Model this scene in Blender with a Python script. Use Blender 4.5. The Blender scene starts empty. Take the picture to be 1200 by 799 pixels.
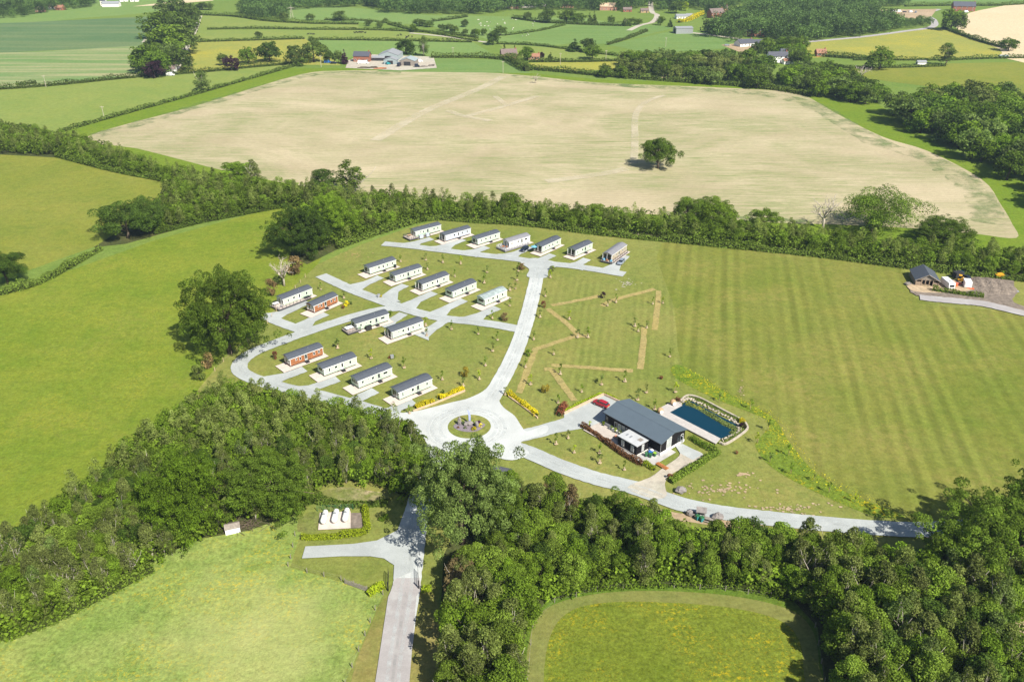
import bpy, bmesh, math, random
import numpy as np
from mathutils import Vector
from mathutils.geometry import tessellate_polygon
R = math.radians
scene = bpy.context.scene
col = scene.collection

# ------------------------------------------------------------------ camera, world, sun, exposure
CAM_H, PITCH, FPX = 120.0, R(27.5), 1000.0
cam_data = bpy.data.cameras.new('camera')
cam_data.sensor_width = 36.0
cam_data.lens = 36.0 * FPX / 1200.0
cam_data.clip_start = 1.0
cam_data.clip_end = 20000.0
cam = bpy.data.objects.new('camera', cam_data)
col.objects.link(cam)
cam.location = (0, 0, CAM_H)
cam.rotation_euler = (R(90) - PITCH, 0, 0)
scene.camera = cam

SUN_DIR = Vector((0.60, -0.80, 0)).normalized() * math.cos(R(45)) + Vector((0, 0, math.sin(R(45))))
world = bpy.data.worlds.new('World')
scene.world = world
world.use_nodes = True
wn = world.node_tree
bg = wn.nodes['Background']
sky = wn.nodes.new('ShaderNodeTexSky')
sky.sky_type = 'NISHITA'
sky.sun_disc = False
sky.sun_elevation = R(45)
sky.sun_rotation = math.atan2(SUN_DIR.x, SUN_DIR.y)
sky.air_density = 1.0
sky.dust_density = 1.0
wn.links.new(sky.outputs[0], bg.inputs[0])
bg.inputs[1].default_value = 0.07
sun = bpy.data.lights.new('sun', 'SUN')
sun.energy = 5.0
sun.angle = R(0.5)
sun.color = (1.0, 0.95, 0.86)
sun_o = bpy.data.objects.new('sun', sun)
col.objects.link(sun_o)
sun_o.rotation_euler = SUN_DIR.to_track_quat('Z', 'Y').to_euler()
scene.view_settings.view_transform = 'Standard'
scene.view_settings.look = 'None'
scene.view_settings.gamma = 1.0
scene.view_settings.exposure = 0.76
scene.cycles.max_bounces = 6
scene.cycles.transparent_max_bounces = 6
scene.cycles.volume_bounces = 0
scene.cycles.volume_max_steps = 64

# ------------------------------------------------------------------ helpers
def P(x, y, z=0.0):
    """photo pixel -> point of the flat terrain (or of the level z)"""
    dx, dy = (x - 600) / FPX, (399.5 - y) / FPX
    c, s = math.cos(PITCH), math.sin(PITCH)
    d = Vector((dx, c + s * dy, -s + c * dy))
    k = (z - CAM_H) / d.z
    return Vector((d.x * k, d.y * k, z))

def DEPTH(y):
    return CAM_H * FPX / (math.cos(PITCH) * (y - (399.5 - FPX * math.tan(PITCH))))

def MPP(y):                       # metres per photo pixel across, at the ground seen at row y
    return DEPTH(y) / FPX

def HPX(y, px):                   # height in metres of something px tall standing at row y
    dep = PITCH + math.atan((y - 399.5) / FPX)
    return px * MPP(y) / math.cos(dep)

def tag(o, label=None, cat=None, group=None, kind=None):
    if label: o['label'] = label
    if cat: o['category'] = cat
    if group: o['group'] = group
    if kind: o['kind'] = kind
    return o

def thing(name, loc, rz=0.0, label=None, cat=None, group=None, scale=1.0):
    o = bpy.data.objects.new(name, None)
    o.empty_display_size = 0.5
    col.objects.link(o)
    o.location = loc
    o.rotation_euler = (0, 0, rz)
    o.scale = (scale,) * 3 if not hasattr(scale, '__len__') else scale
    return tag(o, label, cat, group)

def link(name, me, parent=None, mat=None):
    o = bpy.data.objects.new(name, me)
    col.objects.link(o)
    if parent is not None: o.parent = parent
    if mat is not None:
        o.material_slots[0].link = 'OBJECT'
        o.material_slots[0].material = mat
    return o

class MB:
    def __init__(s):
        s.v, s.f, s.t, s.n = [], [], [], 0
    def add(s, v, f, tint=0.5):
        v = np.asarray(v, float).reshape(-1, 3)
        s.v.append(v)
        for q in f: s.f.append(tuple(int(i) + s.n for i in q))
        if hasattr(tint, '__len__'): s.t.extend(tint)
        else: s.t.extend([tint] * len(f))
        s.n += len(v)
        return s
    def box(s, c, d, rz=0.0, tint=0.5):
        x, y, z = d[0] / 2, d[1] / 2, d[2] / 2
        p = np.array([(-x, -y, -z), (x, -y, -z), (x, y, -z), (-x, y, -z), (-x, -y, z), (x, -y, z), (x, y, z), (-x, y, z)])
        if rz:
            a, b = math.cos(rz), math.sin(rz)
            p = np.stack([p[:, 0] * a - p[:, 1] * b, p[:, 0] * b + p[:, 1] * a, p[:, 2]], 1)
        return s.add(p + np.array(c), [(0, 3, 2, 1), (4, 5, 6, 7), (0, 1, 5, 4), (1, 2, 6, 5), (2, 3, 7, 6), (3, 0, 4, 7)], tint)
    def bb(s, x0, x1, y0, y1, z0, z1):
        return s.box(((x0 + x1) / 2, (y0 + y1) / 2, (z0 + z1) / 2), (x1 - x0, y1 - y0, z1 - z0))
    def prism(s, prof, x0, x1, axis='x'):
        """profile of (y, z) points extruded along x (or (x, z) along y, or (x, y) along z)"""
        n = len(prof)
        v = []
        for e in (x0, x1):
            for a, b in prof:
                v.append((e, a, b) if axis == 'x' else ((a, e, b) if axis == 'y' else (a, b, e)))
        f = [tuple(range(n))[::-1], tuple(range(n, 2 * n))]
        for i in range(n):
            j = (i + 1) % n
            f.append((i, j, n + j, n + i))
        return s.add(v, f)
    def tube(s, pts, rad, k=6, cap=True, tint=0.5):
        pts = [Vector(p) for p in pts]
        if not hasattr(rad, '__len__'): rad = [rad] * len(pts)
        v, f = [], []
        for i, p in enumerate(pts):
            d = (pts[min(i + 1, len(pts) - 1)] - pts[max(i - 1, 0)])
            d = d.normalized() if d.length > 1e-9 else Vector((0, 0, 1))
            a = d.cross(Vector((0, 0, 1)))
            if a.length < 0.05: a = d.cross(Vector((1, 0, 0)))
            a.normalize()
            b = d.cross(a)
            for q in range(k):
                t = 2 * math.pi * q / k
                v.append(p + (a * math.cos(t) + b * math.sin(t)) * rad[i])
        for i in range(len(pts) - 1):
            for q in range(k):
                w = (q + 1) % k
                f.append((i * k + q, i * k + w, (i + 1) * k + w, (i + 1) * k + q))
        if cap:
            f.append(tuple(range(k))[::-1])
            f.append(tuple(range((len(pts) - 1) * k, len(pts) * k)))
        return s.add(v, f, tint)
    def loft(s, secs, close=True):
        k = len(secs[0])
        v = [p for sec in secs for p in sec]
        f = []
        for i in range(len(secs) - 1):
            for q in range(k):
                w = (q + 1) % k
                f.append((i * k + q, i * k + w, (i + 1) * k + w, (i + 1) * k + q))
        if close:
            f.append(tuple(range(k))[::-1])
            f.append(tuple(range((len(secs) - 1) * k, len(secs) * k)))
        return s.add(v, f)
    def rock(s, c, d, rng, rough=0.22, seg=8):
        """lumpy stone"""
        v, f = [], []
        rows = seg // 2 + 1
        for i in range(rows):
            th = math.pi * (i + 0.35) / (rows - 0.3)
            for j in range(seg):
                ph = 2 * math.pi * j / seg
                r = 1 + rng.uniform(-rough, rough)
                v.append((c[0] + d[0] / 2 * r * math.sin(th) * math.cos(ph), c[1] + d[1] / 2 * r * math.sin(th) * math.sin(ph), c[2] + d[2] / 2 * math.cos(th) * r))
        for i in range(rows - 1):
            for j in range(seg):
                w = (j + 1) % seg
                f.append((i * seg + j, (i + 1) * seg + j, (i + 1) * seg + w, i * seg + w))
        f.append(tuple(range(seg)))
        f.append(tuple(range((rows - 1) * seg, rows * seg))[::-1])
        return s.add(v, f)
    def leaves(s, pts, nrm, size, rng, jitter=0.9, asp=0.75):
        n = len(pts)
        nn = nrm + rng.normal(0, jitter, (n, 3))
        nn /= np.linalg.norm(nn, axis=1)[:, None] + 1e-9
        a = np.cross(nn, rng.normal(0, 1, (n, 3)))
        a /= np.linalg.norm(a, axis=1)[:, None] + 1e-9
        b = np.cross(nn, a)
        sz = size * rng.uniform(0.6, 1.35, n)[:, None] / 2
        bend = nn * sz * rng.uniform(-0.35, 0.35, n)[:, None]
        v = np.stack([pts + a * sz, pts + b * sz * asp + bend, pts - a * sz, pts - b * sz * asp + bend], 1).reshape(-1, 3)
        f = np.arange(4 * n).reshape(-1, 4)
        s.v.append(v)
        s.f.extend(map(tuple, (f + s.n).tolist()))
        s.t.extend(np.clip(rng.normal(0.5, 0.22, n), 0, 1).tolist())
        s.n += 4 * n
        return s
    def mesh(s, name, mat=None, smooth=False, tint=False):
        me = bpy.data.meshes.new(name)
        me.from_pydata(np.concatenate(s.v), [], s.f)
        if tint:
            at = me.attributes.new('tint', 'FLOAT', 'FACE')
            at.data.foreach_set('value', np.array(s.t, dtype=np.float32))
        if smooth: me.polygons.foreach_set('use_smooth', [True] * len(me.polygons))
        if mat is not None: me.materials.append(mat)
        me.update()
        return me
    def build(s, name, mat, parent=None, smooth=False, tint=False, fix=True):
        me = s.mesh(name, mat, smooth, tint)
        if fix and not tint:
            bm = bmesh.new(); bm.from_mesh(me)
            bmesh.ops.recalc_face_normals(bm, faces=bm.faces)
            bm.to_mesh(me); bm.free()
        return link(name, me, parent)

def catmull(pts, closed, n=6):
    pts = [Vector(p) for p in pts]
    m = len(pts)
    out = []
    rng = range(m) if closed else range(m - 1)
    for i in rng:
        p1, p2 = pts[i], pts[(i + 1) % m]
        p0 = pts[i - 1] if (closed or i > 0) else p1 * 2 - p2
        p3 = pts[(i + 2) % m] if (closed or i + 2 < m) else p2 * 2 - p1
        for k in range(n):
            t = k / n
            out.append(0.5 * ((2 * p1) + (p2 - p0) * t + (2 * p0 - 5 * p1 + 4 * p2 - p3) * t * t + (3 * p1 - p0 - 3 * p2 + p3) * t ** 3))
    if not closed: out.append(pts[-1])
    return out

_z = [0.0]
def level():                      # flush sheets lie 4 mm above one another
    _z[0] += 0.004
    return _z[0]

def poly_obj(name, pts, mat, z, label=None, kind='structure'):
    tris = tessellate_polygon([pts])
    me = bpy.data.meshes.new(name)
    me.from_pydata([(p.x, p.y, z) for p in pts], [], [tuple(t) for t in tris])
    bm = bmesh.new(); bm.from_mesh(me)
    for f in bm.faces:
        if f.normal.z < 0: f.normal_flip()
    bm.to_mesh(me); bm.free()
    me.materials.append(mat)
    o = link(name, me)
    o['kind'] = kind
    if label: o['label'] = label
    return o

def wob(pts, amp, seed):
    r = random.Random(seed)
    return [p + Vector((r.uniform(-amp, amp), r.uniform(-amp, amp), 0)) for p in pts]

def sheet(name, px, mat, smooth=6, amp=0.0, label=None, z=None):
    pts = [P(*p) for p in px]
    if smooth: pts = catmull(pts, True, smooth)
    if amp: pts = wob(pts, amp, len(px))
    return poly_obj(name, pts, mat, level() if z is None else z, label)

def ribbon(pts, width):
    L_, R_ = [], []
    for i, p in enumerate(pts):
        d = pts[min(i + 1, len(pts) - 1)] - pts[max(i - 1, 0)]
        d.z = 0
        d.normalize()
        n = Vector((-d.y, d.x, 0))
        w = width[i] if hasattr(width, '__len__') else width
        L_.append(p + n * w / 2); R_.append(p - n * w / 2)
    return L_ + R_[::-1]

def strip(name, px, width, mat, label=None, amp=0.10, ground=False):
    pts = [Vector(p) if ground else P(*p) for p in px]
    pts = catmull(pts, False, 8)
    o = ribbon(pts, width)
    if amp: o = wob(o, amp, 3)
    return poly_obj(name, o, mat, level(), label)

def disc(name, c, r, mat, n=48, wobble=0.0, label=None, rr=None):
    g = random.Random(5)
    pts = [c + Vector((math.cos(2 * math.pi * i / n) * r, math.sin(2 * math.pi * i / n) * (rr or r), 0)) * (1 + g.uniform(-wobble, wobble)) for i in range(n)]
    return poly_obj(name, pts, mat, level(), label)

# ------------------------------------------------------------------ materials
class NT:
    def __init__(s, name):
        s.m = bpy.data.materials.new(name)
        s.m.use_nodes = True
        s.t = s.m.node_tree
        s.b = s.t.nodes['Principled BSDF']
        s.out = s.t.nodes['Material Output']
    def N(s, typ, **kw):
        n = s.t.nodes.new(typ)
        for k, v in kw.items(): setattr(n, k, v)
        return n
    def L(s, a, b): s.t.links.new(a, b)
    def pos(s):
        return s.N('ShaderNodeNewGeometry').outputs['Position']
    def mapping(s, vec, rot=0.0, scale=(1, 1, 1), loc=(0, 0, 0)):
        n = s.N('ShaderNodeMapping')
        n.inputs['Rotation'].default_value = (0, 0, rot)
        n.inputs['Scale'].default_value = scale
        n.inputs['Location'].default_value = loc
        s.L(vec, n.inputs['Vector'])
        return n.outputs[0]
    def noise(s, vec, scale, detail=4, rough=0.55, dist=0.0):
        n = s.N('ShaderNodeTexNoise')
        n.inputs['Distortion'].default_value = dist
        n.inputs['Scale'].default_value = scale
        n.inputs['Detail'].default_value = detail
        n.inputs['Roughness'].default_value = rough
        s.L(vec, n.inputs['Vector'])
        return n.outputs['Fac']
    def rng(s, x, a, b, c=0.0, d=1.0):
        n = s.N('ShaderNodeMapRange')
        n.inputs[1].default_value, n.inputs[2].default_value = a, b
        n.inputs[3].default_value, n.inputs[4].default_value = c, d
        s.L(x, n.inputs[0])
        return n.outputs[0]
    def math(s, op, a, b=0.0):
        n = s.N('ShaderNodeMath', operation=op)
        for i, x in enumerate((a, b)):
            if isinstance(x, (int, float)): n.inputs[i].default_value = x
            else: s.L(x, n.inputs[i])
        return n.outputs[0]
    def mix(s, fac, a, b, mode='MIX'):
        n = s.N('ShaderNodeMix', data_type='RGBA', blend_type=mode)
        for i, x in ((0, fac), (6, a), (7, b)):
            if isinstance(x, (int, float)): n.inputs[i].default_value = x
            elif isinstance(x, tuple): n.inputs[i].default_value = (*x, 1)
            else: s.L(x, n.inputs[i])
        return n.outputs[2]
    def scale(s, c, f):             # colour times a factor socket
        n = s.N('ShaderNodeVectorMath', operation='SCALE')
        s.L(c, n.inputs[0]); s.L(f, n.inputs['Scale'])
        return n.outputs[0]
    def fin(s, colr, rough=0.9, spec=0.15, bump=None, bs=0.5, bd=0.2, metal=0.0):
        if isinstance(colr, tuple): s.b.inputs['Base Color'].default_value = (*colr, 1)
        else: s.L(colr, s.b.inputs['Base Color'])
        if isinstance(rough, (int, float)): s.b.inputs['Roughness'].default_value = rough
        else: s.L(rough, s.b.inputs['Roughness'])
        s.b.inputs['Specular IOR Level'].default_value = spec
        s.b.inputs['Metallic'].default_value = metal
        if bump is not None:
            n = s.N('ShaderNodeBump')
            n.inputs['Strength'].default_value = bs
            n.inputs['Distance'].default_value = bd
            s.L(bump, n.inputs['Height'])
            s.L(n.outputs[0], s.b.inputs['Normal'])
        return s.m

def grass(name, c1, c2, stripe=None, flower=0.0, dry=0.0, dryc=(0.32, 0.245, 0.085), streak=None, grain=0.35, gs=1.3, fcol=(0.60, 0.43, 0.01), patch=0.018, bump=0.5, flv=0.0, sat=0.95):
    c1, c2 = ((c[0] * (0.90 if c[0] < c[1] * 1.1 else 1.0), c[1] * 0.96, c[2] * sat) for c in (c1, c2))
    t = NT(name)
    p = t.pos()
    f = t.rng(t.noise(p, patch, 7, 0.66), 0.32, 0.68)
    c = t.mix(f, c1, c2)
    # drier, yellower patches and greener clumps between them
    y = t.rng(t.noise(t.mapping(p, 0, (1, 1, 1), (31, 7, 0)), 0.075, 7, 0.68), 0.44, 0.66)
    c = t.mix(t.math('MULTIPLY', y, 0.38), c, (c2[0] * 1.15, c2[1] * 1.02, c2[2] * 0.95))
    k = t.rng(t.noise(t.mapping(p, 0, (1, 1, 1), (3, 71, 0)), 0.16, 6, 0.7), 0.50, 0.70)
    c = t.mix(t.math('MULTIPLY', k, 0.40), c, (c1[0] * 0.66, c1[1] * 0.82, c1[2] * 0.7))
    if streak:
        ang, sx, sy, cc, am = streak
        q = t.noise(t.mapping(p, ang, (sx, sy, 1)), 1.0, 6, 0.6)
        c = t.mix(t.math('MULTIPLY', t.rng(q, 0.42, 0.66), am), c, cc)
    if stripe:
        ang, wid, am = stripe
        w = t.N('ShaderNodeTexWave', wave_type='BANDS', bands_direction='X', wave_profile='SIN')
        w.inputs['Scale'].default_value = 2 * math.pi / (20 * wid)
        w.inputs['Distortion'].default_value = 0.6
        w.inputs['Detail'].default_value = 2
        w.inputs['Detail Scale'].default_value = 0.4
        q = t.mapping(p, ang)
        t.L(q, w.inputs['Vector'])
        k = t.math('MULTIPLY', t.rng(w.outputs['Fac'], 0.15, 0.85, -1, 1), t.rng(t.noise(t.mapping(q, 0, (0.10, 0.012, 1)), 1.0, 4, 0.6), 0.36, 0.64))
        c = t.scale(c, t.rng(k, -1, 1, 1 - am, 1 + am))
    m = t.noise(p, 0.45, 6, 0.7)
    c = t.scale(c, t.rng(m, 0.28, 0.72, 0.80, 1.20))
    if dry:
        d = t.math('MULTIPLY', t.rng(t.noise(p, 0.035, 5, 0.65), 0.46, 0.66), t.rng(t.noise(p, 0.5, 4, 0.6), 0.38, 0.62))
        c = t.mix(t.math('MULTIPLY', d, dry), c, dryc)
    g = t.noise(p, gs, 5, 0.8)
    c = t.scale(c, t.rng(g, 0.3, 0.7, 1 - grain, 1 + grain))
    if flower:
        a = t.rng(t.noise(p, 0.05 + flv, 5, 0.75), 0.46, 0.62)
        b = t.rng(t.noise(p, 1.1, 4, 0.85), 0.52, 0.62)
        c = t.mix(t.math('MULTIPLY', t.math('MULTIPLY', a, b), flower), c, fcol)
    return t.fin(c, 0.95, 0.04, g, bump, 0.25)

def plain(name, c, var=0.12, sc=1.5, rough=0.7, spec=0.3, bump=0.0, metal=0.0, obj=False):
    t = NT(name)
    p = t.N('ShaderNodeTexCoord').outputs['Object'] if obj else t.pos()
    n = t.noise(p, sc, 5, 0.65)
    base = t.N('ShaderNodeRGB'); base.outputs[0].default_value = (*c, 1)
    k = t.scale(base.outputs[0], t.rng(n, 0.28, 0.72, 1 - var, 1 + var))
    return t.fin(k, rough, spec, n if bump else None, bump, 0.05, metal)

def lines(name, c, gap, axis='z', depth=0.3, var=0.12, rough=0.6, spec=0.3, dark=0.55, sc=1.2, fr=0.08):
    """boards, tiles or seams: a dark joint every «gap» metres along an object axis"""
    t = NT(name)
    p = t.N('ShaderNodeTexCoord').outputs['Object']
    s = t.N('ShaderNodeSeparateXYZ'); t.L(p, s.inputs[0])
    k = t.math('FRACT', t.math('DIVIDE', s.outputs['xyz'.index(axis)], gap))
    j = t.math('LESS_THAN', k, fr)
    base = t.N('ShaderNodeRGB'); base.outputs[0].default_value = (*c, 1)
    n = t.noise(p, sc, 5, 0.65)
    cc = t.scale(base.outputs[0], t.rng(n, 0.28, 0.72, 1 - var, 1 + var))
    cc = t.mix(t.math('MULTIPLY', j, 1 - dark), cc, tuple(x * 0.35 for x in c))
    return t.fin(cc, rough, spec, k, depth, 0.02)

def leafmat(name, c, c2, trans=0.36, hv=0.25, lo=0.32, hi=1.7):
    t = NT(name)
    at = t.N('ShaderNodeAttribute', attribute_name='tint')
    oi = t.N('ShaderNodeObjectInfo')
    rnd = oi.outputs['Random']
    cc = t.mix(t.rng(rnd, 0, 1, 0, 1), c, c2)
    f = t.math('MULTIPLY', t.rng(at.outputs['Fac'], 0, 1, lo, hi), t.rng(t.math('FRACT', t.math('MULTIPLY', rnd, 17.31)), 0, 1, 1 - hv, 1 + hv))
    cc = t.scale(cc, f)
    t.fin(cc, 0.7, 0.07)
    tr = t.N('ShaderNodeBsdfTranslucent')
    t.L(t.mix(1.0, cc, (1.5, 1.6, 0.7), 'MULTIPLY'), tr.inputs[0])
    ms = t.N('ShaderNodeMixShader')
    ms.inputs[0].default_value = trans
    t.L(t.b.outputs[0], ms.inputs[1]); t.L(tr.outputs[0], ms.inputs[2])
    t.L(ms.outputs[0], t.out.inputs[0])
    return t.m

M = {}
M['ground'] = grass('far_grass', (0.130, 0.190, 0.035), (0.165, 0.215, 0.045), grain=0.2, bump=0.2)
M['lawn'] = grass('mown_lawn', (0.152, 0.178, 0.034), (0.225, 0.216, 0.062), stripe=(R(9), 2.4, 0.10), dry=0.25, grain=0.25)
M['lawn_plain'] = grass('mown_lawn_plain', (0.150, 0.178, 0.034), (0.215, 0.213, 0.058), dry=0.40, grain=0.26)
M['paddock'] = grass('striped_paddock', (0.134, 0.162, 0.024), (0.188, 0.184, 0.042), stripe=(R(12.5), 4.4, 0.17), dry=0.36, grain=0.22)
M['meadow'] = grass('meadow_grass', (0.128, 0.180, 0.017), (0.184, 0.210, 0.028), flower=0.16, dry=0.15, grain=0.28, patch=0.025)
M['meadow_old'] = grass('upper_meadow_grass', (0.150, 0.180, 0.026), (0.210, 0.212, 0.040), flower=0.20, dry=0.15, grain=0.22)
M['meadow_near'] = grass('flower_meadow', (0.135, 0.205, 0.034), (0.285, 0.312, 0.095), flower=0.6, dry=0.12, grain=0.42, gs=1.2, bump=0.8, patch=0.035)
M['meadow_green'] = grass('small_flower_meadow', (0.122, 0.150, 0.015), (0.160, 0.184, 0.026), flower=0.55, grain=0.50, gs=1.3, bump=0.8, flv=0.02)
M['mown_strip'] = grass('mown_strip', (0.155, 0.170, 0.040), (0.20, 0.19, 0.06), stripe=(R(80), 1.2, 0.04), grain=0.2)
M['verge'] = grass('verge_grass', (0.150, 0.170, 0.035), (0.235, 0.20, 0.075), dry=0.5, grain=0.25, patch=0.06)
M['rough'] = grass('rough_grass', (0.085, 0.145, 0.016), (0.12, 0.165, 0.026), flower=0.1, grain=0.4, bump=0.8)
M['wild'] = grass('wild_flower_strip', (0.112, 0.168, 0.018), (0.150, 0.192, 0.026), flower=1.0, grain=0.45, gs=1.2, bump=0.9, flv=0.03)
M['margin'] = grass('field_margin', (0.122, 0.185, 0.016), (0.158, 0.205, 0.024), grain=0.25)
def wheatmat():
    t = NT('ripening_crop')
    p = t.pos()
    c = t.mix(t.rng(t.noise(p, 0.02, 5, 0.6), 0.35, 0.65), (0.345, 0.292, 0.180), (0.430, 0.366, 0.236))
    blot = t.rng(t.noise(t.mapping(p, R(4), (0.6, 1, 1)), 0.016, 7, 0.68, 1.2), 0.38, 0.58)
    fine = t.rng(t.noise(t.mapping(p, R(4), (0.045, 0.42, 1)), 1.0, 7, 0.78, 0.5), 0.38, 0.60)
    c = t.mix(t.math('MULTIPLY', t.math('MULTIPLY', blot, fine), 0.95), c, (0.21, 0.235, 0.095))
    w = t.N('ShaderNodeTexWave', wave_type='BANDS', bands_direction='Y', wave_profile='SIN')
    w.inputs['Scale'].default_value = 2 * math.pi / (20 * 3.2)
    w.inputs['Distortion'].default_value = 0.8
    w.inputs['Detail'].default_value = 2
    t.L(t.mapping(p, R(4)), w.inputs['Vector'])
    c = t.scale(c, t.rng(w.outputs['Fac'], 0.2, 0.8, 0.97, 1.03))
    g = t.noise(t.mapping(p, R(4), (0.35, 1, 1)), 1.1, 6, 0.8)
    c = t.scale(c, t.rng(g, 0.3, 0.7, 0.80, 1.20))
    return t.fin(c, 0.95, 0.05, g, 0.3, 0.2)
M['wheat'] = wheatmat()
M['wheat_far'] = grass('far_ripe_crop', (0.50, 0.43, 0.27), (0.54, 0.47, 0.31), grain=0.1, gs=0.5, bump=0.1)
M['crop_blue'] = grass('blue_green_crop', (0.090, 0.150, 0.062), (0.115, 0.172, 0.074), streak=(R(-4), 0.004, 0.05, (0.17, 0.20, 0.085), 0.6), grain=0.1, bump=0.1)
M['crop_light'] = grass('pale_green_crop', (0.135, 0.215, 0.066), (0.16, 0.23, 0.08), streak=(-math.atan2((P(93, 92) - P(27, 65)).y, (P(93, 92) - P(27, 65)).x), 0.006, 0.09, (0.33, 0.30, 0.16), 0.9), grain=0.1, bump=0.1)
M['pasture_olive'] = grass('olive_pasture', (0.175, 0.225, 0.050), (0.215, 0.245, 0.062), flower=0.15, grain=0.16, bump=0.2)
M['pasture_green'] = grass('green_pasture', (0.150, 0.225, 0.060), (0.18, 0.245, 0.07), grain=0.14, bump=0.2)
M['pasture_dark'] = grass('dark_pasture', (0.120, 0.195, 0.050), (0.150, 0.212, 0.056), streak=(R(8), 0.01, 0.12, (0.17, 0.255, 0.08), 0.5), grain=0.12, bump=0.2)
M['pasture_yellow'] = grass('yellow_pasture', (0.24, 0.25, 0.060), (0.30, 0.275, 0.06), flower=0.9, grain=0.14, bump=0.2, flv=-0.03)
M['buttercup'] = grass('buttercup_field', (0.30, 0.28, 0.05), (0.28, 0.27, 0.06), flower=0.5, grain=0.12, bump=0.1)
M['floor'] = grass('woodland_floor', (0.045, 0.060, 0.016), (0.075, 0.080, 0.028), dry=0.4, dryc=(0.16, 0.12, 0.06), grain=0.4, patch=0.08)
M['scrub'] = grass('scrubby_ground', (0.12, 0.155, 0.03), (0.19, 0.18, 0.06), dry=1.0, dryc=(0.40, 0.31, 0.20), grain=0.4, patch=0.08)
M['straw'] = grass('dry_strip', (0.33, 0.27, 0.115), (0.27, 0.24, 0.085), grain=0.35, gs=1.5, dry=0.0)
M['earth'] = grass('bare_earth', (0.30, 0.23, 0.14), (0.42, 0.34, 0.23), grain=0.25, gs=0.8)
M['path'] = grass('farm_track_dirt', (0.39, 0.35, 0.29), (0.45, 0.41, 0.34), grain=0.14, gs=0.8)

def roadmat(name, c, tracks=True):
    t = NT(name)
    p = t.pos()
    base = t.mix(t.rng(t.noise(p, 0.12, 5, 0.6), 0.35, 0.65), tuple(x * 0.90 for x in c), tuple(min(1, x * 1.10) for x in c))
    g = t.noise(p, 3.5, 4, 0.7)
    base = t.scale(base, t.rng(g, 0.3, 0.7, 0.90, 1.10))
    wr = t.rng(t.noise(t.mapping(p, 0, (1, 1, 1), (40, 3, 0)), 0.28, 4, 0.6), 0.52, 0.70)
    base = t.mix(t.math('MULTIPLY', wr, 0.35), base, (0.50, 0.515, 0.49))
    return t.fin(base, 0.95, 0.1, g, 0.3, 0.04)
M['road'] = roadmat('slate_gravel', (0.345, 0.366, 0.354))
M['road_main'] = roadmat('worn_pale_gravel', (0.435, 0.452, 0.435))
M['asphalt'] = roadmat('old_tarmac', (0.33, 0.31, 0.30))
M['concrete'] = plain('concrete_pad', (0.55, 0.47, 0.41), 0.12, 0.7, 0.9, 0.2)
M['concrete_grey'] = plain('grey_concrete', (0.40, 0.39, 0.37), 0.18, 0.5, 0.9, 0.2)
M['paving'] = plain('paving', (0.44, 0.39, 0.34), 0.15, 1.2, 0.9, 0.2)
M['rubble'] = plain('rubble', (0.185, 0.152, 0.122), 0.45, 0.9, 0.95, 0.1, 0.8)
M['stone'] = plain('pale_stone', (0.40, 0.35, 0.28), 0.35, 1.4, 0.9, 0.2, 0.6)
M['greystone'] = plain('grey_stone', (0.22, 0.20, 0.19), 0.3, 1.6, 0.9, 0.2, 0.6)
M['slate_chip'] = plain('plum_slate', (0.20, 0.17, 0.19), 0.4, 4.0, 0.9, 0.2, 0.5)

M['mint'] = lines('mint_cladding', (0.45, 0.585, 0.43), 0.18, 'z', 0.35, 0.05, 0.5, 0.35, 0.80)
M['cream'] = lines('cream_cladding', (0.76, 0.72, 0.66), 0.18, 'z', 0.35, 0.05, 0.5, 0.35, 0.80)
M['bluegrey'] = lines('blue_grey_cladding', (0.42, 0.46, 0.52), 0.18, 'z', 0.35, 0.05, 0.5, 0.35, 0.80)
M['taupe'] = lines('taupe_cladding', (0.36, 0.31, 0.22), 0.18, 'z', 0.35, 0.06, 0.5, 0.35, 0.75)
M['cedar'] = lines('orange_timber_cladding', (0.30, 0.118, 0.048), 0.16, 'z', 0.4, 0.22, 0.6, 0.3, 0.6)
M['rooftile'] = lines('slate_grey_roof', (0.072, 0.082, 0.098), 0.34, 'x', 0.3, 0.12, 0.55, 0.35, 0.75)
M['roofgrey'] = lines('mid_grey_roof', (0.20, 0.20, 0.215), 0.34, 'x', 0.3, 0.12, 0.55, 0.35, 0.75)
M['roofpale'] = plain('weathered_pale_roof', (0.27, 0.32, 0.31), 0.40, 0.6, 0.6, 0.3, obj=True)
M['dark'] = plain('dark_chassis', (0.03, 0.03, 0.033), 0.2, 2, 0.7, 0.3)
M['deck_dark'] = lines('charcoal_deck', (0.060, 0.060, 0.068), 0.15, 'x', 0.3, 0.15)
M['deck_grey'] = lines('grey_deck', (0.24, 0.23, 0.24), 0.15, 'x', 0.3, 0.15)
M['white'] = plain('white_upvc', (0.80, 0.80, 0.78), 0.04, 2, 0.4, 0.4)
M['glass'] = plain('window_glass', (0.018, 0.024, 0.028), 0.2, 0.8, 0.06, 0.8)
M['glass_pale'] = plain('curtained_glass', (0.38, 0.40, 0.38), 0.2, 0.8, 0.15, 0.6)
M['steel'] = plain('grey_steel', (0.35, 0.36, 0.37), 0.15, 2, 0.45, 0.5, 0, 0.4)
M['black'] = lines('black_timber_cladding', (0.012, 0.011, 0.012), 0.16, 'x', 0.4, 0.3, 0.7, 0.12, 0.6)
M['seam'] = lines('blue_grey_metal_roof', (0.090, 0.118, 0.142), 0.45, 'x', 0.5, 0.06, 0.42, 0.45, 0.72, 0.6, 0.07)
M['flatroof'] = lines('pale_felt_roof', (0.43, 0.44, 0.44), 1.9, 'x', 0.2, 0.10, 0.7, 0.3, 0.7, 0.8, 0.03)
M['water'] = None
M['decking'] = lines('weathered_decking', (0.43, 0.40, 0.37), 0.3, 'x', 0.3, 0.14, 0.8, 0.2, 0.55)
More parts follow.
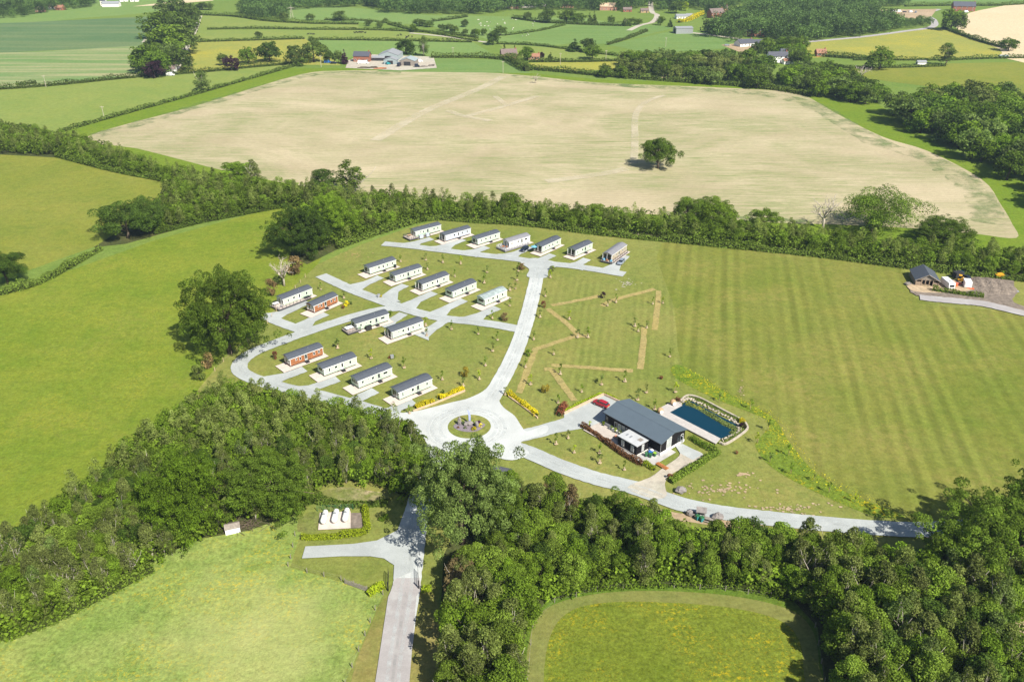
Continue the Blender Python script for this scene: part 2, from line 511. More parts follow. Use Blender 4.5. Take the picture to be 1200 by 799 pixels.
M['timber'] = plain('raw_timber', (0.40, 0.27, 0.15), 0.25, 2, 0.8, 0.2, obj=True)
M['stable_timber'] = plain('grey_brown_timber', (0.27, 0.205, 0.15), 0.35, 2, 0.85, 0.15, obj=True)
M['sleeper'] = plain('pale_sleepers', (0.50, 0.37, 0.25), 0.2, 1, 0.85, 0.2)
M['oldwood'] = plain('grey_old_wood', (0.24, 0.21, 0.18), 0.3, 2, 0.9, 0.2)
M['orangewood'] = plain('orange_boards', (0.38, 0.15, 0.05), 0.25, 2, 0.7, 0.3)
M['bark'] = plain('brown_bark', (0.10, 0.078, 0.055), 0.35, 2.5, 0.95, 0.1)
M['birchbark'] = plain('pale_birch_bark', (0.40, 0.36, 0.30), 0.35, 3.0, 0.9, 0.1)
M['deadwood'] = plain('bleached_dead_wood', (0.42, 0.37, 0.30), 0.25, 2, 0.95, 0.1)
M['mulch'] = plain('pale_mulch', (0.40, 0.31, 0.20), 0.25, 4, 0.95, 0.1)
M['guard'] = plain('tree_guard', (0.46, 0.38, 0.27), 0.2, 3, 0.8, 0.2)
M['red'] = plain('red_car_paint', (0.32, 0.012, 0.022), 0.03, 1, 0.22, 0.6)
M['navy'] = plain('dark_blue_car_paint', (0.012, 0.018, 0.038), 0.03, 1, 0.2, 0.6)
M['silver'] = plain('silver_blue_car_paint', (0.33, 0.38, 0.45), 0.03, 1, 0.25, 0.6, 0, 0.4)
M['carwhite'] = plain('white_car_paint', (0.75, 0.75, 0.74), 0.03, 1, 0.3, 0.5)
M['tyre'] = plain('tyre_rubber', (0.016, 0.016, 0.016), 0.2, 3, 0.9, 0.2)
M['taillight'] = plain('red_lamp_plastic', (0.4, 0.01, 0.01), 0.05, 1, 0.2, 0.5)
M['headlight'] = plain('clear_lamp_plastic', (0.6, 0.62, 0.63), 0.05, 1, 0.15, 0.6)
M['plate'] = plain('yellow_number_plate', (0.65, 0.45, 0.03), 0.05, 1, 0.5, 0.3)
M['yellow'] = plain('machine_yellow', (0.60, 0.32, 0.02), 0.08, 2, 0.45, 0.4)
M['orange'] = plain('bright_orange_plastic', (0.70, 0.12, 0.02), 0.1, 2, 0.5, 0.4)
M['salmon'] = plain('salmon_tarpaulin', (0.60, 0.16, 0.10), 0.15, 2, 0.6, 0.3)
M['teal'] = plain('teal_sheet', (0.03, 0.22, 0.24), 0.1, 2, 0.5, 0.3)
M['green'] = plain('green_bin_plastic', (0.025, 0.12, 0.045), 0.1, 2, 0.45, 0.4)
M['lime'] = plain('lime_lid_plastic', (0.28, 0.45, 0.04), 0.1, 2, 0.45, 0.4)
M['blue'] = plain('blue_bin_plastic', (0.03, 0.13, 0.40), 0.1, 2, 0.45, 0.4)
M['skyblue'] = plain('sky_blue_fabric', (0.14, 0.38, 0.55), 0.1, 2, 0.7, 0.2)
M['tank'] = plain('white_tank_paint', (0.74, 0.74, 0.70), 0.06, 1, 0.4, 0.4)
M['brick'] = plain('red_brick', (0.27, 0.11, 0.068), 0.2, 1.0, 0.9, 0.2)
M['brickpink'] = plain('pink_brick', (0.42, 0.22, 0.16), 0.2, 1.0, 0.9, 0.2)
M['render_white'] = plain('white_render', (0.74, 0.73, 0.70), 0.06, 0.6, 0.8, 0.2)
M['slate'] = plain('house_slates', (0.075, 0.078, 0.095), 0.15, 1.2, 0.6, 0.3)
M['claytile'] = plain('clay_tiles', (0.29, 0.15, 0.095), 0.2, 1.0, 0.8, 0.2)
M['browntile'] = plain('brown_tiles', (0.17, 0.13, 0.115), 0.2, 1.0, 0.8, 0.2)
M['barnroof'] = lines('grey_barn_sheeting', (0.25, 0.26, 0.27), 1.1, 'x', 0.3, 0.12, 0.6, 0.3, 0.75)
M['barnwall'] = lines('pale_green_sheeting', (0.28, 0.33, 0.335), 1.1, 'x', 0.3, 0.10, 0.6, 0.3, 0.75)
M['flag'] = plain('blue_white_flag', (0.30, 0.34, 0.58), 0.15, 1.5, 0.7, 0.2)
M['iron'] = plain('black_iron', (0.012, 0.012, 0.014), 0.1, 2, 0.5, 0.4)
M['cow'] = plain('black_cow_coat', (0.02, 0.018, 0.016), 0.2, 2, 0.8, 0.2)
M['wool'] = plain('white_sheep_fleece', (0.60, 0.57, 0.50), 0.1, 2, 0.95, 0.1)
M['purple'] = leafmat('heather_leaf', (0.12, 0.03, 0.12), (0.16, 0.06, 0.14))
t = NT('pool_water')
n_ = t.noise(t.pos(), 2.5, 3, 0.5)
M['water'] = t.fin((0.002, 0.030, 0.052), 0.05, 0.35, n_, 0.08, 0.03)

M['l_oak'] = leafmat('oak_leaf', (0.094, 0.154, 0.016), (0.114, 0.170, 0.020))
M['l_dark'] = leafmat('dark_leaf', (0.062, 0.108, 0.015), (0.076, 0.122, 0.019))
M['l_bright'] = leafmat('bright_leaf', (0.128, 0.208, 0.016), (0.150, 0.220, 0.022))
M['l_young'] = leafmat('young_maple_leaf', (0.124, 0.196, 0.017), (0.154, 0.216, 0.030))
M['l_birch'] = leafmat('birch_leaf', (0.138, 0.176, 0.038), (0.164, 0.192, 0.054))
M['l_grey'] = leafmat('willow_leaf', (0.122, 0.176, 0.040), (0.138, 0.186, 0.050))
M['l_copper'] = leafmat('copper_leaf', (0.034, 0.014, 0.022), (0.040, 0.018, 0.024), 0.12)
M['l_rust'] = leafmat('copper_hedge_leaf', (0.185, 0.060, 0.032), (0.165, 0.080, 0.036), 0.2)
M['l_brown'] = leafmat('dying_leaf', (0.190, 0.130, 0.055), (0.160, 0.125, 0.055), 0.2)
M['l_yellow'] = leafmat('golden_leaf', (0.64, 0.54, 0.012), (0.58, 0.50, 0.02))
M['l_golden'] = leafmat('golden_conifer_leaf', (0.30, 0.24, 0.03), (0.28, 0.22, 0.03), 0.2)
M['l_lime'] = leafmat('lime_hedge_leaf', (0.32, 0.38, 0.020), (0.27, 0.35, 0.02))
M['l_hedge'] = leafmat('hedge_leaf', (0.102, 0.156, 0.020), (0.118, 0.164, 0.028))
M['l_far'] = leafmat('far_leaf', (0.084, 0.128, 0.022), (0.108, 0.150, 0.030))
M['l_farwood'] = leafmat('far_wood_leaf', (0.076, 0.126, 0.030), (0.076, 0.126, 0.030), 0.22, 0.0, 0.40, 1.75)
M['l_reed'] = leafmat('reed_leaf', (0.150, 0.210, 0.060), (0.17, 0.21, 0.06))
M['core'] = plain('inner_twigs', (0.040, 0.052, 0.014), 0.2, 1, 1.0, 0.0)

# ------------------------------------------------------------------ the ground and its fields
W_ = 7000
gme = bpy.data.meshes.new('ground')
gme.from_pydata([(-W_, -400, 0), (W_, -400, 0), (W_, 9000, 0), (-W_, 9000, 0)], [], [(0, 1, 2, 3)])
gme.materials.append(M['ground'])
tag(link('ground', gme), kind='structure')

# far fields, top of the picture (rows 0..110)
sheet('pasture', [(-60, 0), (200, -6), (190, 12), (90, 22), (-60, 33)], M['pasture_green'], 4)
sheet('crop_field', [(-80, 31), (60, 25), (190, 19), (176, 54), (90, 58), (-80, 66)], M['crop_blue'], 0)
sheet('crop_field', [(-80, 65), (60, 60), (176, 53), (170, 90), (60, 100), (-80, 109)], M['crop_light'], 0)
sheet('pasture', [(-80, 107), (100, 97), (240, 84), (340, 76), (300, 88), (190, 118), (68, 155), (40, 150), (-80, 146)], M['pasture_olive'], 0)
sheet('pasture', [(230, 17), (312, 24), (420, 28), (420, 35), (310, 34), (225, 36)], M['pasture_olive'], 0)
sheet('pasture', [(222, 36), (330, 35), (450, 36), (560, 42), (560, 50), (360, 47), (215, 50)], M['pasture_olive'], 0)
sheet('pasture', [(213, 50), (358, 46), (375, 58), (400, 77), (330, 76), (200, 86), (205, 60)], M['pasture_yellow'], 0)
sheet('pasture', [(363, 47), (555, 50), (584, 68), (500, 66), (400, 68)], M['pasture_green'], 0)
sheet('pasture', [(505, 68), (596, 71), (622, 86), (440, 84)], M['pasture_dark'], 0)
sheet('pasture', [(520, 18), (600, 20), (690, 22), (760, 34), (640, 56), (590, 50), (520, 36), (500, 28)], M['pasture_green'], 0)
sheet('pasture', [(590, 44), (700, 26), (770, 30), (790, 33), (712, 52), (640, 50)], M['pasture_dark'], 0)
sheet('pasture', [(712, 53), (800, 34), (860, 43), (870, 55), (820, 60), (760, 62)], M['pasture_dark'], 0)
sheet('pasture', [(585, 52), (700, 60), (725, 70), (600, 70)], M['pasture_olive'], 0)
sheet('pasture', [(615, 74), (725, 72), (722, 82), (640, 84)], M['buttercup'], 0)
sheet('pasture', [(400, 8), (500, 18), (545, 20), (520, 30), (420, 27), (330, 22), (340, 10)], M['pasture_green'], 0)
sheet('pasture', [(935, 50), (1010, 44), (1075, 35), (1100, 33), (1150, 50), (1178, 60), (1160, 68), (1040, 70), (980, 67), (925, 68)], M['pasture_yellow'], 4)
sheet('pasture', [(970, 82), (1100, 75), (1240, 72), (1240, 128), (1190, 118), (1150, 113), (1100, 103), (1020, 93)], M['meadow_old'], 0)
sheet('crop_field', [(1150, 12), (1260, -2), (1260, 70), (1176, 68), (1172, 58), (1122, 36), (1130, 22)], M['wheat_far'], 3)
sheet('pasture', [(1040, -6), (1260, -8), (1260, 2), (1150, 7), (1060, 7)], M['pasture_dark'], 0)
sheet('crop_field', [(155, 8), (250, -4), (250, 1), (180, 7)], M['wheat_far'], 0)
# middle fields
_z[0] = 0.002
sheet('field_margin', [(60, 158), (335, 80), (480, 81), (620, 86), (700, 93), (800, 97), (940, 104), (1020, 116), (1085, 160), (1140, 190), (1290, 250), (1290, 340), (1150, 300), (900, 275), (600, 250), (420, 235), (260, 215), (150, 185)], M['margin'], 0)
sheet('wheat_field', [(100, 161), (160, 174), (215, 188), (262, 200), (330, 214), (420, 228), (600, 242), (777, 252), (910, 261), (973, 263), (1077, 268), (1143, 274), (1191, 279), (1186, 262), (1173, 240), (1150, 210), (1087, 177), (1033, 160), (980, 133), (945, 113), (920, 107), (800, 101), (700, 97), (620, 89), (560, 85), (460, 83), (400, 83), (350, 88), (230, 124)], M['wheat'], 4)
sheet('meadow', [(-80, 175), (20, 175), (110, 185), (200, 212), (195, 240), (150, 275), (30, 318), (-80, 340)], M['meadow_old'], 0)
sheet('meadow', [(365, 235), (290, 252), (180, 282), (60, 325), (-80, 368), (-80, 760), (0, 690), (80, 640), (230, 500), (252, 440), (262, 420), (305, 385), (330, 350), (372, 310), (390, 280)], M['meadow'], 0)
sheet('lawn', [(225, 465), (252, 432), (262, 420), (305, 385), (330, 350), (372, 310), (420, 288), (475, 268), (520, 256), (620, 260), (760, 276), (900, 290), (1060, 310), (1260, 332), (1260, 620), (1110, 640), (950, 650), (700, 640), (600, 600), (530, 620), (515, 700), (520, 920), (380, 920), (405, 799), (450, 695), (340, 665), (345, 600), (300, 520)], M['lawn_plain'], 0)
sheet('lawn', [(640, 320), (735, 335), (800, 330), (810, 420), (790, 470), (650, 480), (606, 465), (610, 420), (625, 370)], M['lawn'], 3)
sheet('paddock', [(775, 285), (900, 294), (1055, 315), (1068, 345), (1110, 360), (1260, 385), (1260, 605), (1110, 618), (1040, 605), (960, 570), (925, 530), (905, 492), (850, 462), (800, 430), (790, 360)], M['paddock'], 3)
sheet('field', [(600, 920), (604, 799), (610, 740), (640, 700), (690, 686), (760, 682), (860, 685), (940, 700), (985, 740), (990, 799), (990, 920)], M['rough'], 3)
sheet('mown_path', [(618, 920), (617, 799), (620, 750), (638, 714), (690, 697), (760, 692), (850, 697), (920, 712), (950, 735), (960, 780), (962, 920)], M['mown_strip'], 4)
sheet('meadow', [(640, 920), (637, 799), (645, 745), (665, 718), (700, 707), (760, 705), (850, 711), (910, 725), (935, 747), (942, 790), (942, 920)], M['meadow_green'], 4)
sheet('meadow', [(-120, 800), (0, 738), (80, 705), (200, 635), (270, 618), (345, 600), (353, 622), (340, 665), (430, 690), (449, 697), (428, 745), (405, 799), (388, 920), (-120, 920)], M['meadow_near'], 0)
sheet('verge', [(395, 920), (411, 799), (432, 740), (452, 700), (500, 690), (515, 720), (521, 799), (524, 920)], M['verge'], 3)
sheet('wild_flower_strip', [(786, 432), (800, 429), (850, 459), (903, 487), (925, 518), (952, 550), (992, 577), (1040, 596), (1060, 606), (1030, 606), (990, 592), (947, 572), (917, 556), (897, 541), (885, 523), (889, 515), (902, 498), (897, 491), (873, 481), (840, 468), (796, 446)], M['wild'], 4)
# a paler trodden patch in the near meadow's own grass
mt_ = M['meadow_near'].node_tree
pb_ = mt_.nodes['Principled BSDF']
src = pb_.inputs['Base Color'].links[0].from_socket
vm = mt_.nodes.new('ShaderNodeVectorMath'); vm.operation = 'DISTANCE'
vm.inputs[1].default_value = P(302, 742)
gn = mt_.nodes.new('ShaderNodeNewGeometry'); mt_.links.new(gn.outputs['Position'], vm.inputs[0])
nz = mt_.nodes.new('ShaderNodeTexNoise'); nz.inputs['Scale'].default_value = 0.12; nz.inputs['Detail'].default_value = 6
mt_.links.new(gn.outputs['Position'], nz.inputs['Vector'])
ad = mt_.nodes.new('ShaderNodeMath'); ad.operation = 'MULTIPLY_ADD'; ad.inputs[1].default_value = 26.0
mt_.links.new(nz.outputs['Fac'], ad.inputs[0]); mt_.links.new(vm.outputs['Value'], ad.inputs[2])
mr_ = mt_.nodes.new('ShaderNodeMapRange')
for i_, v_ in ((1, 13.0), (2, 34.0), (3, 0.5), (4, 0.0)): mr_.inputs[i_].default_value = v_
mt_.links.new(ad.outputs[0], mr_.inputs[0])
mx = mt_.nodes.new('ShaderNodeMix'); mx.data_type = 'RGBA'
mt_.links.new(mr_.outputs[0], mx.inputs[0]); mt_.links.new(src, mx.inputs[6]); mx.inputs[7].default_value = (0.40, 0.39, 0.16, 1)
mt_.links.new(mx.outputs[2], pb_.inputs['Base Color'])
# woodland floors
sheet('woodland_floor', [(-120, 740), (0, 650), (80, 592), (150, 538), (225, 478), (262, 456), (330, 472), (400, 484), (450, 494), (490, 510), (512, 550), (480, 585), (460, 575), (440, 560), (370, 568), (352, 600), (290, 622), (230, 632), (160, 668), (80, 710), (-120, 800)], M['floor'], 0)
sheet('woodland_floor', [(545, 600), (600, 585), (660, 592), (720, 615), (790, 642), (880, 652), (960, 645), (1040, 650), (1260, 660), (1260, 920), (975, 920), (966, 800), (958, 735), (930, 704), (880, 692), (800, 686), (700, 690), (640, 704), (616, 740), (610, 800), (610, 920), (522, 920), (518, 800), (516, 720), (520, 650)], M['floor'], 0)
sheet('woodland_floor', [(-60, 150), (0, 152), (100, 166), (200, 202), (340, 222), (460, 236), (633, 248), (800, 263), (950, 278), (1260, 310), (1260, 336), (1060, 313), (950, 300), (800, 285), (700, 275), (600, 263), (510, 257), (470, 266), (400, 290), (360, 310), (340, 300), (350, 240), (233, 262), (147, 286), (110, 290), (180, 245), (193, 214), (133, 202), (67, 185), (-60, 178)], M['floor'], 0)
sheet('bare_earth', [(368, 583), (400, 572), (455, 580), (440, 592), (400, 595), (372, 597)], M['scrub'], 4, 0.8)
sheet('bare_earth', [(350, 622), (353, 606), (374, 599), (373, 622)], M['scrub'], 2, 0.3)
sheet('bare_earth', [(1190, 715), (1260, 710), (1260, 830), (1185, 800)], M['earth'], 3)
sheet('bare_earth', [(742, 588), (790, 600), (860, 610), (900, 614), (870, 620), (820, 614), (780, 606), (745, 594)], M['earth'], 3, 0.4)
# dry strips on the lawn
for ln in ([(646, 358), (674, 353), (702, 347)], [(642, 362), (667, 382), (678, 394)], [(690, 394), (672, 395), (650, 402), (629, 409)], [(628, 408), (620, 428), (608, 461)],
           [(706, 359), (715, 353), (740, 346), (767, 339)], [(772, 341), (770, 362), (767, 387)], [(755, 384), (753, 408), (750, 433)], [(646, 428), (690, 431), (742, 435)], [(638, 433), (646, 434), (660, 452), (673, 470)]):
    strip('dry_grass_strip', ln, 1.9, M['straw'], amp=0.18)
# worn stony patches
g_ = random.Random(3)
def patches_poly(n, c, ax, ay, mat, r0, r1):
    z0 = _z[0]
    for i in range(n):
        _z[0] = z0 + 0.001 * (i % 40)
        a, q = g_.uniform(0, 6.28), abs(g_.gauss(0, 0.55))
        r = g_.uniform(r0, r1)
        disc('bare_patch', P(c[0] + ax * q * math.cos(a), c[1] + ay * q * math.sin(a)), r * g_.uniform(1, 2.0), mat, 12, 0.4, rr=r)
    _z[0] = z0
patches_poly(90, (845, 574), 62, 12, M['earth'], 0.08, 0.26)
patches_poly(80, (925, 596), 62, 10, M['earth'], 0.08, 0.24)
patches_poly(26, (872, 556), 10, 3, M['earth'], 0.08, 0.3)
patches_poly(24, (868, 458), 9, 8, M['earth'], 0.06, 0.16)
patches_poly(30, (735, 332), 16, 9, M['path'], 0.10, 0.26)
patches_poly(40, (415, 298), 22, 9, M['straw'], 0.1, 0.32)
patches_poly(20, (605, 330), 6, 10, M['straw'], 0.1, 0.25)
_z[0] += 0.03

# ------------------------------------------------------------------ roads
RD, RM = M['road'], M['road_main']
_z[0] += 0.05
sheet('car_park', [(640, 498), (661, 493), (661, 485.5), (707.5, 463.5), (724.5, 471.5), (735, 478), (700, 498), (680, 503), (650, 508)], RD, 0)
strip('driveway', [(590, 515), (620, 509), (650, 501), (672, 494)], 5.0, RD)
ZB = _z[0]
for ln in ([(357, 433), (335, 441), (305, 450)], [(396, 444.5), (366, 455), (350, 461)], [(440, 458), (417, 469), (400, 480)], [(485, 471), (464, 479), (448, 492)],
           [(360, 354), (333, 367), (316, 373)], [(382, 368), (364, 376), (350, 386)], [(446, 325), (430, 332), (412, 339)], [(475, 334.5), (461, 342), (453, 353)],
           [(509, 343.5), (488, 353), (474, 362)], [(544, 352), (523, 362), (508, 372)], [(583, 361), (565, 369), (550, 377)], [(473, 368), (460, 376), (447, 383)],
           [(522, 375), (507, 385), (489, 394)], [(506, 280), (490, 284.5), (478, 289)], [(543, 281), (529, 286.5), (516, 292.5)], [(571, 290), (560, 294), (548, 298)],
           [(621, 290), (606, 297), (594, 302)], [(648, 299), (637, 304), (626, 310)], [(688, 304), (679, 309), (670, 314)], [(733, 300), (722, 311), (713, 319)]):
    _z[0] = ZB
    strip('parking_bay', ln, 3.6, RD)
    # flare where the bay joins the road
    a, b = P(*ln[2]), P(*ln[1])
    d = (b - a).normalized(); n = Vector((-d.y, d.x, 0))
    q = a + d * 1.5
    poly_obj('parking_bay', [a - n * 5.0, q - n * 3.4, b - n * 1.8, b + n * 1.8, q + n * 3.4, a + n * 5.0], RD, level())
strip('road', [(359, 389), (335, 381), (311, 371)], 4.2, RD)
strip('road', [(607, 386), (580, 381), (550, 377), (520, 373.5), (490, 367), (465, 359), (440, 350.5), (415, 341), (395, 332), (376, 323)], 4.6, RD)
strip('road', [(470, 361), (445, 364), (420, 370), (388, 380), (355, 391), (325, 402), (298, 413), (283, 424), (281, 434), (290, 441), (308, 448), (337, 456), (375, 464), (420, 476), (460, 488), (510, 500)], 4.6, RD)
strip('road', [(449, 286), (480, 289), (520, 294), (560, 299), (600, 303.5), (640, 309), (680, 313.5), (732, 322)], 4.6, RD)
strip('road', [(561, 492), (574, 470), (588, 445), (603, 415), (614, 385), (621, 360), (627, 335), (632, 307)], 4.9, RM)
poly_obj('road', catmull([P(*q) for q in ((618, 325), (620, 316), (610, 308), (624, 303), (645, 306), (656, 311), (643, 317), (640, 326))], True, 5), RD, level())
strip('road', [(455, 920), (460, 799), (474, 705), (481, 655), (486, 615), (494, 580), (507, 550), (525, 522)], [5.4] * 57, RM)
strip('road', [(560, 515), (600, 524), (625, 533), (660, 548), (700, 561.5), (745, 572.5), (797, 591), (845, 601), (902, 608), (958, 613.5), (1043, 620), (1110, 620), (1270, 606)], 5.0, RD)
# the flared junctions round the roundabout
poly_obj('road', catmull([P(*q) for q in ((600, 437), (590, 452), (585, 468), (590, 478), (603, 488), (611, 500), (618, 506), (640, 499), (640, 508), (614, 517), (611, 522), (620, 532), (600, 540), (570, 535), (545, 540), (515, 540), (496, 560), (488, 545), (500, 520), (480, 505), (450, 493), (462, 486), (490, 482), (530, 472), (550, 467), (570, 456), (583, 437))], True, 4), RM, level())
disc('road', P(549, 503), 11.6, RM)
sheet('tarmac_apron', [(458, 693), (455, 700), (440, 799), (428, 900), (470, 900), (480, 799), (488, 700), (494, 690), (492, 678), (463, 678)], M['asphalt'], 0)
sheet('service_bay', [(354, 655), (358, 641), (414, 638), (442, 634), (466, 622), (474, 600), (490, 600), (484, 670), (461, 680), (462, 663), (450, 655), (434, 652.5), (400, 652.5)], RD, 0)
sheet('footpath', [(798, 523), (812, 527), (824, 534), (808, 545), (786, 557), (779, 568), (781, 582), (765, 585), (735, 572), (762, 560), (778, 548), (796, 535)], M['path'], 3)
sheet('footpath', [(790, 521), (800, 521), (824, 533), (812, 540), (797, 532)], RD, 0)
isl = P(550, 500.3)
disc('roundabout_island', isl, 5.5, M['lawn_plain'])
# paler wheel tracks worn into the gravel
t = NT('wheel_track')
tr = t.N('ShaderNodeBsdfTransparent'); ms = t.N('ShaderNodeMixShader')
t.fin((0.55, 0.58, 0.57), 0.95, 0.05)
t.L(t.rng(t.noise(t.pos(), 0.5, 5, 0.7), 0.35, 0.72, 0.0, 0.6), ms.inputs[0])
t.L(tr.outputs[0], ms.inputs[1]); t.L(t.b.outputs[0], ms.inputs[2]); t.L(ms.outputs[0], t.out.inputs[0])
M['wheeltrack'] = t.m
t = NT('dark_gravel_patch')
tr = t.N('ShaderNodeBsdfTransparent'); ms = t.N('ShaderNodeMixShader')
t.fin((0.27, 0.285, 0.275), 0.95, 0.05)
t.L(t.rng(t.noise(t.pos(), 0.35, 5, 0.7), 0.45, 0.75, 0.0, 0.32), ms.inputs[0])
t.L(tr.outputs[0], ms.inputs[1]); t.L(t.b.outputs[0], ms.inputs[2]); t.L(ms.outputs[0], t.out.inputs[0])
M['darktrack'] = t.m
def tracks(px, gauge=0.95, w=0.75, pts=None):
    c = pts or catmull([P(*q) for q in px], False, 8)
    _z[0] += 0.004
    z = _z[0]
    for s_ in (-gauge, gauge):
        o = []
        for i, p in enumerate(c):
            d = (c[min(i + 1, len(c) - 1)] - c[max(i - 1, 0)]).normalized()
            o.append(p + Vector((-d.y, d.x, 0)) * s_)
        poly_obj('wheel_track', wob(ribbon(o, w), 0.08, 4), M['wheeltrack'], z)
    poly_obj('gravel_crown', wob(ribbon(c, 0.55), 0.08, 4), M['darktrack'], z)
tracks([(455, 920), (460, 799), (474, 705), (481, 655), (486, 615), (494, 580), (503, 555)])
tracks([(574, 470), (588, 445), (603, 415), (614, 385), (621, 360), (627, 335), (631, 314)])
tracks([(600, 524), (625, 533), (660, 548), (700, 561.5), (745, 572.5), (797, 591), (845, 601), (902, 608), (958, 613.5), (1043, 620), (1110, 620)])
tracks([(600, 384), (580, 381), (550, 377), (520, 373.5), (490, 367), (465, 359), (440, 350.5), (415, 341), (400, 334)], 0.9, 0.6)
tracks([(455, 362), (420, 370), (388, 380), (355, 391), (325, 402), (298, 413), (283, 424), (281, 434), (290, 441), (308, 448), (337, 456), (375, 464), (420, 476), (460, 488)], 0.9, 0.6)
tracks([(460, 287), (480, 289), (520, 294), (560, 299), (600, 303.5), (640, 309), (680, 313.5), (715, 319)], 0.9, 0.6)
cr_ = P(549, 502)
tracks(None, 1.1, 0.9, [cr_ + Vector((8.2 * math.cos(a * 0.0785), 8.2 * math.sin(a * 0.0785), 0)) for a in range(-2, 81)])
tracks(None, 0.8, 0.7, [cr_ + Vector((9.6 * math.cos(a * 0.0785), 9.6 * math.sin(a * 0.0785), 0)) for a in range(20, 66)])
_z[0] += 0.004
# stable yard on the right
sheet('yard', [(1068, 336), (1100, 331), (1140, 326), (1180, 325), (1190, 340), (1188, 355), (1215, 364), (1215, 374), (1155, 360), (1120, 352), (1090, 350), (1070, 345)], M['rubble'], 4, 0.3)
sheet('yard', [(1066, 334), (1100, 331), (1138, 330), (1140, 340), (1110, 344), (1070, 342)], M['earth'], 3, 0.3)
strip('farm_track', [(1078, 349), (1093, 351), (1125, 354), (1153, 357), (1200, 368), (1260, 380)], 4.6, M['asphalt'], amp=0.2)
# far roads and tracks
ZF = _z[0]
_z[0] = 0.11
strip('farm_track', [(737, 36), (750, 30), (765, 26), (770, 18), (764, 14), (762, 0)], 6, M['path'])
strip('farm_track', [(805, 38), (830, 41), (860, 45), (880, 48)], 6, M['path'])
strip('farm_track', [(940, 50), (985, 46), (1015, 43), (1060, 37), (1092, 32), (1094, 24), (1085, 17), (1100, 11)], 7, M['asphalt'])
strip('farm_track', [(234, 19), (228, 35), (220, 52), (214, 66), (205, 82)], 6, M['path'])
strip('farm_track', [(178, 42), (171, 50)], 8, M['path'])
strip('farm_track', [(480, 39), (520, 43), (556, 48), (570, 50)], 5, M['path'])
sheet('farmyard', [(408, 71), (430, 64), (508, 67), (512, 80), (470, 83), (405, 80)], M['path'], 0)
sheet('yard', [(1020, 12), (1098, 11), (1090, 22), (1024, 22)], M['earth'], 0)
sheet('yard', [(845, 53), (880, 50), (892, 60), (868, 62)], M['earth'], 0)
sheet('yard', [(770, 88), (800, 88), (800, 92), (772, 92)], M['earth'], 0)
sheet('yard', [(585, 8), (640, 3), (640, 8), (600, 11)], M['path'], 0)
# greener headlands of the ripening field
t = NT('green_headland')
tr = t.N('ShaderNodeBsdfTransparent'); ms = t.N('ShaderNodeMixShader')
t.fin((0.17, 0.235, 0.085), 0.95, 0.05)
t.L(t.rng(t.noise(t.pos(), 0.09, 6, 0.7), 0.44, 0.66, 0.0, 0.7), ms.inputs[0])
t.L(tr.outputs[0], ms.inputs[1]); t.L(t.b.outputs[0], ms.inputs[2]); t.L(ms.outputs[0], t.out.inputs[0])
for ln, w in (([(720, 100), (800, 104), (880, 109), (940, 119), (985, 142), (1030, 168), (1083, 184), (1130, 212), (1152, 238), (1160, 262)], 14), ([(112, 160), (230, 125), (350, 91), (400, 86), (470, 86)], 12), ([(600, 89), (680, 97), (760, 102)], 8), ([(777, 250), (910, 258), (973, 260)], 4)):
    strip('crop_headland', ln, w, t.m, amp=1.5)
# fainter tracks in the ripening field
t = NT('crop_track')
tr = t.N('ShaderNodeBsdfTransparent'); ms = t.N('ShaderNodeMixShader')
t.fin((0.60, 0.53, 0.38), 0.95, 0.05)
t.L(t.rng(t.noise(t.pos(), 0.06, 5, 0.6), 0.30, 0.70, 0.05, 0.7), ms.inputs[0])
t.L(tr.outputs[0], ms.inputs[1]); t.L(t.b.outputs[0], ms.inputs[2]); t.L(ms.outputs[0], t.out.inputs[0])
M['croptrack'] = t.m
for ln, w in (([(743, 192), (744, 165), (745, 135), (757, 120), (778, 112)], 4), ([(440, 165), (500, 130), (560, 105), (590, 90)], 7), ([(545, 137), (580, 128), (630, 113)], 5), ([(640, 213), (700, 205), (735, 198)], 6),
              ([(525, 130), (545, 137), (575, 142)], 5), ([(580, 113), (595, 125)], 4)):
    strip('crop_track', ln, w, M['croptrack'])

_z[0] = ZF
ZG = ZF + 0.012
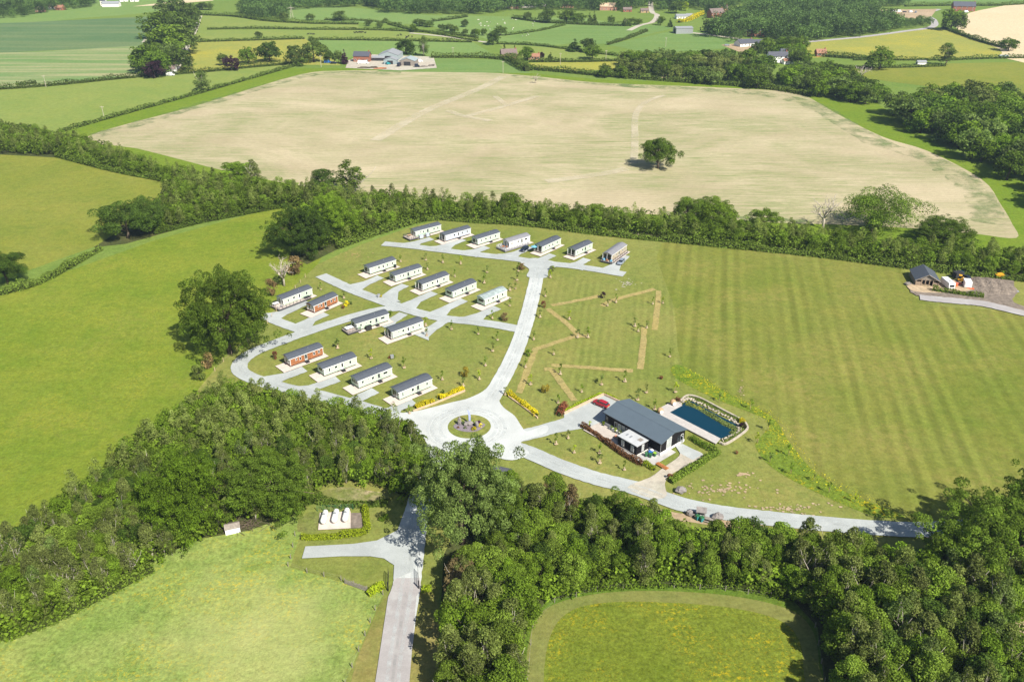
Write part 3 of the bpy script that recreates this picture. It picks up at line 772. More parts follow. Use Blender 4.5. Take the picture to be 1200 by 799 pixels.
# ------------------------------------------------------------------ trees: meshes of each kind
def crown_mesh(name, seed, H, Wd, base, n_puff, n_leaf, leaf, shape='oak', jitter=0.55):
    r = np.random.default_rng(seed)
    C, Rr = [], []
    ph = r.uniform(0, 6.283, 4)
    B = []
    nb_ = 13
    for i in range(nb_ if shape == 'oak' else 0):      # boughs carry the foliage in uneven masses
        q = (i + 0.5) / nb_
        uz = 1 - 1.55 * q
        az = i * 2.399 + ph[0] + r.normal(0, 0.25)
        ur = math.sqrt(max(0.0, 1 - uz * uz))
        k = (0.62 + 0.22 * r.random()) * (1 + 0.16 * math.sin(2 * az + ph[1]))
        B.append(np.array([ur * math.cos(az) * Wd / 2 * k, ur * math.sin(az) * Wd / 2 * k, base + (H - base) * (0.47 + 0.42 * uz * r.uniform(0.82, 1.08))]))
    for i in range(n_puff):
        if shape == 'oak':
            c = B[i % len(B)] + r.normal(0, 1, 3) * (np.array([0.095, 0.095, 0.075]) if n_puff < 200 else np.array([0.115, 0.115, 0.095])) * np.array([Wd, Wd, Wd])
            c[2] = min(max(c[2], base), H * 0.97)
            rad = Wd * (r.uniform(0.034, 0.066) if n_puff > 200 else r.uniform(0.075, 0.135) if n_puff > 70 else r.uniform(0.10, 0.17)) * np.array([1, 1, 0.85])
        elif shape == 'birch':
            z = r.random() ** 0.85
            prof = math.sin(math.pi * min(1, 0.12 + z * 0.86)) ** 0.8
            a = r.random() * 6.283
            k = Wd / 2 * prof * math.sqrt(r.random()) * 0.85
            c = np.array([k * math.cos(a), k * math.sin(a), base + (H - base) * z * 0.93])
            rad = Wd * r.uniform(0.10, 0.19) * np.array([1, 1, 1.35])
        elif shape == 'cone':
            z = r.random() ** 1.4
            a = r.random() * 6.283
            k = Wd / 2 * (1 - z) * (0.6 + 0.4 * r.random())
            c = np.array([k * math.cos(a), k * math.sin(a), base + (H - base) * z * 0.95])
            rad = Wd * (0.06 + 0.14 * (1 - z)) * np.array([1, 1, 0.8])
        else:
            u = r.normal(0, 1, 3); u /= np.linalg.norm(u)
            k = 0.55 + 0.28 * r.random()
            c = np.array([u[0] * Wd / 2 * k, u[1] * Wd / 2 * k, base + (H - base) * (0.5 + 0.40 * u[2])])
            rad = Wd * r.uniform(0.11, 0.19) * np.array([1, 1, 1.0])
        C.append(c); Rr.append(rad)
    C, Rr = np.array(C), np.array(Rr)
    w = Rr[:, 0] ** 2; w = w / w.sum()
    idx = r.choice(n_puff, n_leaf, p=w)
    u = r.normal(0, 1, (n_leaf, 3)); u /= np.linalg.norm(u, axis=1)[:, None]
    u[:, 2] = np.where(r.random(n_leaf) < 0.55, np.abs(u[:, 2]), u[:, 2])
    rad = r.uniform(0.62, 1.06, n_leaf) ** 0.7
    pts = C[idx] + u * Rr[idx] * rad[:, None]
    pts[:, 2] = np.maximum(pts[:, 2], base * 0.55)
    mb = MB()
    up = np.array([0, 0, 0.25])
    mb.leaves(pts, u + up, leaf, r, jitter)
    # each puff has its own slight tint so that clumps read
    pt = r.uniform(-0.25, 0.25, n_puff)
    mb.t = np.clip(np.array(mb.t) + pt[idx], 0, 1).tolist()
    return mb.mesh(name, M['l_oak'], tint=True), C

def trunk_mesh(name, seed, H, base, r0, C, mat, nb=7, stems=1):
    r = np.random.default_rng(seed + 99)
    mb = MB()
    for s_ in range(stems):
        lean = r.normal(0, 0.04 if stems == 1 else 0.12, 2)
        pts, rad = [], []
        for i in range(6):
            f = i / 5
            pts.append((lean[0] * H * f + r.normal(0, 0.01 * H) * (i > 0), lean[1] * H * f + r.normal(0, 0.01 * H) * (i > 0), H * 0.82 * f - 0.05))
            rad.append(r0 * (1 - f * 0.85) * (1.35 if i == 0 else 1))
        mb.tube(pts, rad, 7)
        ids = r.choice(len(C), min(nb, len(C)), replace=False)
        for k in ids:
            a = Vector(pts[int(r.integers(1, 4))]); b = Vector(C[k])
            mid = (a + b) / 2 + Vector((0, 0, 0.05 * H))
            mb.tube([a, mid, b], [r0 * 0.42, r0 * 0.28, r0 * 0.08], 5)
    return mb.mesh(name, mat, smooth=True)

KIND = {}
def make_kind(key, n, H, Wd, base, puffs, leaves, leaf, shape, r0, mat, nb=7, stems=1, jitter=0.55):
    KIND[key] = []
    for i in range(n):
        seed = sum(map(ord, key)) * 7 + i * 13
        cm, C = crown_mesh('crown', seed, H, Wd, base, puffs, leaves, leaf, shape, jitter)
        tm = trunk_mesh('trunk', seed, H, base, r0, C, mat, nb, stems)
        KIND[key].append((cm, tm, H, Wd))
make_kind('oak', 5, 16, 18, 1.6, 100, 26000, 0.42, 'oak', 0.55, M['bark'], 14, 1, 0.6)
make_kind('bigoak', 4, 16, 18, 1.6, 420, 62000, 0.27, 'oak', 0.55, M['bark'], 26, 1, 0.6)
make_kind('dense', 3, 16, 18.5, 1.0, 620, 70000, 0.29, 'oak', 0.55, M['bark'], 14, 1, 0.6)
make_kind('round', 3, 11, 8.4, 0.8, 65, 9000, 0.36, 'oak', 0.28, M['bark'], 8, 1, 0.6)
make_kind('birch', 6, 10, 3.8, 1.4, 46, 3800, 0.24, 'birch', 0.11, M['birchbark'], 9, 2, 0.9)
make_kind('young', 5, 8.5, 5.4, 0.6, 46, 7200, 0.25, 'egg', 0.16, M['bark'], 6, 1, 0.75)
make_kind('far', 5, 12, 11.5, 0.2, 65, 2600, 0.80, 'oak', 0.4, M['bark'], 5, 1, 0.65)
make_kind('cone', 2, 14, 7, 0.6, 50, 1700, 0.75, 'cone', 0.3, M['bark'], 3)
make_kind('shrub', 3, 2.6, 3.2, 0.05, 18, 1100, 0.25, 'egg', 0.06, M['bark'], 4)
make_kind('sapling', 4, 3.0, 1.25, 1.0, 12, 240, 0.19, 'birch', 0.03, M['bark'], 4)
make_kind('wide', 2, 13, 22, 3.0, 60, 17000, 0.42, 'oak', 0.6, M['bark'], 26)

_rt = random.Random(77)
def tree(name, key, pos, label, cat='tree', group=None, H=None, Wd=None, mat=None, tmat=None, parts=True, var=None):
    v = KIND[key][_rt.randrange(len(KIND[key])) if var is None else var % len(KIND[key])]
    sz = (H or v[2]) / v[2]
    sx = (Wd or v[3] * sz) / v[3]
    rz = _rt.uniform(0, 6.283)
    o = thing(name, (pos.x, pos.y, 0), rz, label, cat, group, (sx, sx, sz))
    link('trunk', v[1], o, tmat)
    link('crown', v[0], o, mat)
    return o

# ------------------------------------------------------------------ places used in labels
LM = [('the roundabout flag', 550, 490), ('the red car', 703, 471), ('the pool', 815, 495), ('the black clubhouse', 755, 500), ('the pale roofed black annexe', 742, 520),
      ('the white gas tanks', 395, 608), ('the black entrance gates', 476, 685), ('the timber gabled stable', 1080, 323), ('the rubble heap', 1165, 338),
      ('the lone tree in the ripening crop', 773, 185), ('the farmyard barns', 460, 72), ('the white cottage', 910, 72), ('the brick house on the skyline', 1128, 15),
      ('the grey metal shed', 800, 37), ('the tree copse in the crop fields', 195, 55), ('the top junction', 632, 309), ('the loop bend', 282, 430), ('the buttercup field', 680, 78), ('the buttercup field', 1060, 60),
      ('the caravan with the pale roof', 577, 350), ('the taupe caravan', 717, 297), ('the blue grey caravan', 533, 276), ('the white decked caravan', 601, 287), ('the loop caravan in orange timber', 355, 415),
      ('the upper orange timber caravan', 378, 355), ('the yellow shrub row by the lane', 515, 468), ('the yellow shrub row on the lawn', 610, 475), ('the top row end caravan', 495, 272), ('the last mint caravan by the roundabout', 483, 453),
      ('the end of the middle lane', 376, 323), ('the wild flower strip', 940, 550), ('the dry strip corner', 628, 409), ('the dry strip by the paddock', 752, 410), ('the north road', 606, 400), ('the far dry strip', 770, 350)]
_used = {}
def rel(px, what):
    """a label that says which one by the nearest landmark"""
    best = sorted(LM, key=lambda m: math.hypot((m[1] - px[0]), (m[2] - px[1]) * 1.7))
    dirs = ['left of', 'right of', 'behind', 'in front of']
    for m in best[:14]:
        dx, dy = px[0] - m[1], (px[1] - m[2]) * 1.7
        d = ('left of' if dx < 0 else 'right of') if abs(dx) > abs(dy) else ('beyond' if dy < 0 else 'on the near side of')
        s = f'{what} {d} {m[0]}'
        if abs(dx) > 0.35 * abs(dy) and abs(dy) > 0.35 * abs(dx):
            s2 = f"{what} {'beyond' if dy < 0 else 'on the near side of'} {m[0]}, to its {'left' if dx < 0 else 'right'}"
            if s2 not in _used and len(s2.split()) <= 16: _used[s2] = 1; return s2
        if s not in _used and len(s.split()) <= 16: _used[s] = 1; return s
    m = best[0]
    for w in ('a little', 'some way', 'well', 'farthest'):
        s = f"{what} {w} {'left of' if px[0] < m[1] else 'right of'} {m[0]}"
        if s not in _used: _used[s] = 1; return s
    return s


# ------------------------------------------------------------------ static caravans
def frame_of(N, Rt):
    a, b = P(*N, ZG), P(*Rt, ZG)
    d = b - a
    return a, math.atan2(d.y, d.x), d.length

def caravan(N, Rt, label, wall='mint', roof='rooftile', front='bay', side=0, L=None, pad=True, name='static_caravan'):
    o, rz, LL = frame_of(N, Rt)
    L = L or min(12.4, max(9.8, LL))
    W = 3.75
    root = thing(name, o, rz, label, 'static caravan', 'static caravans on the park')
    wm = M[wall]
    MB().bb(0.35, L - 0.35, 0.3, W - 0.3, 0.12, 0.52).build('chassis', M['dark'], root)
    for wx in (L * 0.42, L * 0.52):
        for wy in (0.34, W - 0.34):
            MB().tube([(wx, wy - 0.12, 0.3), (wx, wy + 0.12, 0.3)], 0.29, 10).build('wheel', M['tyre'], root)
    MB().prism([(0, 0.5), (W, 0.5), (W, 2.72), (W * 0.75, 3.14), (W / 2, 3.33), (W * 0.25, 3.14), (0, 2.72)], 0, L).build('wall', wm, root)
    pr = [(-0.16, 2.70), (W * 0.25, 3.19), (W / 2, 3.40), (W * 0.75, 3.19), (W + 0.16, 2.70), (W + 0.16, 2.78), (W * 0.75, 3.29), (W / 2, 3.50), (W * 0.25, 3.29), (-0.16, 2.78)]
    rf = MB().prism(pr, -0.55, L + 0.12).build('roof', M[roof], root)
    ft = MB()
    ft.bb(-0.55, L + 0.12, -0.185, -0.163, 2.62, 2.77)
    ft.build('gutter', M['white'], rf)
    MB().tube([(L * 0.62, W * 0.36, 3.3), (L * 0.62, W * 0.36, 3.62)], 0.09, 8).build('flue', M['steel'], rf)
    for cx, cy in ((-0.006, -0.006), (L - 0.10, -0.006)):
        MB().bb(cx, cx + 0.106, cy, cy + 0.11, 0.5, 2.71).build('corner_trim', M['white'], root)
    def win(x0, x1, z0, z1, y=0.0, g='glass'):
        f = MB()
        t_ = 0.07
        f.bb(x0, x1, y - 0.03, y + 0.02, z0, z0 + t_).bb(x0, x1, y - 0.03, y + 0.02, z1 - t_, z1)
        f.bb(x0, x0 + t_, y - 0.03, y + 0.02, z0 + t_, z1 - t_).bb(x1 - t_, x1, y - 0.03, y + 0.02, z0 + t_, z1 - t_)
        w = MB()
        f = f.build('window', M['white'], root)
        w.bb(x0 + t_, x1 - t_, y - 0.012, y + 0.02, z0 + t_, z1 - t_).build('pane', M[g], f)
    def fwin(y0, y1, z0, z1, g='glass'):
        t_ = 0.08
        f = MB()
        f.bb(-0.03, 0.02, y0, y1, z0, z0 + t_).bb(-0.03, 0.02, y0, y1, z1 - t_, z1)
        f.bb(-0.03, 0.02, y0, y0 + t_, z0 + t_, z1 - t_).bb(-0.03, 0.02, y1 - t_, y1, z0 + t_, z1 - t_)
        f = f.build('window', M['white'], root)
        MB().bb(-0.012, 0.02, y0 + t_, y1 - t_, z0 + t_, z1 - t_).build('pane', M[g], f)
    if front == 'bay':
        fwin(0.45, 1.35, 1.1, 2.35); fwin(1.43, 2.33, 1.1, 2.35); fwin(2.41, 3.31, 1.1, 2.35)
    elif front == 'wide':
        fwin(0.55, 3.2, 1.25, 2.3)
    elif front == 'doors':
        fwin(0.5, 1.25, 1.0, 2.4)
        d = MB().bb(-0.03, 0.02, 1.45, 3.3, 0.58, 2.45).build('french_door', M['white'], root)
        MB().bb(-0.045, 0.0, 1.55, 2.33, 0.75, 2.36).build('pane', M['glass'], d)
        MB().bb(-0.045, 0.0, 2.42, 3.2, 0.75, 2.36).build('pane', M['glass'], d)
    elif front == 'porch':           # open porch: dark recess behind white posts
        d = MB().bb(-0.03, 0.02, 0.4, 3.35, 0.58, 2.55).build('french_door', M['dark'], root)
        MB().bb(-0.045, 0.0, 0.6, 1.5, 0.75, 2.4).build('pane', M['glass'], d)
        MB().bb(-0.045, 0.0, 2.3, 3.15, 0.75, 2.4).build('pane', M['glass'], d)
        for yy in (0.08, W - 0.08, 1.9):
            MB().bb(-0.50, -0.40, yy - 0.05, yy + 0.05, 0.5, 3.0 if yy == 1.9 else 2.74).build('porch_post', M['white'], root)
        MB().bb(-0.55, -0.03, 0.02, W - 0.02, 0.40, 0.52).build('porch_floor', M['oldwood'], root)
    elif front == 'glazed':
        for k in range(4): fwin(0.2 + k * 0.85, 0.98 + k * 0.85, 0.75, 2.45, 'glass_pale' if k % 2 else 'glass')
    lay = [((0.18, 0.55, .7), (0.30, 0.62, 1.0), (0.47, 0.9), (0.72, 0.7, 1.0), (0.87, 0.62, 1.0)),
           ((0.16, 0.55, 1.1), (0.36, 0.9, .8), (0.55, 0.9), (0.80, 0.75, 1.0)),
           ((0.12, 0.7, .9), (0.28, 0.45, .5), (0.42, 0.8, 0.9), (0.60, 0.9), (0.80, 1.5, 0.8)),
           ((0.20, 0.5, .6), (0.34, 0.8, .9), (0.50, 0.9), (0.66, 0.6, 1.0), (0.86, 0.6, 1.0)),
           ((0.10, 0.5, 1.3), (0.40, 0.85, 1.0), (0.56, 0.9), (0.84, 0.6, 1.0))][side % 5]
    for w in lay:
        x = w[0] * L
        if len(w) == 2:               # the door and its steps
            d = MB().bb(x - 0.45, x + 0.45, -0.035, 0.02, 0.55, 2.5).build('door', M['white' if side % 2 else 'glass_pale'], root)
            MB().bb(x - 0.28, x + 0.28, -0.05, 0.0, 1.2, 2.38).build('door_pane', M['glass'], d)
            MB().bb(x + 0.32, x + 0.38, -0.075, -0.035, 1.4, 1.5).build('handle', M['steel'], d)
            st = MB()
            st.bb(x - 0.55, x + 0.55, -0.75, -0.06, 0.30, 0.42).bb(x - 0.55, x + 0.55, -1.05, -0.75, 0.12, 0.22)
            st.bb(x - 0.5, x - 0.44, -0.7, -0.1, 0.0, 0.30).bb(x + 0.44, x + 0.5, -0.7, -0.1, 0.0, 0.30).bb(x - 0.5, x - 0.44, -1.0, -0.8, 0, 0.12).bb(x + 0.44, x + 0.5, -1.0, -0.8, 0, 0.12)
            st.tube([(x + 0.52, -1.0, 0.2), (x + 0.52, -1.0, 1.1), (x + 0.52, -0.1, 1.35)], 0.03, 5)
            st.build('steps', M['dark'], root)
        else:
            win(x - w[1] / 2, x + w[1] / 2, 2.3 - w[2], 2.3)
    if pad:
        c, s = math.cos(rz), math.sin(rz)
        q = [(-2.9, -1.35), (L + 0.9, -1.35), (L + 0.9, W + 0.15), (-2.9, W + 0.15)]
        poly_obj('concrete_pad', [o + Vector((x * c - y * s, x * s + y * c, 0)) for x, y in q], M['concrete'], ZG - 0.004)
    return root, o, rz, L, W

def rail_run(mb, a, b, h0, h1, n, r=0.035):
    a, b = Vector(a), Vector(b)
    for i in range(n + 1):
        p = a.lerp(b, i / n)
        mb.box((p.x, p.y, (h0 + h1) / 2), (0.09, 0.09, h1 - h0))
    for k in (0.35, 0.65, 1.0):
        z = h0 + (h1 - h0) * k - 0.04
        mb.tube([(a.x, a.y, z), (b.x, b.y, z)], r, 4)

def deck(o, rz, L, W, label, mat, front=3.4, side=1.5, slen=0.75, glass=False):
    """a raised deck across the front of a caravan and along its near side"""
    d = thing('veranda_deck', o, rz, label, 'decking', 'raised decks beside the caravans')
    pts = [(-front, -side), (L * slen, -side), (L * slen, -0.12), (-0.1, -0.12), (-0.1, W), (-front, W)]
    MB().prism(pts, 0.40, 0.52, 'z').build('platform', M['concrete' if mat == 'deck_dark' else mat], d)
    sk = MB()
    sk.bb(-front - 0.03, -front + 0.02, -side - 0.02, W, 0.0, 0.515).bb(-front + 0.02, L * slen, -side - 0.03, -side + 0.02, 0.0, 0.515).bb(-front + 0.02, -0.6, W - 0.02, W + 0.03, 0, 0.515)
    sk.build('skirt', M[mat], d)
    rl = MB()
    rail_run(rl, (-front + 0.06, -side + 0.06, 0), (-front + 0.06, W - 0.06, 0), 0.52, 1.45, 5)
    rail_run(rl, (-front + 0.06, -side + 0.06, 0), (L * slen - 0.1, -side + 0.06, 0), 0.52, 1.45, 9)
    rail_run(rl, (-front + 0.06, W - 0.06, 0), (-0.7, W - 0.06, 0), 0.52, 1.45, 3)
    rl.build('railing', M[mat if mat == 'deck_dark' else 'white'], d)
    if glass:
        MB().bb(-front + 0.05, -front + 0.07, -side + 0.12, W - 0.12, 0.56, 1.32).build('glass_panel', M['glass_pale'], d)
    return d

cv = {}
spec = [
 ('A1', (487.5, 279), (517, 271), 'mint caravan with a dark railed deck at the far left end of the back row', 'mint', 'rooftile', 'glazed', 0),
 ('A2', (522.6, 283.6), (551.8, 275), 'pale blue grey caravan with a dark porch front in the back row', 'bluegrey', 'rooftile', 'porch', 3),
 ('A3', (560.2, 288.1), (585.8, 280), 'mint caravan in the back row between the blue grey one and the white decked one', 'mint', 'rooftile', 'doors', 1),
 ('A4', (597, 291.6), (621, 284), 'white caravan with a mid grey roof and a cluttered grey deck in the back row', 'cream', 'roofgrey', 'glazed', 2),
 ('A5', (635.8, 296.9), (657, 287.1), 'mint caravan with a dark porch front right of the parked dark blue car', 'mint', 'rooftile', 'porch', 1),
 ('A6', (674.8, 301.3), (694, 292.6), 'small mint caravan beside the taupe one in the back row', 'mint', 'rooftile', 'porch', 4),
 ('A7', (717.1, 307), (734, 295), 'taupe caravan with grey roof and dark deck at the right end of the back row', 'taupe', 'roofgrey', 'porch', 0),
 ('B1', (434, 322.5), (464.4, 312.5), 'mint caravan with a white front at the far left of the second row', 'mint', 'rooftile', 'doors', 3),
 ('B2', (464, 331.5), (494.8, 321.5), 'mint caravan second from the left in the second row with a brown door', 'mint', 'rooftile', 'doors', 0),
 ('B3', (496.1, 341.6), (526.4, 330.3), 'mint caravan in the middle of the second row with a glazed front', 'mint', 'rooftile', 'porch', 1),
 ('B4', (530.9, 350.4), (558.4, 339.1), 'mint caravan with a wide front window next to the pale roofed one', 'mint', 'rooftile', 'wide', 4),
 ('B5', (568.6, 359.6), (594, 348.6), 'mint caravan with a weathered pale green roof by the north road', 'mint', 'roofpale', 'wide', 1),
 ('C1', (333, 359.5), (366.5, 346.5), 'mint caravan with a long dark railed deck beside the left boundary', 'mint', 'rooftile', 'glazed', 1),
 ('C2', (369, 367.5), (396.5, 355), 'orange timber caravan with a white door next to the caravan with the long deck', 'cedar', 'rooftile', 'glazed', 0),
 ('D1', (419, 388.5), (456.2, 376.5), 'mint caravan with a dark square front deck in the middle of the lawn', 'mint', 'rooftile', 'doors', 2),
 ('D2', (460.6, 398.1), (496.4, 385.3), 'mint caravan without a deck right of the one with the square front deck', 'mint', 'rooftile', 'porch', 3),
 ('E1', (341, 430.6), (379.3, 416.5), 'orange timber caravan with a white front inside the loop road', 'cedar', 'rooftile', 'glazed', 0),
 ('E2', (380.6, 441.9), (418.5, 427.9), 'mint caravan right of the orange timber one in the front row', 'mint', 'rooftile', 'wide', 1),
 ('E3', (421, 456.3), (459.8, 440.5), 'mint caravan with three front windows in the front row, one from its right end', 'mint', 'rooftile', 'bay', 2),
 ('E4', (468.6, 469.8), (506.7, 453.6), 'mint caravan nearest the roundabout, beside the yellow shrubs', 'mint', 'rooftile', 'doors', 4)]
for k, N_, R_, lab, wl, rf, fr, sd in spec:
    cv[k] = caravan(N_, R_, lab, wl, rf, fr, sd, pad=k not in ('A1', 'A4', 'A7', 'C1', 'D1'))
def onto(k, x, y, z=0.0):
    _, o, rz, L, W = cv[k]
    c, s = math.cos(rz), math.sin(rz)
    return o + Vector((x * c - y * s, x * s + y * c, z))
for k, lab, mt, fr, sd, sl in (('A1', 'charcoal deck with railings on the far left caravan of the back row', 'deck_dark', 3.6, 1.0, 0.35), ('A4', 'grey deck with pale railings crowded with furniture in front of the white caravan', 'deck_grey', 3.4, 1.5, 0.85),
                           ('A7', 'charcoal deck along the taupe caravan with two blue bean bags', 'deck_dark', 1.9, 0.9, 0.95), ('C1', 'long charcoal deck wrapping the caravan by the left boundary', 'deck_dark', 3.0, 1.6, 0.85), ('D1', 'square charcoal deck with a white table at the caravan front', 'deck_dark', 3.4, 0.3, 0.10)):
    _, o, rz, L, W = cv[k]
    deck(o, rz, L, W, lab, mt, fr, sd, sl)
    # strip of pale slab where the caravan stands
    c, s = math.cos(rz), math.sin(rz)
    poly_obj('concrete_pad', [o + Vector((x * c - y * s, x * s + y * c, 0)) for x, y in ((0, -1.3), (L + 0.9, -1.3), (L + 0.9, W), (0, W))], M['concrete'], ZG - 0.004)

def table(p, rz, label, mat, r=0.7, round_=False):
    o = thing('garden_table', p, rz, label, 'table')
    if round_: MB().tube([(0, 0, 0.70), (0, 0, 0.75)], r, 14).build('tabletop', mat, o)
    else: MB().bb(-r, r, -r * 0.7, r * 0.7, 0.70, 0.75).build('tabletop', mat, o)
    for x, y in ((1, 1), (1, -1), (-1, 1), (-1, -1)):
        MB().bb(x * r * 0.62 - 0.03, x * r * 0.62 + 0.03, y * r * 0.45 - 0.03, y * r * 0.45 + 0.03, 0, 0.70).build('leg', M['steel'], o)
    return o
def chair(p, rz, label, mat, group=None):
    o = thing('garden_chair', p, rz, label, 'chair', group)
    MB().bb(-0.25, 0.25, -0.25, 0.25, 0.42, 0.47).build('seat', mat, o)
    MB().bb(-0.25, 0.25, 0.21, 0.26, 0.47, 0.95).build('backrest', mat, o)
    for x in (-0.21, 0.21):
        for y in (-0.21, 0.21): MB().bb(x - 0.02, x + 0.02, y - 0.02, y + 0.02, 0, 0.42).build('leg', M['dark'], o)
    return o
def beanbag(p, label, mat, r=0.6):
    g = random.Random(int(p.x * 100) % 999)
    mb = MB()
    secs = []
    for i, (z, q) in enumerate(((0, 0.85), (0.12, 1.0), (0.3, 0.95), (0.5, 0.7), (0.68, 0.45), (0.78, 0.15))):
        secs.append([(r * q * math.cos(a * 0.5236) * g.uniform(0.94, 1.06) + 0.1 * i * r * 0.3, r * q * math.sin(a * 0.5236) * g.uniform(0.94, 1.06), z) for a in range(12)])
    o = mb.loft(secs).build('beanbag', mat, None, True)
    o.location = p
    return tag(o, label, 'bean bag')
beanbag(onto('A7', -1.1, 2.9, 0.52), 'blue bean bag at the far corner of the taupe caravan deck', M['skyblue'])
beanbag(onto('A7', -1.1, -0.1, 0.52), 'blue bean bag at the near corner of the taupe caravan deck', M['skyblue'])
beanbag(onto('A7', -1.2, 1.5, 0.52), 'orange bean bag between two blue ones on the dark deck', M['orangewood'], 0.5)
table(onto('D1', -1.7, 2.0, 0.52), cv['D1'][2], 'large white table on the square charcoal deck', M['white'], 1.3)
table(onto('C1', -1.6, 2.2, 0.52), cv['C1'][2], 'white table on the long charcoal deck by the left boundary', M['white'], 1.0)
chair(onto('C1', -1.3, -0.5, 0.52), cv['C1'][2], 'grey chair at the corner of the long charcoal deck', M['steel'])
table(onto('A4', -2.0, 1.2, 0.52), cv['A4'][2], 'round orange table on the cluttered grey deck', M['orangewood'], 0.6, True)
for i, (x, y, a, lab, mt) in enumerate(((-2.9, 1.4, 1.6, 'orange garden chair left of the orange table on the grey deck', 'orangewood'), (-1.2, 0.3, -1.2, 'orange garden chair by the steps of the white caravan', 'orangewood'), (-1.9, 2.6, 0.1, 'grey garden chair behind the orange table', 'steel'))):
    chair(onto('A4', x, y, 0.52), cv['A4'][2] + a, lab, M[mt])
table(onto('A1', -1.8, 1.9, 0.52), cv['A1'][2], 'pale timber table on the far left railed deck', M['timber'], 0.9)
def cabinet(p, rz, d, label, mat, name='storage_box', cat='storage box'):
    o = thing(name, p, rz, label, cat)
    MB().bb(-d[0] / 2, d[0] / 2, -d[1] / 2, d[1] / 2, 0, d[2]).build('body', mat, o)
    MB().prism([(-d[1] / 2 - 0.04, d[2]), (d[1] / 2 + 0.04, d[2]), (d[1] / 2 + 0.04, d[2] + 0.12), (-d[1] / 2 - 0.04, d[2] + 0.05)], -d[0] / 2 - 0.04, d[0] / 2 + 0.04).build('lid', mat, o)
    return o
cabinet(onto('A1', 1.6, -1.3), cv['A1'][2], (1.7, 0.8, 1.2), 'pale grey storage box at the deck steps of the far left caravan', M['bluegrey'])
cabinet(onto('A1', 4.6, -1.3), cv['A1'][2], (1.4, 0.8, 1.2), 'second pale grey storage box further along the far left caravan', M['bluegrey'])
cabinet(onto('D1', 3.4, -1.0), cv['D1'][2], (1.9, 0.8, 1.3), 'dark green storage box against the caravan with the square deck', M['dark'])
cabinet(onto('C1', 8.6, -0.9), cv['C1'][2], (2.0, 0.9, 0.9), 'dark storage chest behind the long deck', M['dark'])
cabinet(onto('B1', 10.6, -0.5), cv['B1'][2], (0.7, 0.6, 1.1), 'black gas locker at the rear of the far left second row caravan', M['dark'])
# parasol by the porch caravan
ps = thing('parasol', onto('A5', -0.9, 3.4), 0, 'turquoise parasol at the porch of the caravan by the dark blue car', 'parasol')
MB().tube([(0, 0, 0), (0, 0, 2.55)], 0.03, 6).build('pole', M['steel'], ps)
MB().loft([[(1.25 * math.cos(a * math.pi / 4), 1.25 * math.sin(a * math.pi / 4), 2.15) for a in range(8)], [(0.05 * math.cos(a * math.pi / 4), 0.05 * math.sin(a * math.pi / 4), 2.6) for a in range(8)]]).build('canopy', M['skyblue'], ps)

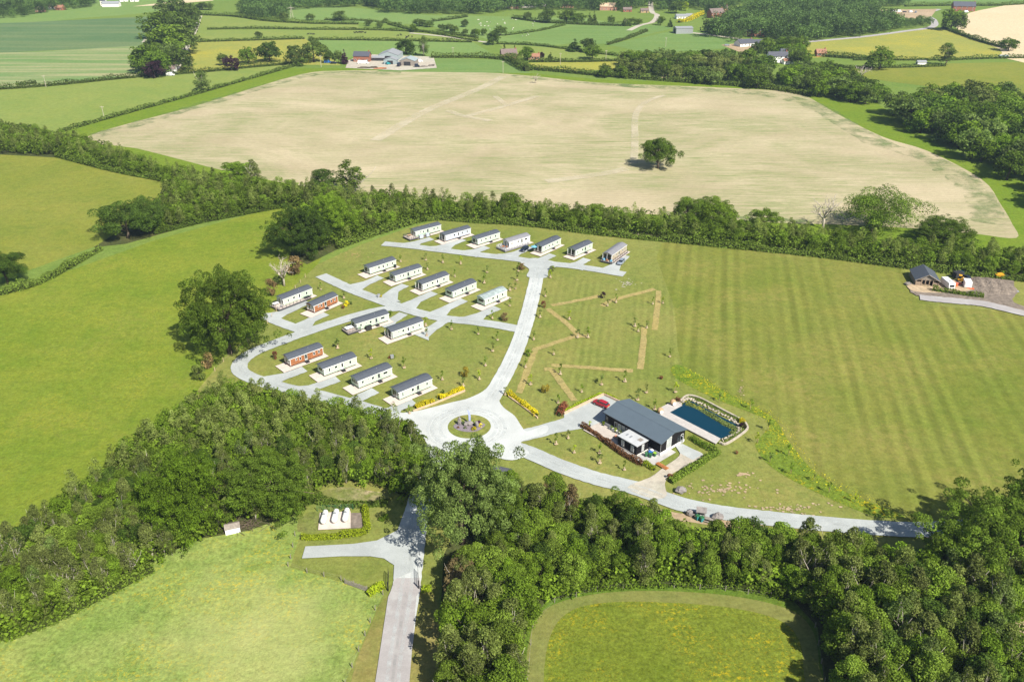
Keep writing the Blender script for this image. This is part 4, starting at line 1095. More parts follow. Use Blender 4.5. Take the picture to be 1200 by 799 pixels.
# ------------------------------------------------------------------ cars
def sect(x, w, z0, z1, r=0.12):
    return [(x, -w + r, z0), (x, w - r, z0), (x, w, z0 + r), (x, w, z1 - r), (x, w - r, z1), (x, -w + r, z1), (x, -w, z1 - r), (x, -w, z0 + r)]
def car(px, rz, label, paint, L=4.5, est=True, s=1.0):
    o = thing('parked_car', P(*px, ZG), rz, label, 'car', None, s)
    k = L / 4.5
    body = [sect(x * k, w, a, b, r) for x, w, a, b, r in ((-2.25, 0.72, 0.42, 0.80, 0.08), (-2.15, 0.84, 0.32, 0.95, 0.1), (-1.5, 0.90, 0.24, 1.0, 0.1), (0, 0.91, 0.22, 0.98, 0.1), (1.1, 0.90, 0.24, 0.97, 0.1), (1.9, 0.85, 0.28, 0.84, 0.12), (2.2, 0.72, 0.36, 0.70, 0.1), (2.27, 0.6, 0.42, 0.62, 0.07))]
    b = MB().loft(body).build('body', paint, o, False)
    rear = ((-2.05, 0.62, 0.95, 0.99, 0.01), (-1.75, 0.68, 0.94, 1.42, 0.08)) if est else ((-1.7, 0.62, 0.95, 0.99, 0.01), (-1.1, 0.68, 0.94, 1.38, 0.08))
    cab = [sect(x * k, w, a, c, r) for x, w, a, c, r in (*rear, (-0.5, 0.71, 0.94, 1.50, 0.08), (0.3, 0.70, 0.94, 1.46, 0.08), (1.25, 0.66, 0.93, 0.97, 0.01))]
    MB().loft(cab).build('windows', M['glass'], o)
    MB().loft([sect(x * k, w, a, c, 0.012) for x, w, a, c in ((-1.80, 0.60, 1.41, 1.44), (-0.5, 0.64, 1.485, 1.525), (0.3, 0.62, 1.445, 1.485), (0.42, 0.58, 1.39, 1.43))]).build('roof', paint, o)
    for sy in (-1, 1):
        for x in (-1.36 * k, 1.36 * k):
            w = MB().tube([(x, sy * 0.74, 0.33), (x, sy * 0.925, 0.33)], 0.33, 14).build('wheel', M['tyre'], o)
            MB().tube([(x, sy * 0.90, 0.33), (x, sy * 0.94, 0.33)], 0.21, 10).build('rim', M['steel'], w)
        MB().bb(2.08 * k, 2.21 * k, sy * 0.62 - 0.14, sy * 0.62 + 0.14, 0.58, 0.72).build('headlight', M['headlight'], o)
        MB().bb(-2.22 * k, -2.10 * k, sy * 0.66 - 0.13, sy * 0.66 + 0.13, 0.70, 0.90).build('taillight', M['taillight'], o)
        MB().bb(0.75 * k, 0.90 * k, sy * 0.96 - 0.09, sy * 0.96 + 0.09, 0.92, 1.05).build('mirror', paint, o)
        for x0, x1 in ((-0.02, 0.05), (-1.12, -1.05)):      # pillars
            MB().loft([[(x0 * k, sy * 0.905, 0.95), (x1 * k, sy * 0.905, 0.95), (x1 * k, sy * 0.925, 0.95), (x0 * k, sy * 0.925, 0.95)], [(x0 * k, sy * 0.66, 1.44), (x1 * k, sy * 0.66, 1.44), (x1 * k, sy * 0.68, 1.44), (x0 * k, sy * 0.68, 1.44)]]).build('pillar', paint, o)
    MB().bb(-2.285 * k, -2.24 * k, -0.26, 0.26, 0.50, 0.62).build('number_plate', M['plate'], o)
    return o
def head(a, b):
    d = P(*b) - P(*a)
    return math.atan2(d.y, d.x)
car((704.2, 474.6), head((713, 477.5), (695, 470)), 'dark red car parked on the gravel behind the clubhouse', M['red'], 4.7)
car((614.5, 293.2), head((618, 290), (609, 296)), 'dark blue car parked beside the white decked caravan', M['navy'], 4.6)
car((727.8, 308.5), head((732, 304), (724, 312)), 'silver blue car parked beside the taupe caravan', M['silver'], 4.6)

# ------------------------------------------------------------------ clubhouse
EZ = 3.5
e1, e2, e3 = P(774.9, 522.6, EZ), P(706.6, 484.6, EZ), P(808.9, 506.2, EZ)
ax = (e2 - e1); LC = ax.length; rzC = math.atan2(ax.y, ax.x)         # x runs away from the camera along the eave
WC = abs((e3 - e1).dot(Vector((-ax.y, ax.x, 0)).normalized()))
sgn = 1 if (e3 - e1).dot(Vector((-ax.y, ax.x, 0))) > 0 else -1
club = thing('clubhouse', (e1.x, e1.y, ZG), rzC, 'long black timber clubhouse with a blue grey metal roof', 'clubhouse')
def cb(mb, x0, x1, y0, y1, z0, z1):
    ys = sorted((sgn * y0, sgn * y1))
    return mb.bb(x0, x1, ys[0], ys[1], z0, z1)
RZ = EZ + 1.25
oh = 0.45
pl = MB(); cb(pl, oh, LC - oh, oh - 0.05, WC - oh + 0.05, 0, 0.75); pl.build('plinth', M['render_white'], club)
hw = WC / 2
MB().prism([(sgn * y, z) for y, z in ((oh, 0.75), (WC - oh, 0.75), (WC - oh, EZ - 0.02), (hw, RZ - 0.12), (oh, EZ - 0.02))], oh, LC - oh).build('wall', M['black'], club)
rf = MB().prism([(sgn * y, z) for y, z in ((0, EZ), (hw, RZ), (WC, EZ), (WC, EZ + 0.14), (hw, RZ + 0.16), (0, EZ + 0.14))], 0, LC).build('roof', M['seam'], club)
MB().prism([(sgn * y, z) for y, z in ((hw - 0.28, RZ + 0.09), (hw, RZ + 0.17), (hw + 0.28, RZ + 0.09), (hw + 0.28, RZ + 0.13), (hw, RZ + 0.22), (hw - 0.28, RZ + 0.13))], -0.02, LC + 0.02).build('ridge_cap', M['seam'], rf)
g = MB(); cb(g, 0, LC, -0.10, -0.003, EZ + 0.0, EZ + 0.10); g.build('gutter', M['dark'], rf)
MB().tube([(0.30, sgn * 0.25, 0.1), (0.30, sgn * 0.25, EZ)], 0.06, 6).build('downpipe', M['steel'], club)
def cwin(face, a, b, z0, z1, glass='glass', frame='white', kind='window'):
    """a window on the near gable (face g) or on the long patio side (face s)"""
    t_ = 0.08
    f = MB(); w = MB()
    def bx(m, a0, a1, c0, c1, d):
        if face == 'g': cb(m, oh - d, oh + 0.02, a0, a1, c0, c1)
        else: cb(m, a0, a1, oh - d, oh + 0.02, c0, c1)
    bx(f, a, b, z0, z0 + t_, 0.04); bx(f, a, b, z1 - t_, z1, 0.04); bx(f, a, a + t_, z0 + t_, z1 - t_, 0.04); bx(f, b - t_, b, z0 + t_, z1 - t_, 0.04)
    f = f.build(kind, M[frame], club)
    bx(w, a + t_, b - t_, z0 + t_, z1 - t_, 0.02)
    w.build('pane', M[glass], f)
cwin('g', hw - 2.4, hw - 0.6, 0.85, RZ - 0.9, 'glass_pale')
cwin('g', hw + 1.7, hw + 2.7, 0.80, 2.75, 'glass', 'dark', 'door')
d = MB(); cb(d, oh - 0.95, oh - 0.06, hw + 2.75, hw + 2.83, 0.78, 2.7); d = d.build('open_door', M['white'], club)
d2 = MB(); cb(d2, oh - 0.75, oh - 0.25, hw + 2.72, hw + 2.86, 1.7, 2.5); d2.build('door_pane', M['glass'], d)
cwin('g', hw + 3.1, hw + 3.95, 0.80, 2.7, 'glass', 'white')
for i in range(4): cwin('s', LC * 0.56 + i * 1.25, LC * 0.56 + i * 1.25 + 1.0, 0.85, 2.5, 'glass_pale' if i in (1, 2) else 'glass')
cwin('s', LC * 0.92, LC * 0.92 + 0.9, 0.85, 2.8, 'glass', 'dark', 'door')
# annexe on the near long side
an0, an1 = 3.0, 9.6
a = P(746.5, 524.5, 2.9) - e1; ux = ax.normalized(); uy = Vector((-ux.y, ux.x, 0)) * sgn
ax0, ay0 = a.dot(ux), a.dot(uy)
b = P(723.5, 511.5, 2.9) - e1; ax1 = b.dot(ux)
c_ = P(762.5, 516.5, 2.9) - e1
anx = thing('annexe', (e1.x, e1.y, ZG), rzC, 'black timber annexe with a flat pale roof against the clubhouse', 'annexe')
y0 = min(ay0, b.dot(uy)); y1 = oh - 0.06
m = MB(); cb(m, ax0 + 0.12, ax1 - 0.12, y0 + 0.12, y1, 0.25, 2.72); m.build('wall', M['black'], anx)
m = MB(); cb(m, ax0 + 0.10, ax1 - 0.10, y0 + 0.10, y1 - 0.01, 0.0, 0.25); m.build('plinth', M['render_white'], anx)
m = MB(); cb(m, ax0, ax1, y0, y1 + 0.03, 2.72, 2.92); rf2 = m.build('roof', M['flatroof'], anx)
m = MB(); cb(m, ax0 + 0.8, ax0 + 1.9, y0 + 2.2, y0 + 3.4, 2.92, 2.98); m.build('hatch', M['oldwood'], rf2)
for xx in (ax1 - 2.8, ax1 - 1.6): 
    m = MB(); cb(m, xx, xx + 0.5, y0 + 1.6, y0 + 2.5, 2.92, 2.96); m.build('vent', M['steel'], rf2)
for xx in (ax0 + 1.0, ax1 - 2.2):
    m = MB(); cb(m, xx, xx + 0.95, y0 + 0.07, y0 + 0.14, 0.7, 2.35); f = m.build('window', M['white'], anx)
    m = MB(); cb(m, xx + 0.09, xx + 0.86, y0 + 0.055, y0 + 0.09, 0.79, 2.26); m.build('pane', M['glass_pale'], f)
m = MB(); cb(m, ax0 + 0.07, ax0 + 0.14, y0 + 2.0, y0 + 2.8, 0.6, 2.35); f = m.build('window', M['white'], anx)
m = MB(); cb(m, ax0 + 0.055, ax0 + 0.09, y0 + 2.08, y0 + 2.72, 0.68, 2.27); m.build('pane', M['glass_pale'], f)
def CL(x, y, z=0.0): return Vector((e1.x, e1.y, ZG + z)) + ux * x + uy * y
# patio with planters
poly_obj('patio', [CL(ax1 - 0.2, y0 - 1.0), CL(LC + 1.5, y0 - 1.3), CL(LC + 1.0, oh - 0.1), CL(ax1 + 0.2, oh - 0.1)], M['paving'], ZG - 0.004)
poly_obj('paving_strip', [CL(-1.2, y0 - 0.9), CL(ax1, y0 - 0.9), CL(ax1, y0), CL(ax0, y0), CL(ax0, oh), CL(0.4, oh), CL(0.4, WC * 0.45), CL(-1.2, WC * 0.45)], M['concrete_grey'], ZG - 0.006)

# bins, bench boards, furniture on the patio
def bin_(p, rz, label, mat, lid, s=1.0):
    o = thing('wheelie_bin', p, rz, label, 'bin', 'bins beside the annexe', s)
    MB().loft([[(-0.24, -0.26, 0.08), (0.24, -0.26, 0.08), (0.24, 0.26, 0.08), (-0.24, 0.26, 0.08)], [(-0.32, -0.36, 1.0), (0.32, -0.36, 1.0), (0.32, 0.36, 1.0), (-0.32, 0.36, 1.0)]]).build('body', mat, o)
    MB().prism([(-0.40, 1.0), (0.40, 1.0), (0.36, 1.07), (0.0, 1.12), (-0.36, 1.07)], -0.35, 0.35).build('lid', lid, o)
    for y in (-0.24, 0.24): MB().tube([(0.26, y - 0.04, 0.1), (0.26, y + 0.04, 0.1)], 0.1, 8).build('wheel', M['tyre'], o)
    return o
for i, (x, y, lab, bm_, lm) in enumerate(((1.1, -0.75, 'green wheelie bin with a lime lid at the clubhouse corner', 'green', 'lime'), (1.5, -1.9, 'green wheelie bin farther from the clubhouse corner, beside the lime lidded one', 'green', 'green'),
                                          (2.3, -1.1, 'blue wheelie bin standing between the green bins', 'blue', 'blue'), (2.45, -2.3, 'green wheelie bin against the annexe wall', 'green', 'green'), (2.4, -0.4, 'white topped bin behind the blue one', 'blue', 'white'))):
    bin_(CL(x, y), rzC + i * 0.3, lab, M[bm_], M[lm], 1.0)
bd = thing('board_stack', P(776, 546, ZG), head((764, 539), (776, 546)), 'orange timber boards stacked on the grass by the clubhouse lane', 'timber')
for k in range(3): MB().bb(-1.6, 1.6, -0.55 + k * 0.38, -0.25 + k * 0.38, 0, 0.18 + 0.04 * (k % 2)).build('board', M['orangewood'], bd)
pot = []
for i, (x, y, lab, mt, h) in enumerate(((LC * 0.97, -0.2, 'potted lime conifer nearest the clubhouse door', 'l_lime', 1.3), (LC + 1.4, -3.2, 'tall slim potted conifer at the edge of the gravel car park', 'l_lime', 2.0), (LC * 0.83, -0.2, 'potted plant second along the patio wall', 'l_young', 0.8), (LC * 0.75, -0.3, 'round potted shrub in the middle of the patio wall', 'l_lime', 0.9), (LC * 0.68, -0.2, 'potted plant with olive leaves near the annexe', 'l_birch', 0.8))):
    o = thing('potted_plant', CL(x, y), 0, lab, 'potted plant')
    MB().tube([(0, 0, 0), (0, 0, 0.45)], [0.22, 0.3], 10).build('pot', M['dark'], o)
    c = link('plant', KIND['shrub' if h < 1.2 else 'sapling'][i % 3][0], o, M[mt])
    c.scale = (0.32, 0.32, h / 2.6) if h < 1.2 else (0.75, 0.75, h / 3.0)
    c.location = (0, 0, 0.4 if h < 1.2 else -0.1)
for i, (x, y) in enumerate(((LC * 0.58, -1.0), (LC * 0.62, -2.2))):
    table(CL(x, y), rzC, ['pale garden table near the annexe on the patio', 'pale garden table farther out on the patio'][i], M['white' if i == 0 else 'timber'], 0.6)
    chair(CL(x + 0.9, y), rzC + 1.6, ['pink garden chair beside the near wall patio table', 'pink garden chair beside the outer patio table'][i], M['salmon'])
    chair(CL(x - 0.9, y - 0.2), rzC - 1.6, ['white garden chair beside the near wall patio table', 'white garden chair beside the outer patio table'][i], M['white'])
for i in range(4):
    cabinet(CL(LC * 0.62 + i * 1.35, -0.1), rzC, (1.2, 0.5, 0.55), ['white planter trough closest to the annexe', 'white planter trough second from the annexe', 'white planter trough third from the annexe', 'white planter trough farthest from the annexe'][i], M['render_white'], 'planter_trough', 'planter')

# ------------------------------------------------------------------ swimming pond
poly_obj('pool_water', [P(*q) for q in ((783.5, 484.8), (798.5, 476), (804, 471), (812, 472), (862, 498), (864, 505), (857, 509.5), (843.6, 516))], M['water'], ZG - 0.002)
dk = tag(MB().prism([(p.x, p.y) for p in (P(770, 486.5), P(773.5, 479.5), P(790.5, 470.8), P(799.2, 476.4), P(784, 484.7), P(844, 515.6), P(838.5, 521.8))], ZG, ZG + 0.22, 'z').build('pool_deck', M['decking']), 'weathered pale board deck along two sides of the pool', 'decking')
sw = MB()
rg = random.Random(8)
edge = catmull([P(*q) for q in ((797, 474), (804, 468), (812, 470), (835, 481), (860, 494), (866, 502), (863, 508), (846, 517.5))], False, 10)
for i, p in enumerate(edge[:-1]):
    for k in range(2):
        q = p + Vector((rg.uniform(-.5, .5), rg.uniform(-.5, .5), ZG + 0.05))
        sw.rock(q, (rg.uniform(.35, .8), rg.uniform(.35, .7), rg.uniform(.25, .45)), rg, 0.2, 6)
tag(sw.build('stone_edging', M['stone'], None), 'pale stone edging round the planted side of the pool', 'stone edging')
wall_px = [(797, 471), (806, 465), (820, 468), (845, 481), (868, 493), (874.5, 499), (874, 506), (852, 521), (843, 520)]
bw = ribbon(catmull([P(*q) for q in wall_px], False, 6), 0.45)
tag(MB().prism([(p.x, p.y) for p in bw], ZG - 0.1, ZG + 0.35, 'z').build('low_stone_wall', M['stone']), 'low pale stone wall round the outer bed of the pool', 'wall')

def leaf_band(name, px, width, height, mat, label, cat, dens=14, leaf=0.3, gaps=0.0, seed=1, kind=None, ground=False, lump=0.35, core=True, group=None):
    """a hedge or a bed of plants along a line: leaves through the volume over a twiggy core"""
    r = np.random.default_rng(seed)
    pts = [Vector(p) if ground else P(*p) for p in px]
    pts = catmull(pts, False, 6) if len(pts) > 2 else pts
    base = Vector((pts[0].x, pts[0].y, 0))
    A = np.array([(p.x, p.y) for p in pts])
    seg = np.linalg.norm(np.diff(A, axis=0), axis=1)
    tot = seg.sum()
    n = int(tot * dens * 2.0)
    d = np.sort(r.uniform(0, tot, n)); cs = np.concatenate([[0], np.cumsum(seg)])
    i = np.clip(np.searchsorted(cs, d) - 1, 0, len(seg) - 1)
    f = (d - cs[i]) / seg[i]
    xy = A[i] + (A[i + 1] - A[i]) * f[:, None]
    tn = (A[i + 1] - A[i]) / seg[i][:, None]; nr = np.stack([-tn[:, 1], tn[:, 0]], 1)
    ph = r.uniform(0, 6.28, 4)
    lm = 1 + lump * (np.sin(d / (width * 1.3) + ph[0]) * 0.5 + np.sin(d / (width * 0.55) + ph[1]) * 0.35 + np.sin(d / (width * 3.7) + ph[2]) * 0.4)
    th = r.uniform(-0.35, math.pi + 0.35, n)
    k = r.uniform(0.7, 1.04, n)
    off = np.cos(th) * width / 2 * k * (0.8 + 0.2 * lm)
    z = np.clip(np.sin(th), -0.1, 1) ** 0.55 if False else np.abs(np.sin(th)) ** 0.6
    z = z * height * k * lm
    p = np.stack([xy[:, 0] + nr[:, 0] * off - base.x, xy[:, 1] + nr[:, 1] * off - base.y, np.maximum(0.05, z)], 1)
    nm = np.stack([nr[:, 0] * np.cos(th), nr[:, 1] * np.cos(th), np.sin(th) + 0.2], 1)
    mb = MB().leaves(p, nm, leaf, r, 0.7)
    o = link(name, mb.mesh(name, mat, tint=True))
    o.location = base
    tag(o, label, cat, group, kind)
    if core:
        q = ribbon([x - base for x in pts], width * 0.36)
        MB().prism([(x.x, x.y) for x in q], 0.0, height * 0.42, 'z').build('twigs', M['core'], o)
    return o
leaf_band('reed_bed', [(804, 474), (815, 478), (835, 489), (850, 498), (861, 504), (857, 510)], 1.9, 0.8, M['l_reed'], 'reeds and pond plants on the far side of the pool', 'pond plants', 60, 0.35, seed=3, core=False)
leaf_band('waterside_plants', [(802, 473), (815, 477), (824, 482)], 1.6, 0.7, M['l_yellow'], 'yellow flowering plants at the top corner of the pool', 'pond plants', 16, 0.25, seed=5, core=False)
leaf_band('flower_bed_planting', [(800, 469), (812, 466.5), (835, 478), (862, 491), (870, 500), (866, 509), (850, 518.5)], 1.5, 0.7, M['l_hedge'], 'low planting in the bed behind the pool stones', 'plants', 30, 0.3, seed=6, core=False)
for px, mt, lab in (((794.5, 471), 'l_rust', 'rusty red shrub at the left corner of the pool bed'), ((869.5, 502), 'l_copper', 'dark red shrub at the right corner of the pool bed'), ((869, 496), 'l_yellow', 'yellow shrub above the dark red one at the pool')):
    tree('shrub', 'shrub', P(*px), lab, 'shrub', None, 1.6, 1.9, M[mt])
for px, lab in (((788.5, 473.8), 'wicker egg chair at the top end of the pool deck'), ((773.5, 483.5), 'wicker egg chair at the clubhouse end of the pool deck')):
    o = thing('wicker_chair', P(*px, ZG + 0.2), R(40), lab, 'chair', 'wicker chairs on the pool deck')
    MB().loft([[(r_ * math.cos(a * 0.6283), r_ * math.sin(a * 0.6283), z) for a in range(10)] for z, r_ in ((0.12, 0.35), (0.35, 0.72), (0.75, 0.85), (1.15, 0.75), (1.5, 0.35))]).build('shell', M['timber'], o, True)
    MB().tube([(-0.1, -0.25, 0.62), (-0.3, -0.75, 0.66)], [0.42, 0.48], 10).build('cushion', M['white'], o)
    MB().tube([(0, 0, 0), (0, 0, 0.14)], 0.4, 10).build('base', M['dark'], o)

# ------------------------------------------------------------------ hedges and beds round the clubhouse
leaf_band('copper_hedge', [(681, 500), (695, 508), (710, 519), (725, 530), (738, 538), (753, 546)], 1.3, 1.5, M['l_rust'], 'long rust red beech hedge in front of the patio and the annexe', 'hedge', 70, 0.3, seed=11)
leaf_band('lime_hedge', [(755, 543), (762, 548), (767, 551)], 1.6, 1.3, M['l_lime'], 'short lime green hedge between the red hedge and the boards', 'hedge', 80, 0.28, seed=12)
leaf_band('copper_hedge', [(655, 488), (660, 479), (663.5, 476)], 1.7, 1.6, M['l_rust'], 'short rust red hedge at the car park corner', 'hedge', 80, 0.3, seed=13)
leaf_band('laurel_hedge', [(785, 566), (800, 556), (815, 547), (830, 537), (842, 530)], 2.0, 1.5, M['l_young'], 'green hedge along the lane south of the pool', 'hedge', 60, 0.34, seed=14)
leaf_band('laurel_hedge', [(810, 514), (822, 522), (838, 530)], 1.7, 1.3, M['l_young'], 'green hedge between the clubhouse door and the pool deck', 'hedge', 60, 0.32, seed=15)
leaf_band('low_hedge', [(661, 482), (684, 471), (707, 461)], 0.8, 0.7, M['l_lime'], 'low clipped hedge behind the car park sleepers', 'hedge', 60, 0.24, seed=16)
leaf_band('low_hedge', [(708, 461), (716, 465), (727, 470.5)], 0.8, 0.7, M['l_lime'], 'low clipped hedge at the far end of the car park', 'hedge', 60, 0.24, seed=17)
sl = ribbon([P(661, 486), P(707, 463.6), P(726, 472)], 0.35)
tag(MB().prism([(p.x, p.y) for p in sl], ZG - 0.1, ZG + 0.45, 'z').build('sleeper_wall', M['sleeper']), 'low pale timber sleeper wall round the gravel car park', 'wall')
leaf_band('yellow_shrubs', [(487, 479), (495, 476), (508, 471)], 1.7, 1.5, M['l_yellow'], 'row of yellow shrubs nearest the caravan by the roundabout', 'shrubs', 80, 0.3, seed=18, lump=0.5)
leaf_band('yellow_shrubs', [(514, 468), (528, 462), (543, 456)], 1.7, 1.5, M['l_yellow'], 'row of yellow shrubs at the roundabout end of the bed', 'shrubs', 80, 0.3, seed=19, lump=0.5)
leaf_band('yellow_shrubs', [(596, 463), (606, 469), (612, 474)], 1.5, 1.3, M['l_yellow'], 'yellow shrubs at the north road end of the lawn bed', 'shrubs', 70, 0.3, seed=20, lump=0.5)
leaf_band('yellow_shrubs', [(613, 475), (622, 481), (629, 488)], 1.6, 1.4, M['l_yellow'], 'yellow shrubs at the clubhouse end of the lawn bed', 'shrubs', 70, 0.3, seed=21, lump=0.5)
for px, lab in (([(484, 482.5), (510, 473), (545, 458.5)], 'pale log edging under the long yellow shrub rows'), ([(596, 465.5), (612, 477), (630, 490.5)], 'pale log edging under the yellow shrubs on the lawn')):
    q = ribbon([P(*p) for p in px], 0.3)
    tag(MB().prism([(p.x, p.y) for p in q], 0, ZG + 0.18, 'z').build('log_edging', M['sleeper']), lab, 'edging')
leaf_band('lime_hedge', [(354, 631), (375, 631), (400, 629), (428, 624), (429, 610), (428, 597)], 1.5, 1.4, M['l_lime'], 'L shaped lime green hedge round the gas tanks', 'hedge', 80, 0.3, seed=22)
leaf_band('lime_hedge', [(431, 698), (440, 692), (450, 688)], 1.6, 1.5, M['l_lime'], 'lime green hedge left of the entrance gates', 'hedge', 80, 0.3, seed=23)
leaf_band('lime_hedge', [(494, 692), (506, 691)], 1.6, 1.4, M['l_lime'], 'lime green hedge right of the entrance gates', 'hedge', 80, 0.3, seed=24)
leaf_band('young_hedge', [(1092, 341), (1115, 344), (1135, 347), (1152, 349)], 2.0, 1.8, M['l_young'], 'young green hedge in front of the stable yard', 'hedge', 40, 0.45, seed=25)

# ------------------------------------------------------------------ roundabout bed
bedp = catmull([isl + Vector(v) for v in ((-4.0, -0.4, 0), (-2.5, -2.0, 0), (0, -2.7, 0), (2.2, -2.2, 0), (4.0, 0.2, 0), (3.4, 1.4, 0), (1.5, 2.2, 0), (-1.5, 2.2, 0), (-3.4, 1.2, 0))], True, 5)
poly_obj('slate_bed', bedp, M['slate_chip'], ZG + 0.004)
rg = random.Random(21)
for dx, dy, d, lab in ((-2.5, 0.6, (1.0, 0.8, 2.6), 'tall standing stone on the left of the roundabout'), (2.0, -0.6, (1.0, 0.8, 2.0), 'shorter standing stone on the right of the roundabout'), (0.0, 0.5, (2.2, 1.2, 1.2), 'broad grey boulder under the flag'), (-0.9, 0.2, (1.2, 0.9, 0.9), 'low grey boulder left of the broad one')):
    o = MB().rock((0, 0, d[2] * 0.42), d, rg, 0.14, 8).build('standing_stone' if d[2] > 1.5 else 'boulder', M['greystone'])
    o.location = isl + Vector((dx, dy, ZG))
    tag(o, lab, 'stone')
fl = thing('feather_flag', isl + Vector((-0.2, 1.2, ZG)), 0.2, 'blue and white feather flag on the roundabout', 'flag')
MB().tube([(0, 0, 0), (0, 0, 2.2), (-0.1, 0, 3.6), (-0.35, 0, 4.1)], [0.035, 0.03, 0.02, 0.012], 6).build('pole', M['steel'], fl)
MB().loft([[(0.02, -0.012, 0.6), (0.5, -0.012, 0.7), (0.5, 0.012, 0.7), (0.02, 0.012, 0.6)], [(0.02, -0.05, 2.2), (0.55, 0.03, 2.2), (0.55, 0.055, 2.2), (0.02, -0.026, 2.2)], [(-0.1, -0.012, 3.6), (0.3, 0.03, 3.4), (0.3, 0.055, 3.4), (-0.1, 0.012, 3.6)], [(-0.34, -0.01, 4.05), (-0.1, 0, 4.0), (-0.1, 0.02, 4.0), (-0.34, 0.01, 4.05)]]).build('banner', M['flag'], fl)
for i, (dx, dy, mt, r_, lab) in enumerate(((-1.6, 0.9, 'l_dark', 1.3, 'dark green shrub between the standing stone and the flag'), (1.2, 0.6, 'l_dark', 1.0, 'dark green shrub right of the flag boulder'), (2.9, -0.2, 'l_yellow', 1.3, 'yellow shrub at the right end of the roundabout bed'), (1.3, -1.9, 'l_yellow', 1.4, 'golden shrub at the near edge of the roundabout bed'),
                                          (-2.8, -0.9, 'l_rust', 0.8, 'rusty shrub below the tall standing stone'), (0.9, -1.0, 'purple', 0.8, 'magenta heather in the middle of the roundabout bed'), (2.4, 1.3, 'purple', 1.2, 'purple shrub behind the yellow one on the roundabout'), (-1.0, -1.1, 'l_grey', 0.9, 'silver green shrub in front of the low boulder'), (0.9, 1.5, 'l_lime', 1.1, 'pale lime shrub beyond the broad boulder'))):
    p = isl + Vector((dx, dy, 0))
    tree('shrub', 'shrub', p, lab, 'shrub', None, r_ * 0.9, r_, M[mt])

# ------------------------------------------------------------------ gas tanks
poly_obj('tank_slab', [P(*q) for q in ((373, 622), (375, 602), (411, 600), (411, 620))], M['concrete'], ZG)
poly_obj('gravel', [P(*q) for q in ((411, 602), (424, 602), (425, 620), (411, 620))], M['rubble'], ZG)
for i, (x, lab) in enumerate(((378.5, 'white horizontal gas tank on the left of three'), (391.5, 'white horizontal gas tank in the middle of three'), (404.2, 'white horizontal gas tank on the right of three'))):
    p = P(x, 616.5 - i * 1.2, ZG)
    o = thing('gas_tank', p, 0.02, lab, 'gas tank', 'gas tanks behind the lime hedge')
    pr = [(0.0, 0.05), (0.12, 0.32), (0.38, 0.55), (0.6, 0.62), (3.6, 0.62), (3.82, 0.55), (4.08, 0.32), (4.2, 0.05)]
    MB().tube([(0, y, 0.95) for y, _ in pr], [r_ for _, r_ in pr], 16).build('vessel', M['tank'], o, True)
    for y in (0.9, 3.3): MB().bb(-0.45, 0.45, y - 0.12, y + 0.12, 0, 0.42).build('foot', M['concrete_grey'], o)
    MB().tube([(0, 2.1, 1.5), (0, 2.1, 1.72)], 0.26, 10).build('valve_cover', M['steel'], o)
fc = thing('tank_fence', P(373, 600, 0), 0, 'low green wire fence behind the gas tanks', 'fence')
A_, B_ = P(372, 599) , P(414, 597)
for i in range(7):
    q = A_.lerp(B_, i / 6) - Vector(fc.location)
    MB().bb(q.x - 0.05, q.x + 0.05, q.y - 0.05, q.y + 0.05, 0, 1.6).build('post', M['green'], fc)
m = MB()
for z in (0.4, 0.8, 1.2, 1.55): m.tube([tuple(A_ - fc.location + Vector((0, 0, z))), tuple(B_ - fc.location + Vector((0, 0, z)))], 0.025, 4)
m.build('wire', M['green'], fc)

# ------------------------------------------------------------------ entrance gates and fences
for (hx, hy), (tx, ty), lab in (((455, 692), (455.5, 672), 'open black iron gate on the left of the drive'), ((491, 690), (490, 672), 'open black iron gate on the right of the drive')):
    a, b = P(hx, hy), P(tx, ty)
    L_ = min(4.2, (b - a).length)
    o = thing('iron_gate', (a.x, a.y, 0.1), head((hx, hy), (tx, ty)), lab, 'gate', 'entrance gates of the drive')
    m = MB()
    for z in (0.15, 1.0, 1.75): m.bb(0.1, L_, -0.025, 0.025, z, z + 0.06)
    m.bb(0.1, 0.16, -0.025, 0.025, 0.21, 1.75).bb(L_ - 0.06, L_, -0.025, 0.025, 0.21, 1.75)
    m.build('frame', M['iron'], o)
    m = MB()
    for i in range(1, 20):
        x = 0.1 + (L_ - 0.1) * i / 20
        m.bb(x - 0.015, x + 0.015, -0.012, 0.012, 0.22, 1.74 + 0.25 * math.sin(math.pi * i / 20))
    m.build('bars', M['iron'], o)
    MB().bb(-0.14, 0.08, -0.11, 0.11, -0.1, 2.1).build('post', M['iron'], o)

def post_fence(name, px, gap, h, label, mat, wires=(0.5, 0.9), r=0.06, cat='fence', ground=False):
    pts = [P(*p) for p in px]
    o = thing(name, (pts[0].x, pts[0].y, 0), 0, label, cat)
    pts = [p - Vector((pts[0].x, pts[0].y, 0)) for p in [Vector(q) for q in pts]] if False else [p - Vector((P(*px[0]).x, P(*px[0]).y, 0)) for p in pts]
    n = 0
    pm = MB().bb(-r, r, -r, r, -0.1, h).mesh('post', mat)
    line = []
    for a, b in zip(pts[:-1], pts[1:]):
        k = max(1, int((b - a).length / gap))
        for i in range(k):
            q = a.lerp(b, i / k)
            line.append(q)
    line.append(pts[-1])
    for q in line[:100]:
        c = link('post', pm, o); c.location = q
    w = MB()
    for z in wires: w.tube([(q.x, q.y, z * h) for q in line], 0.008, 3, False)
    w.build('wire', M['oldwood'], o, fix=False)
    return o
post_fence('post_fence', [(346, 628), (341, 655), (338, 664), (360, 671), (400, 680), (430, 692)], 3.0, 1.3, 'wire fence on wooden posts between the flower meadow and the service bay', M['oldwood'])
post_fence('post_fence', [(449, 697), (440, 715), (428, 745), (405, 802), (395, 830)], 3.0, 1.3, 'wire fence on wooden posts along the left verge of the drive', M['oldwood'])
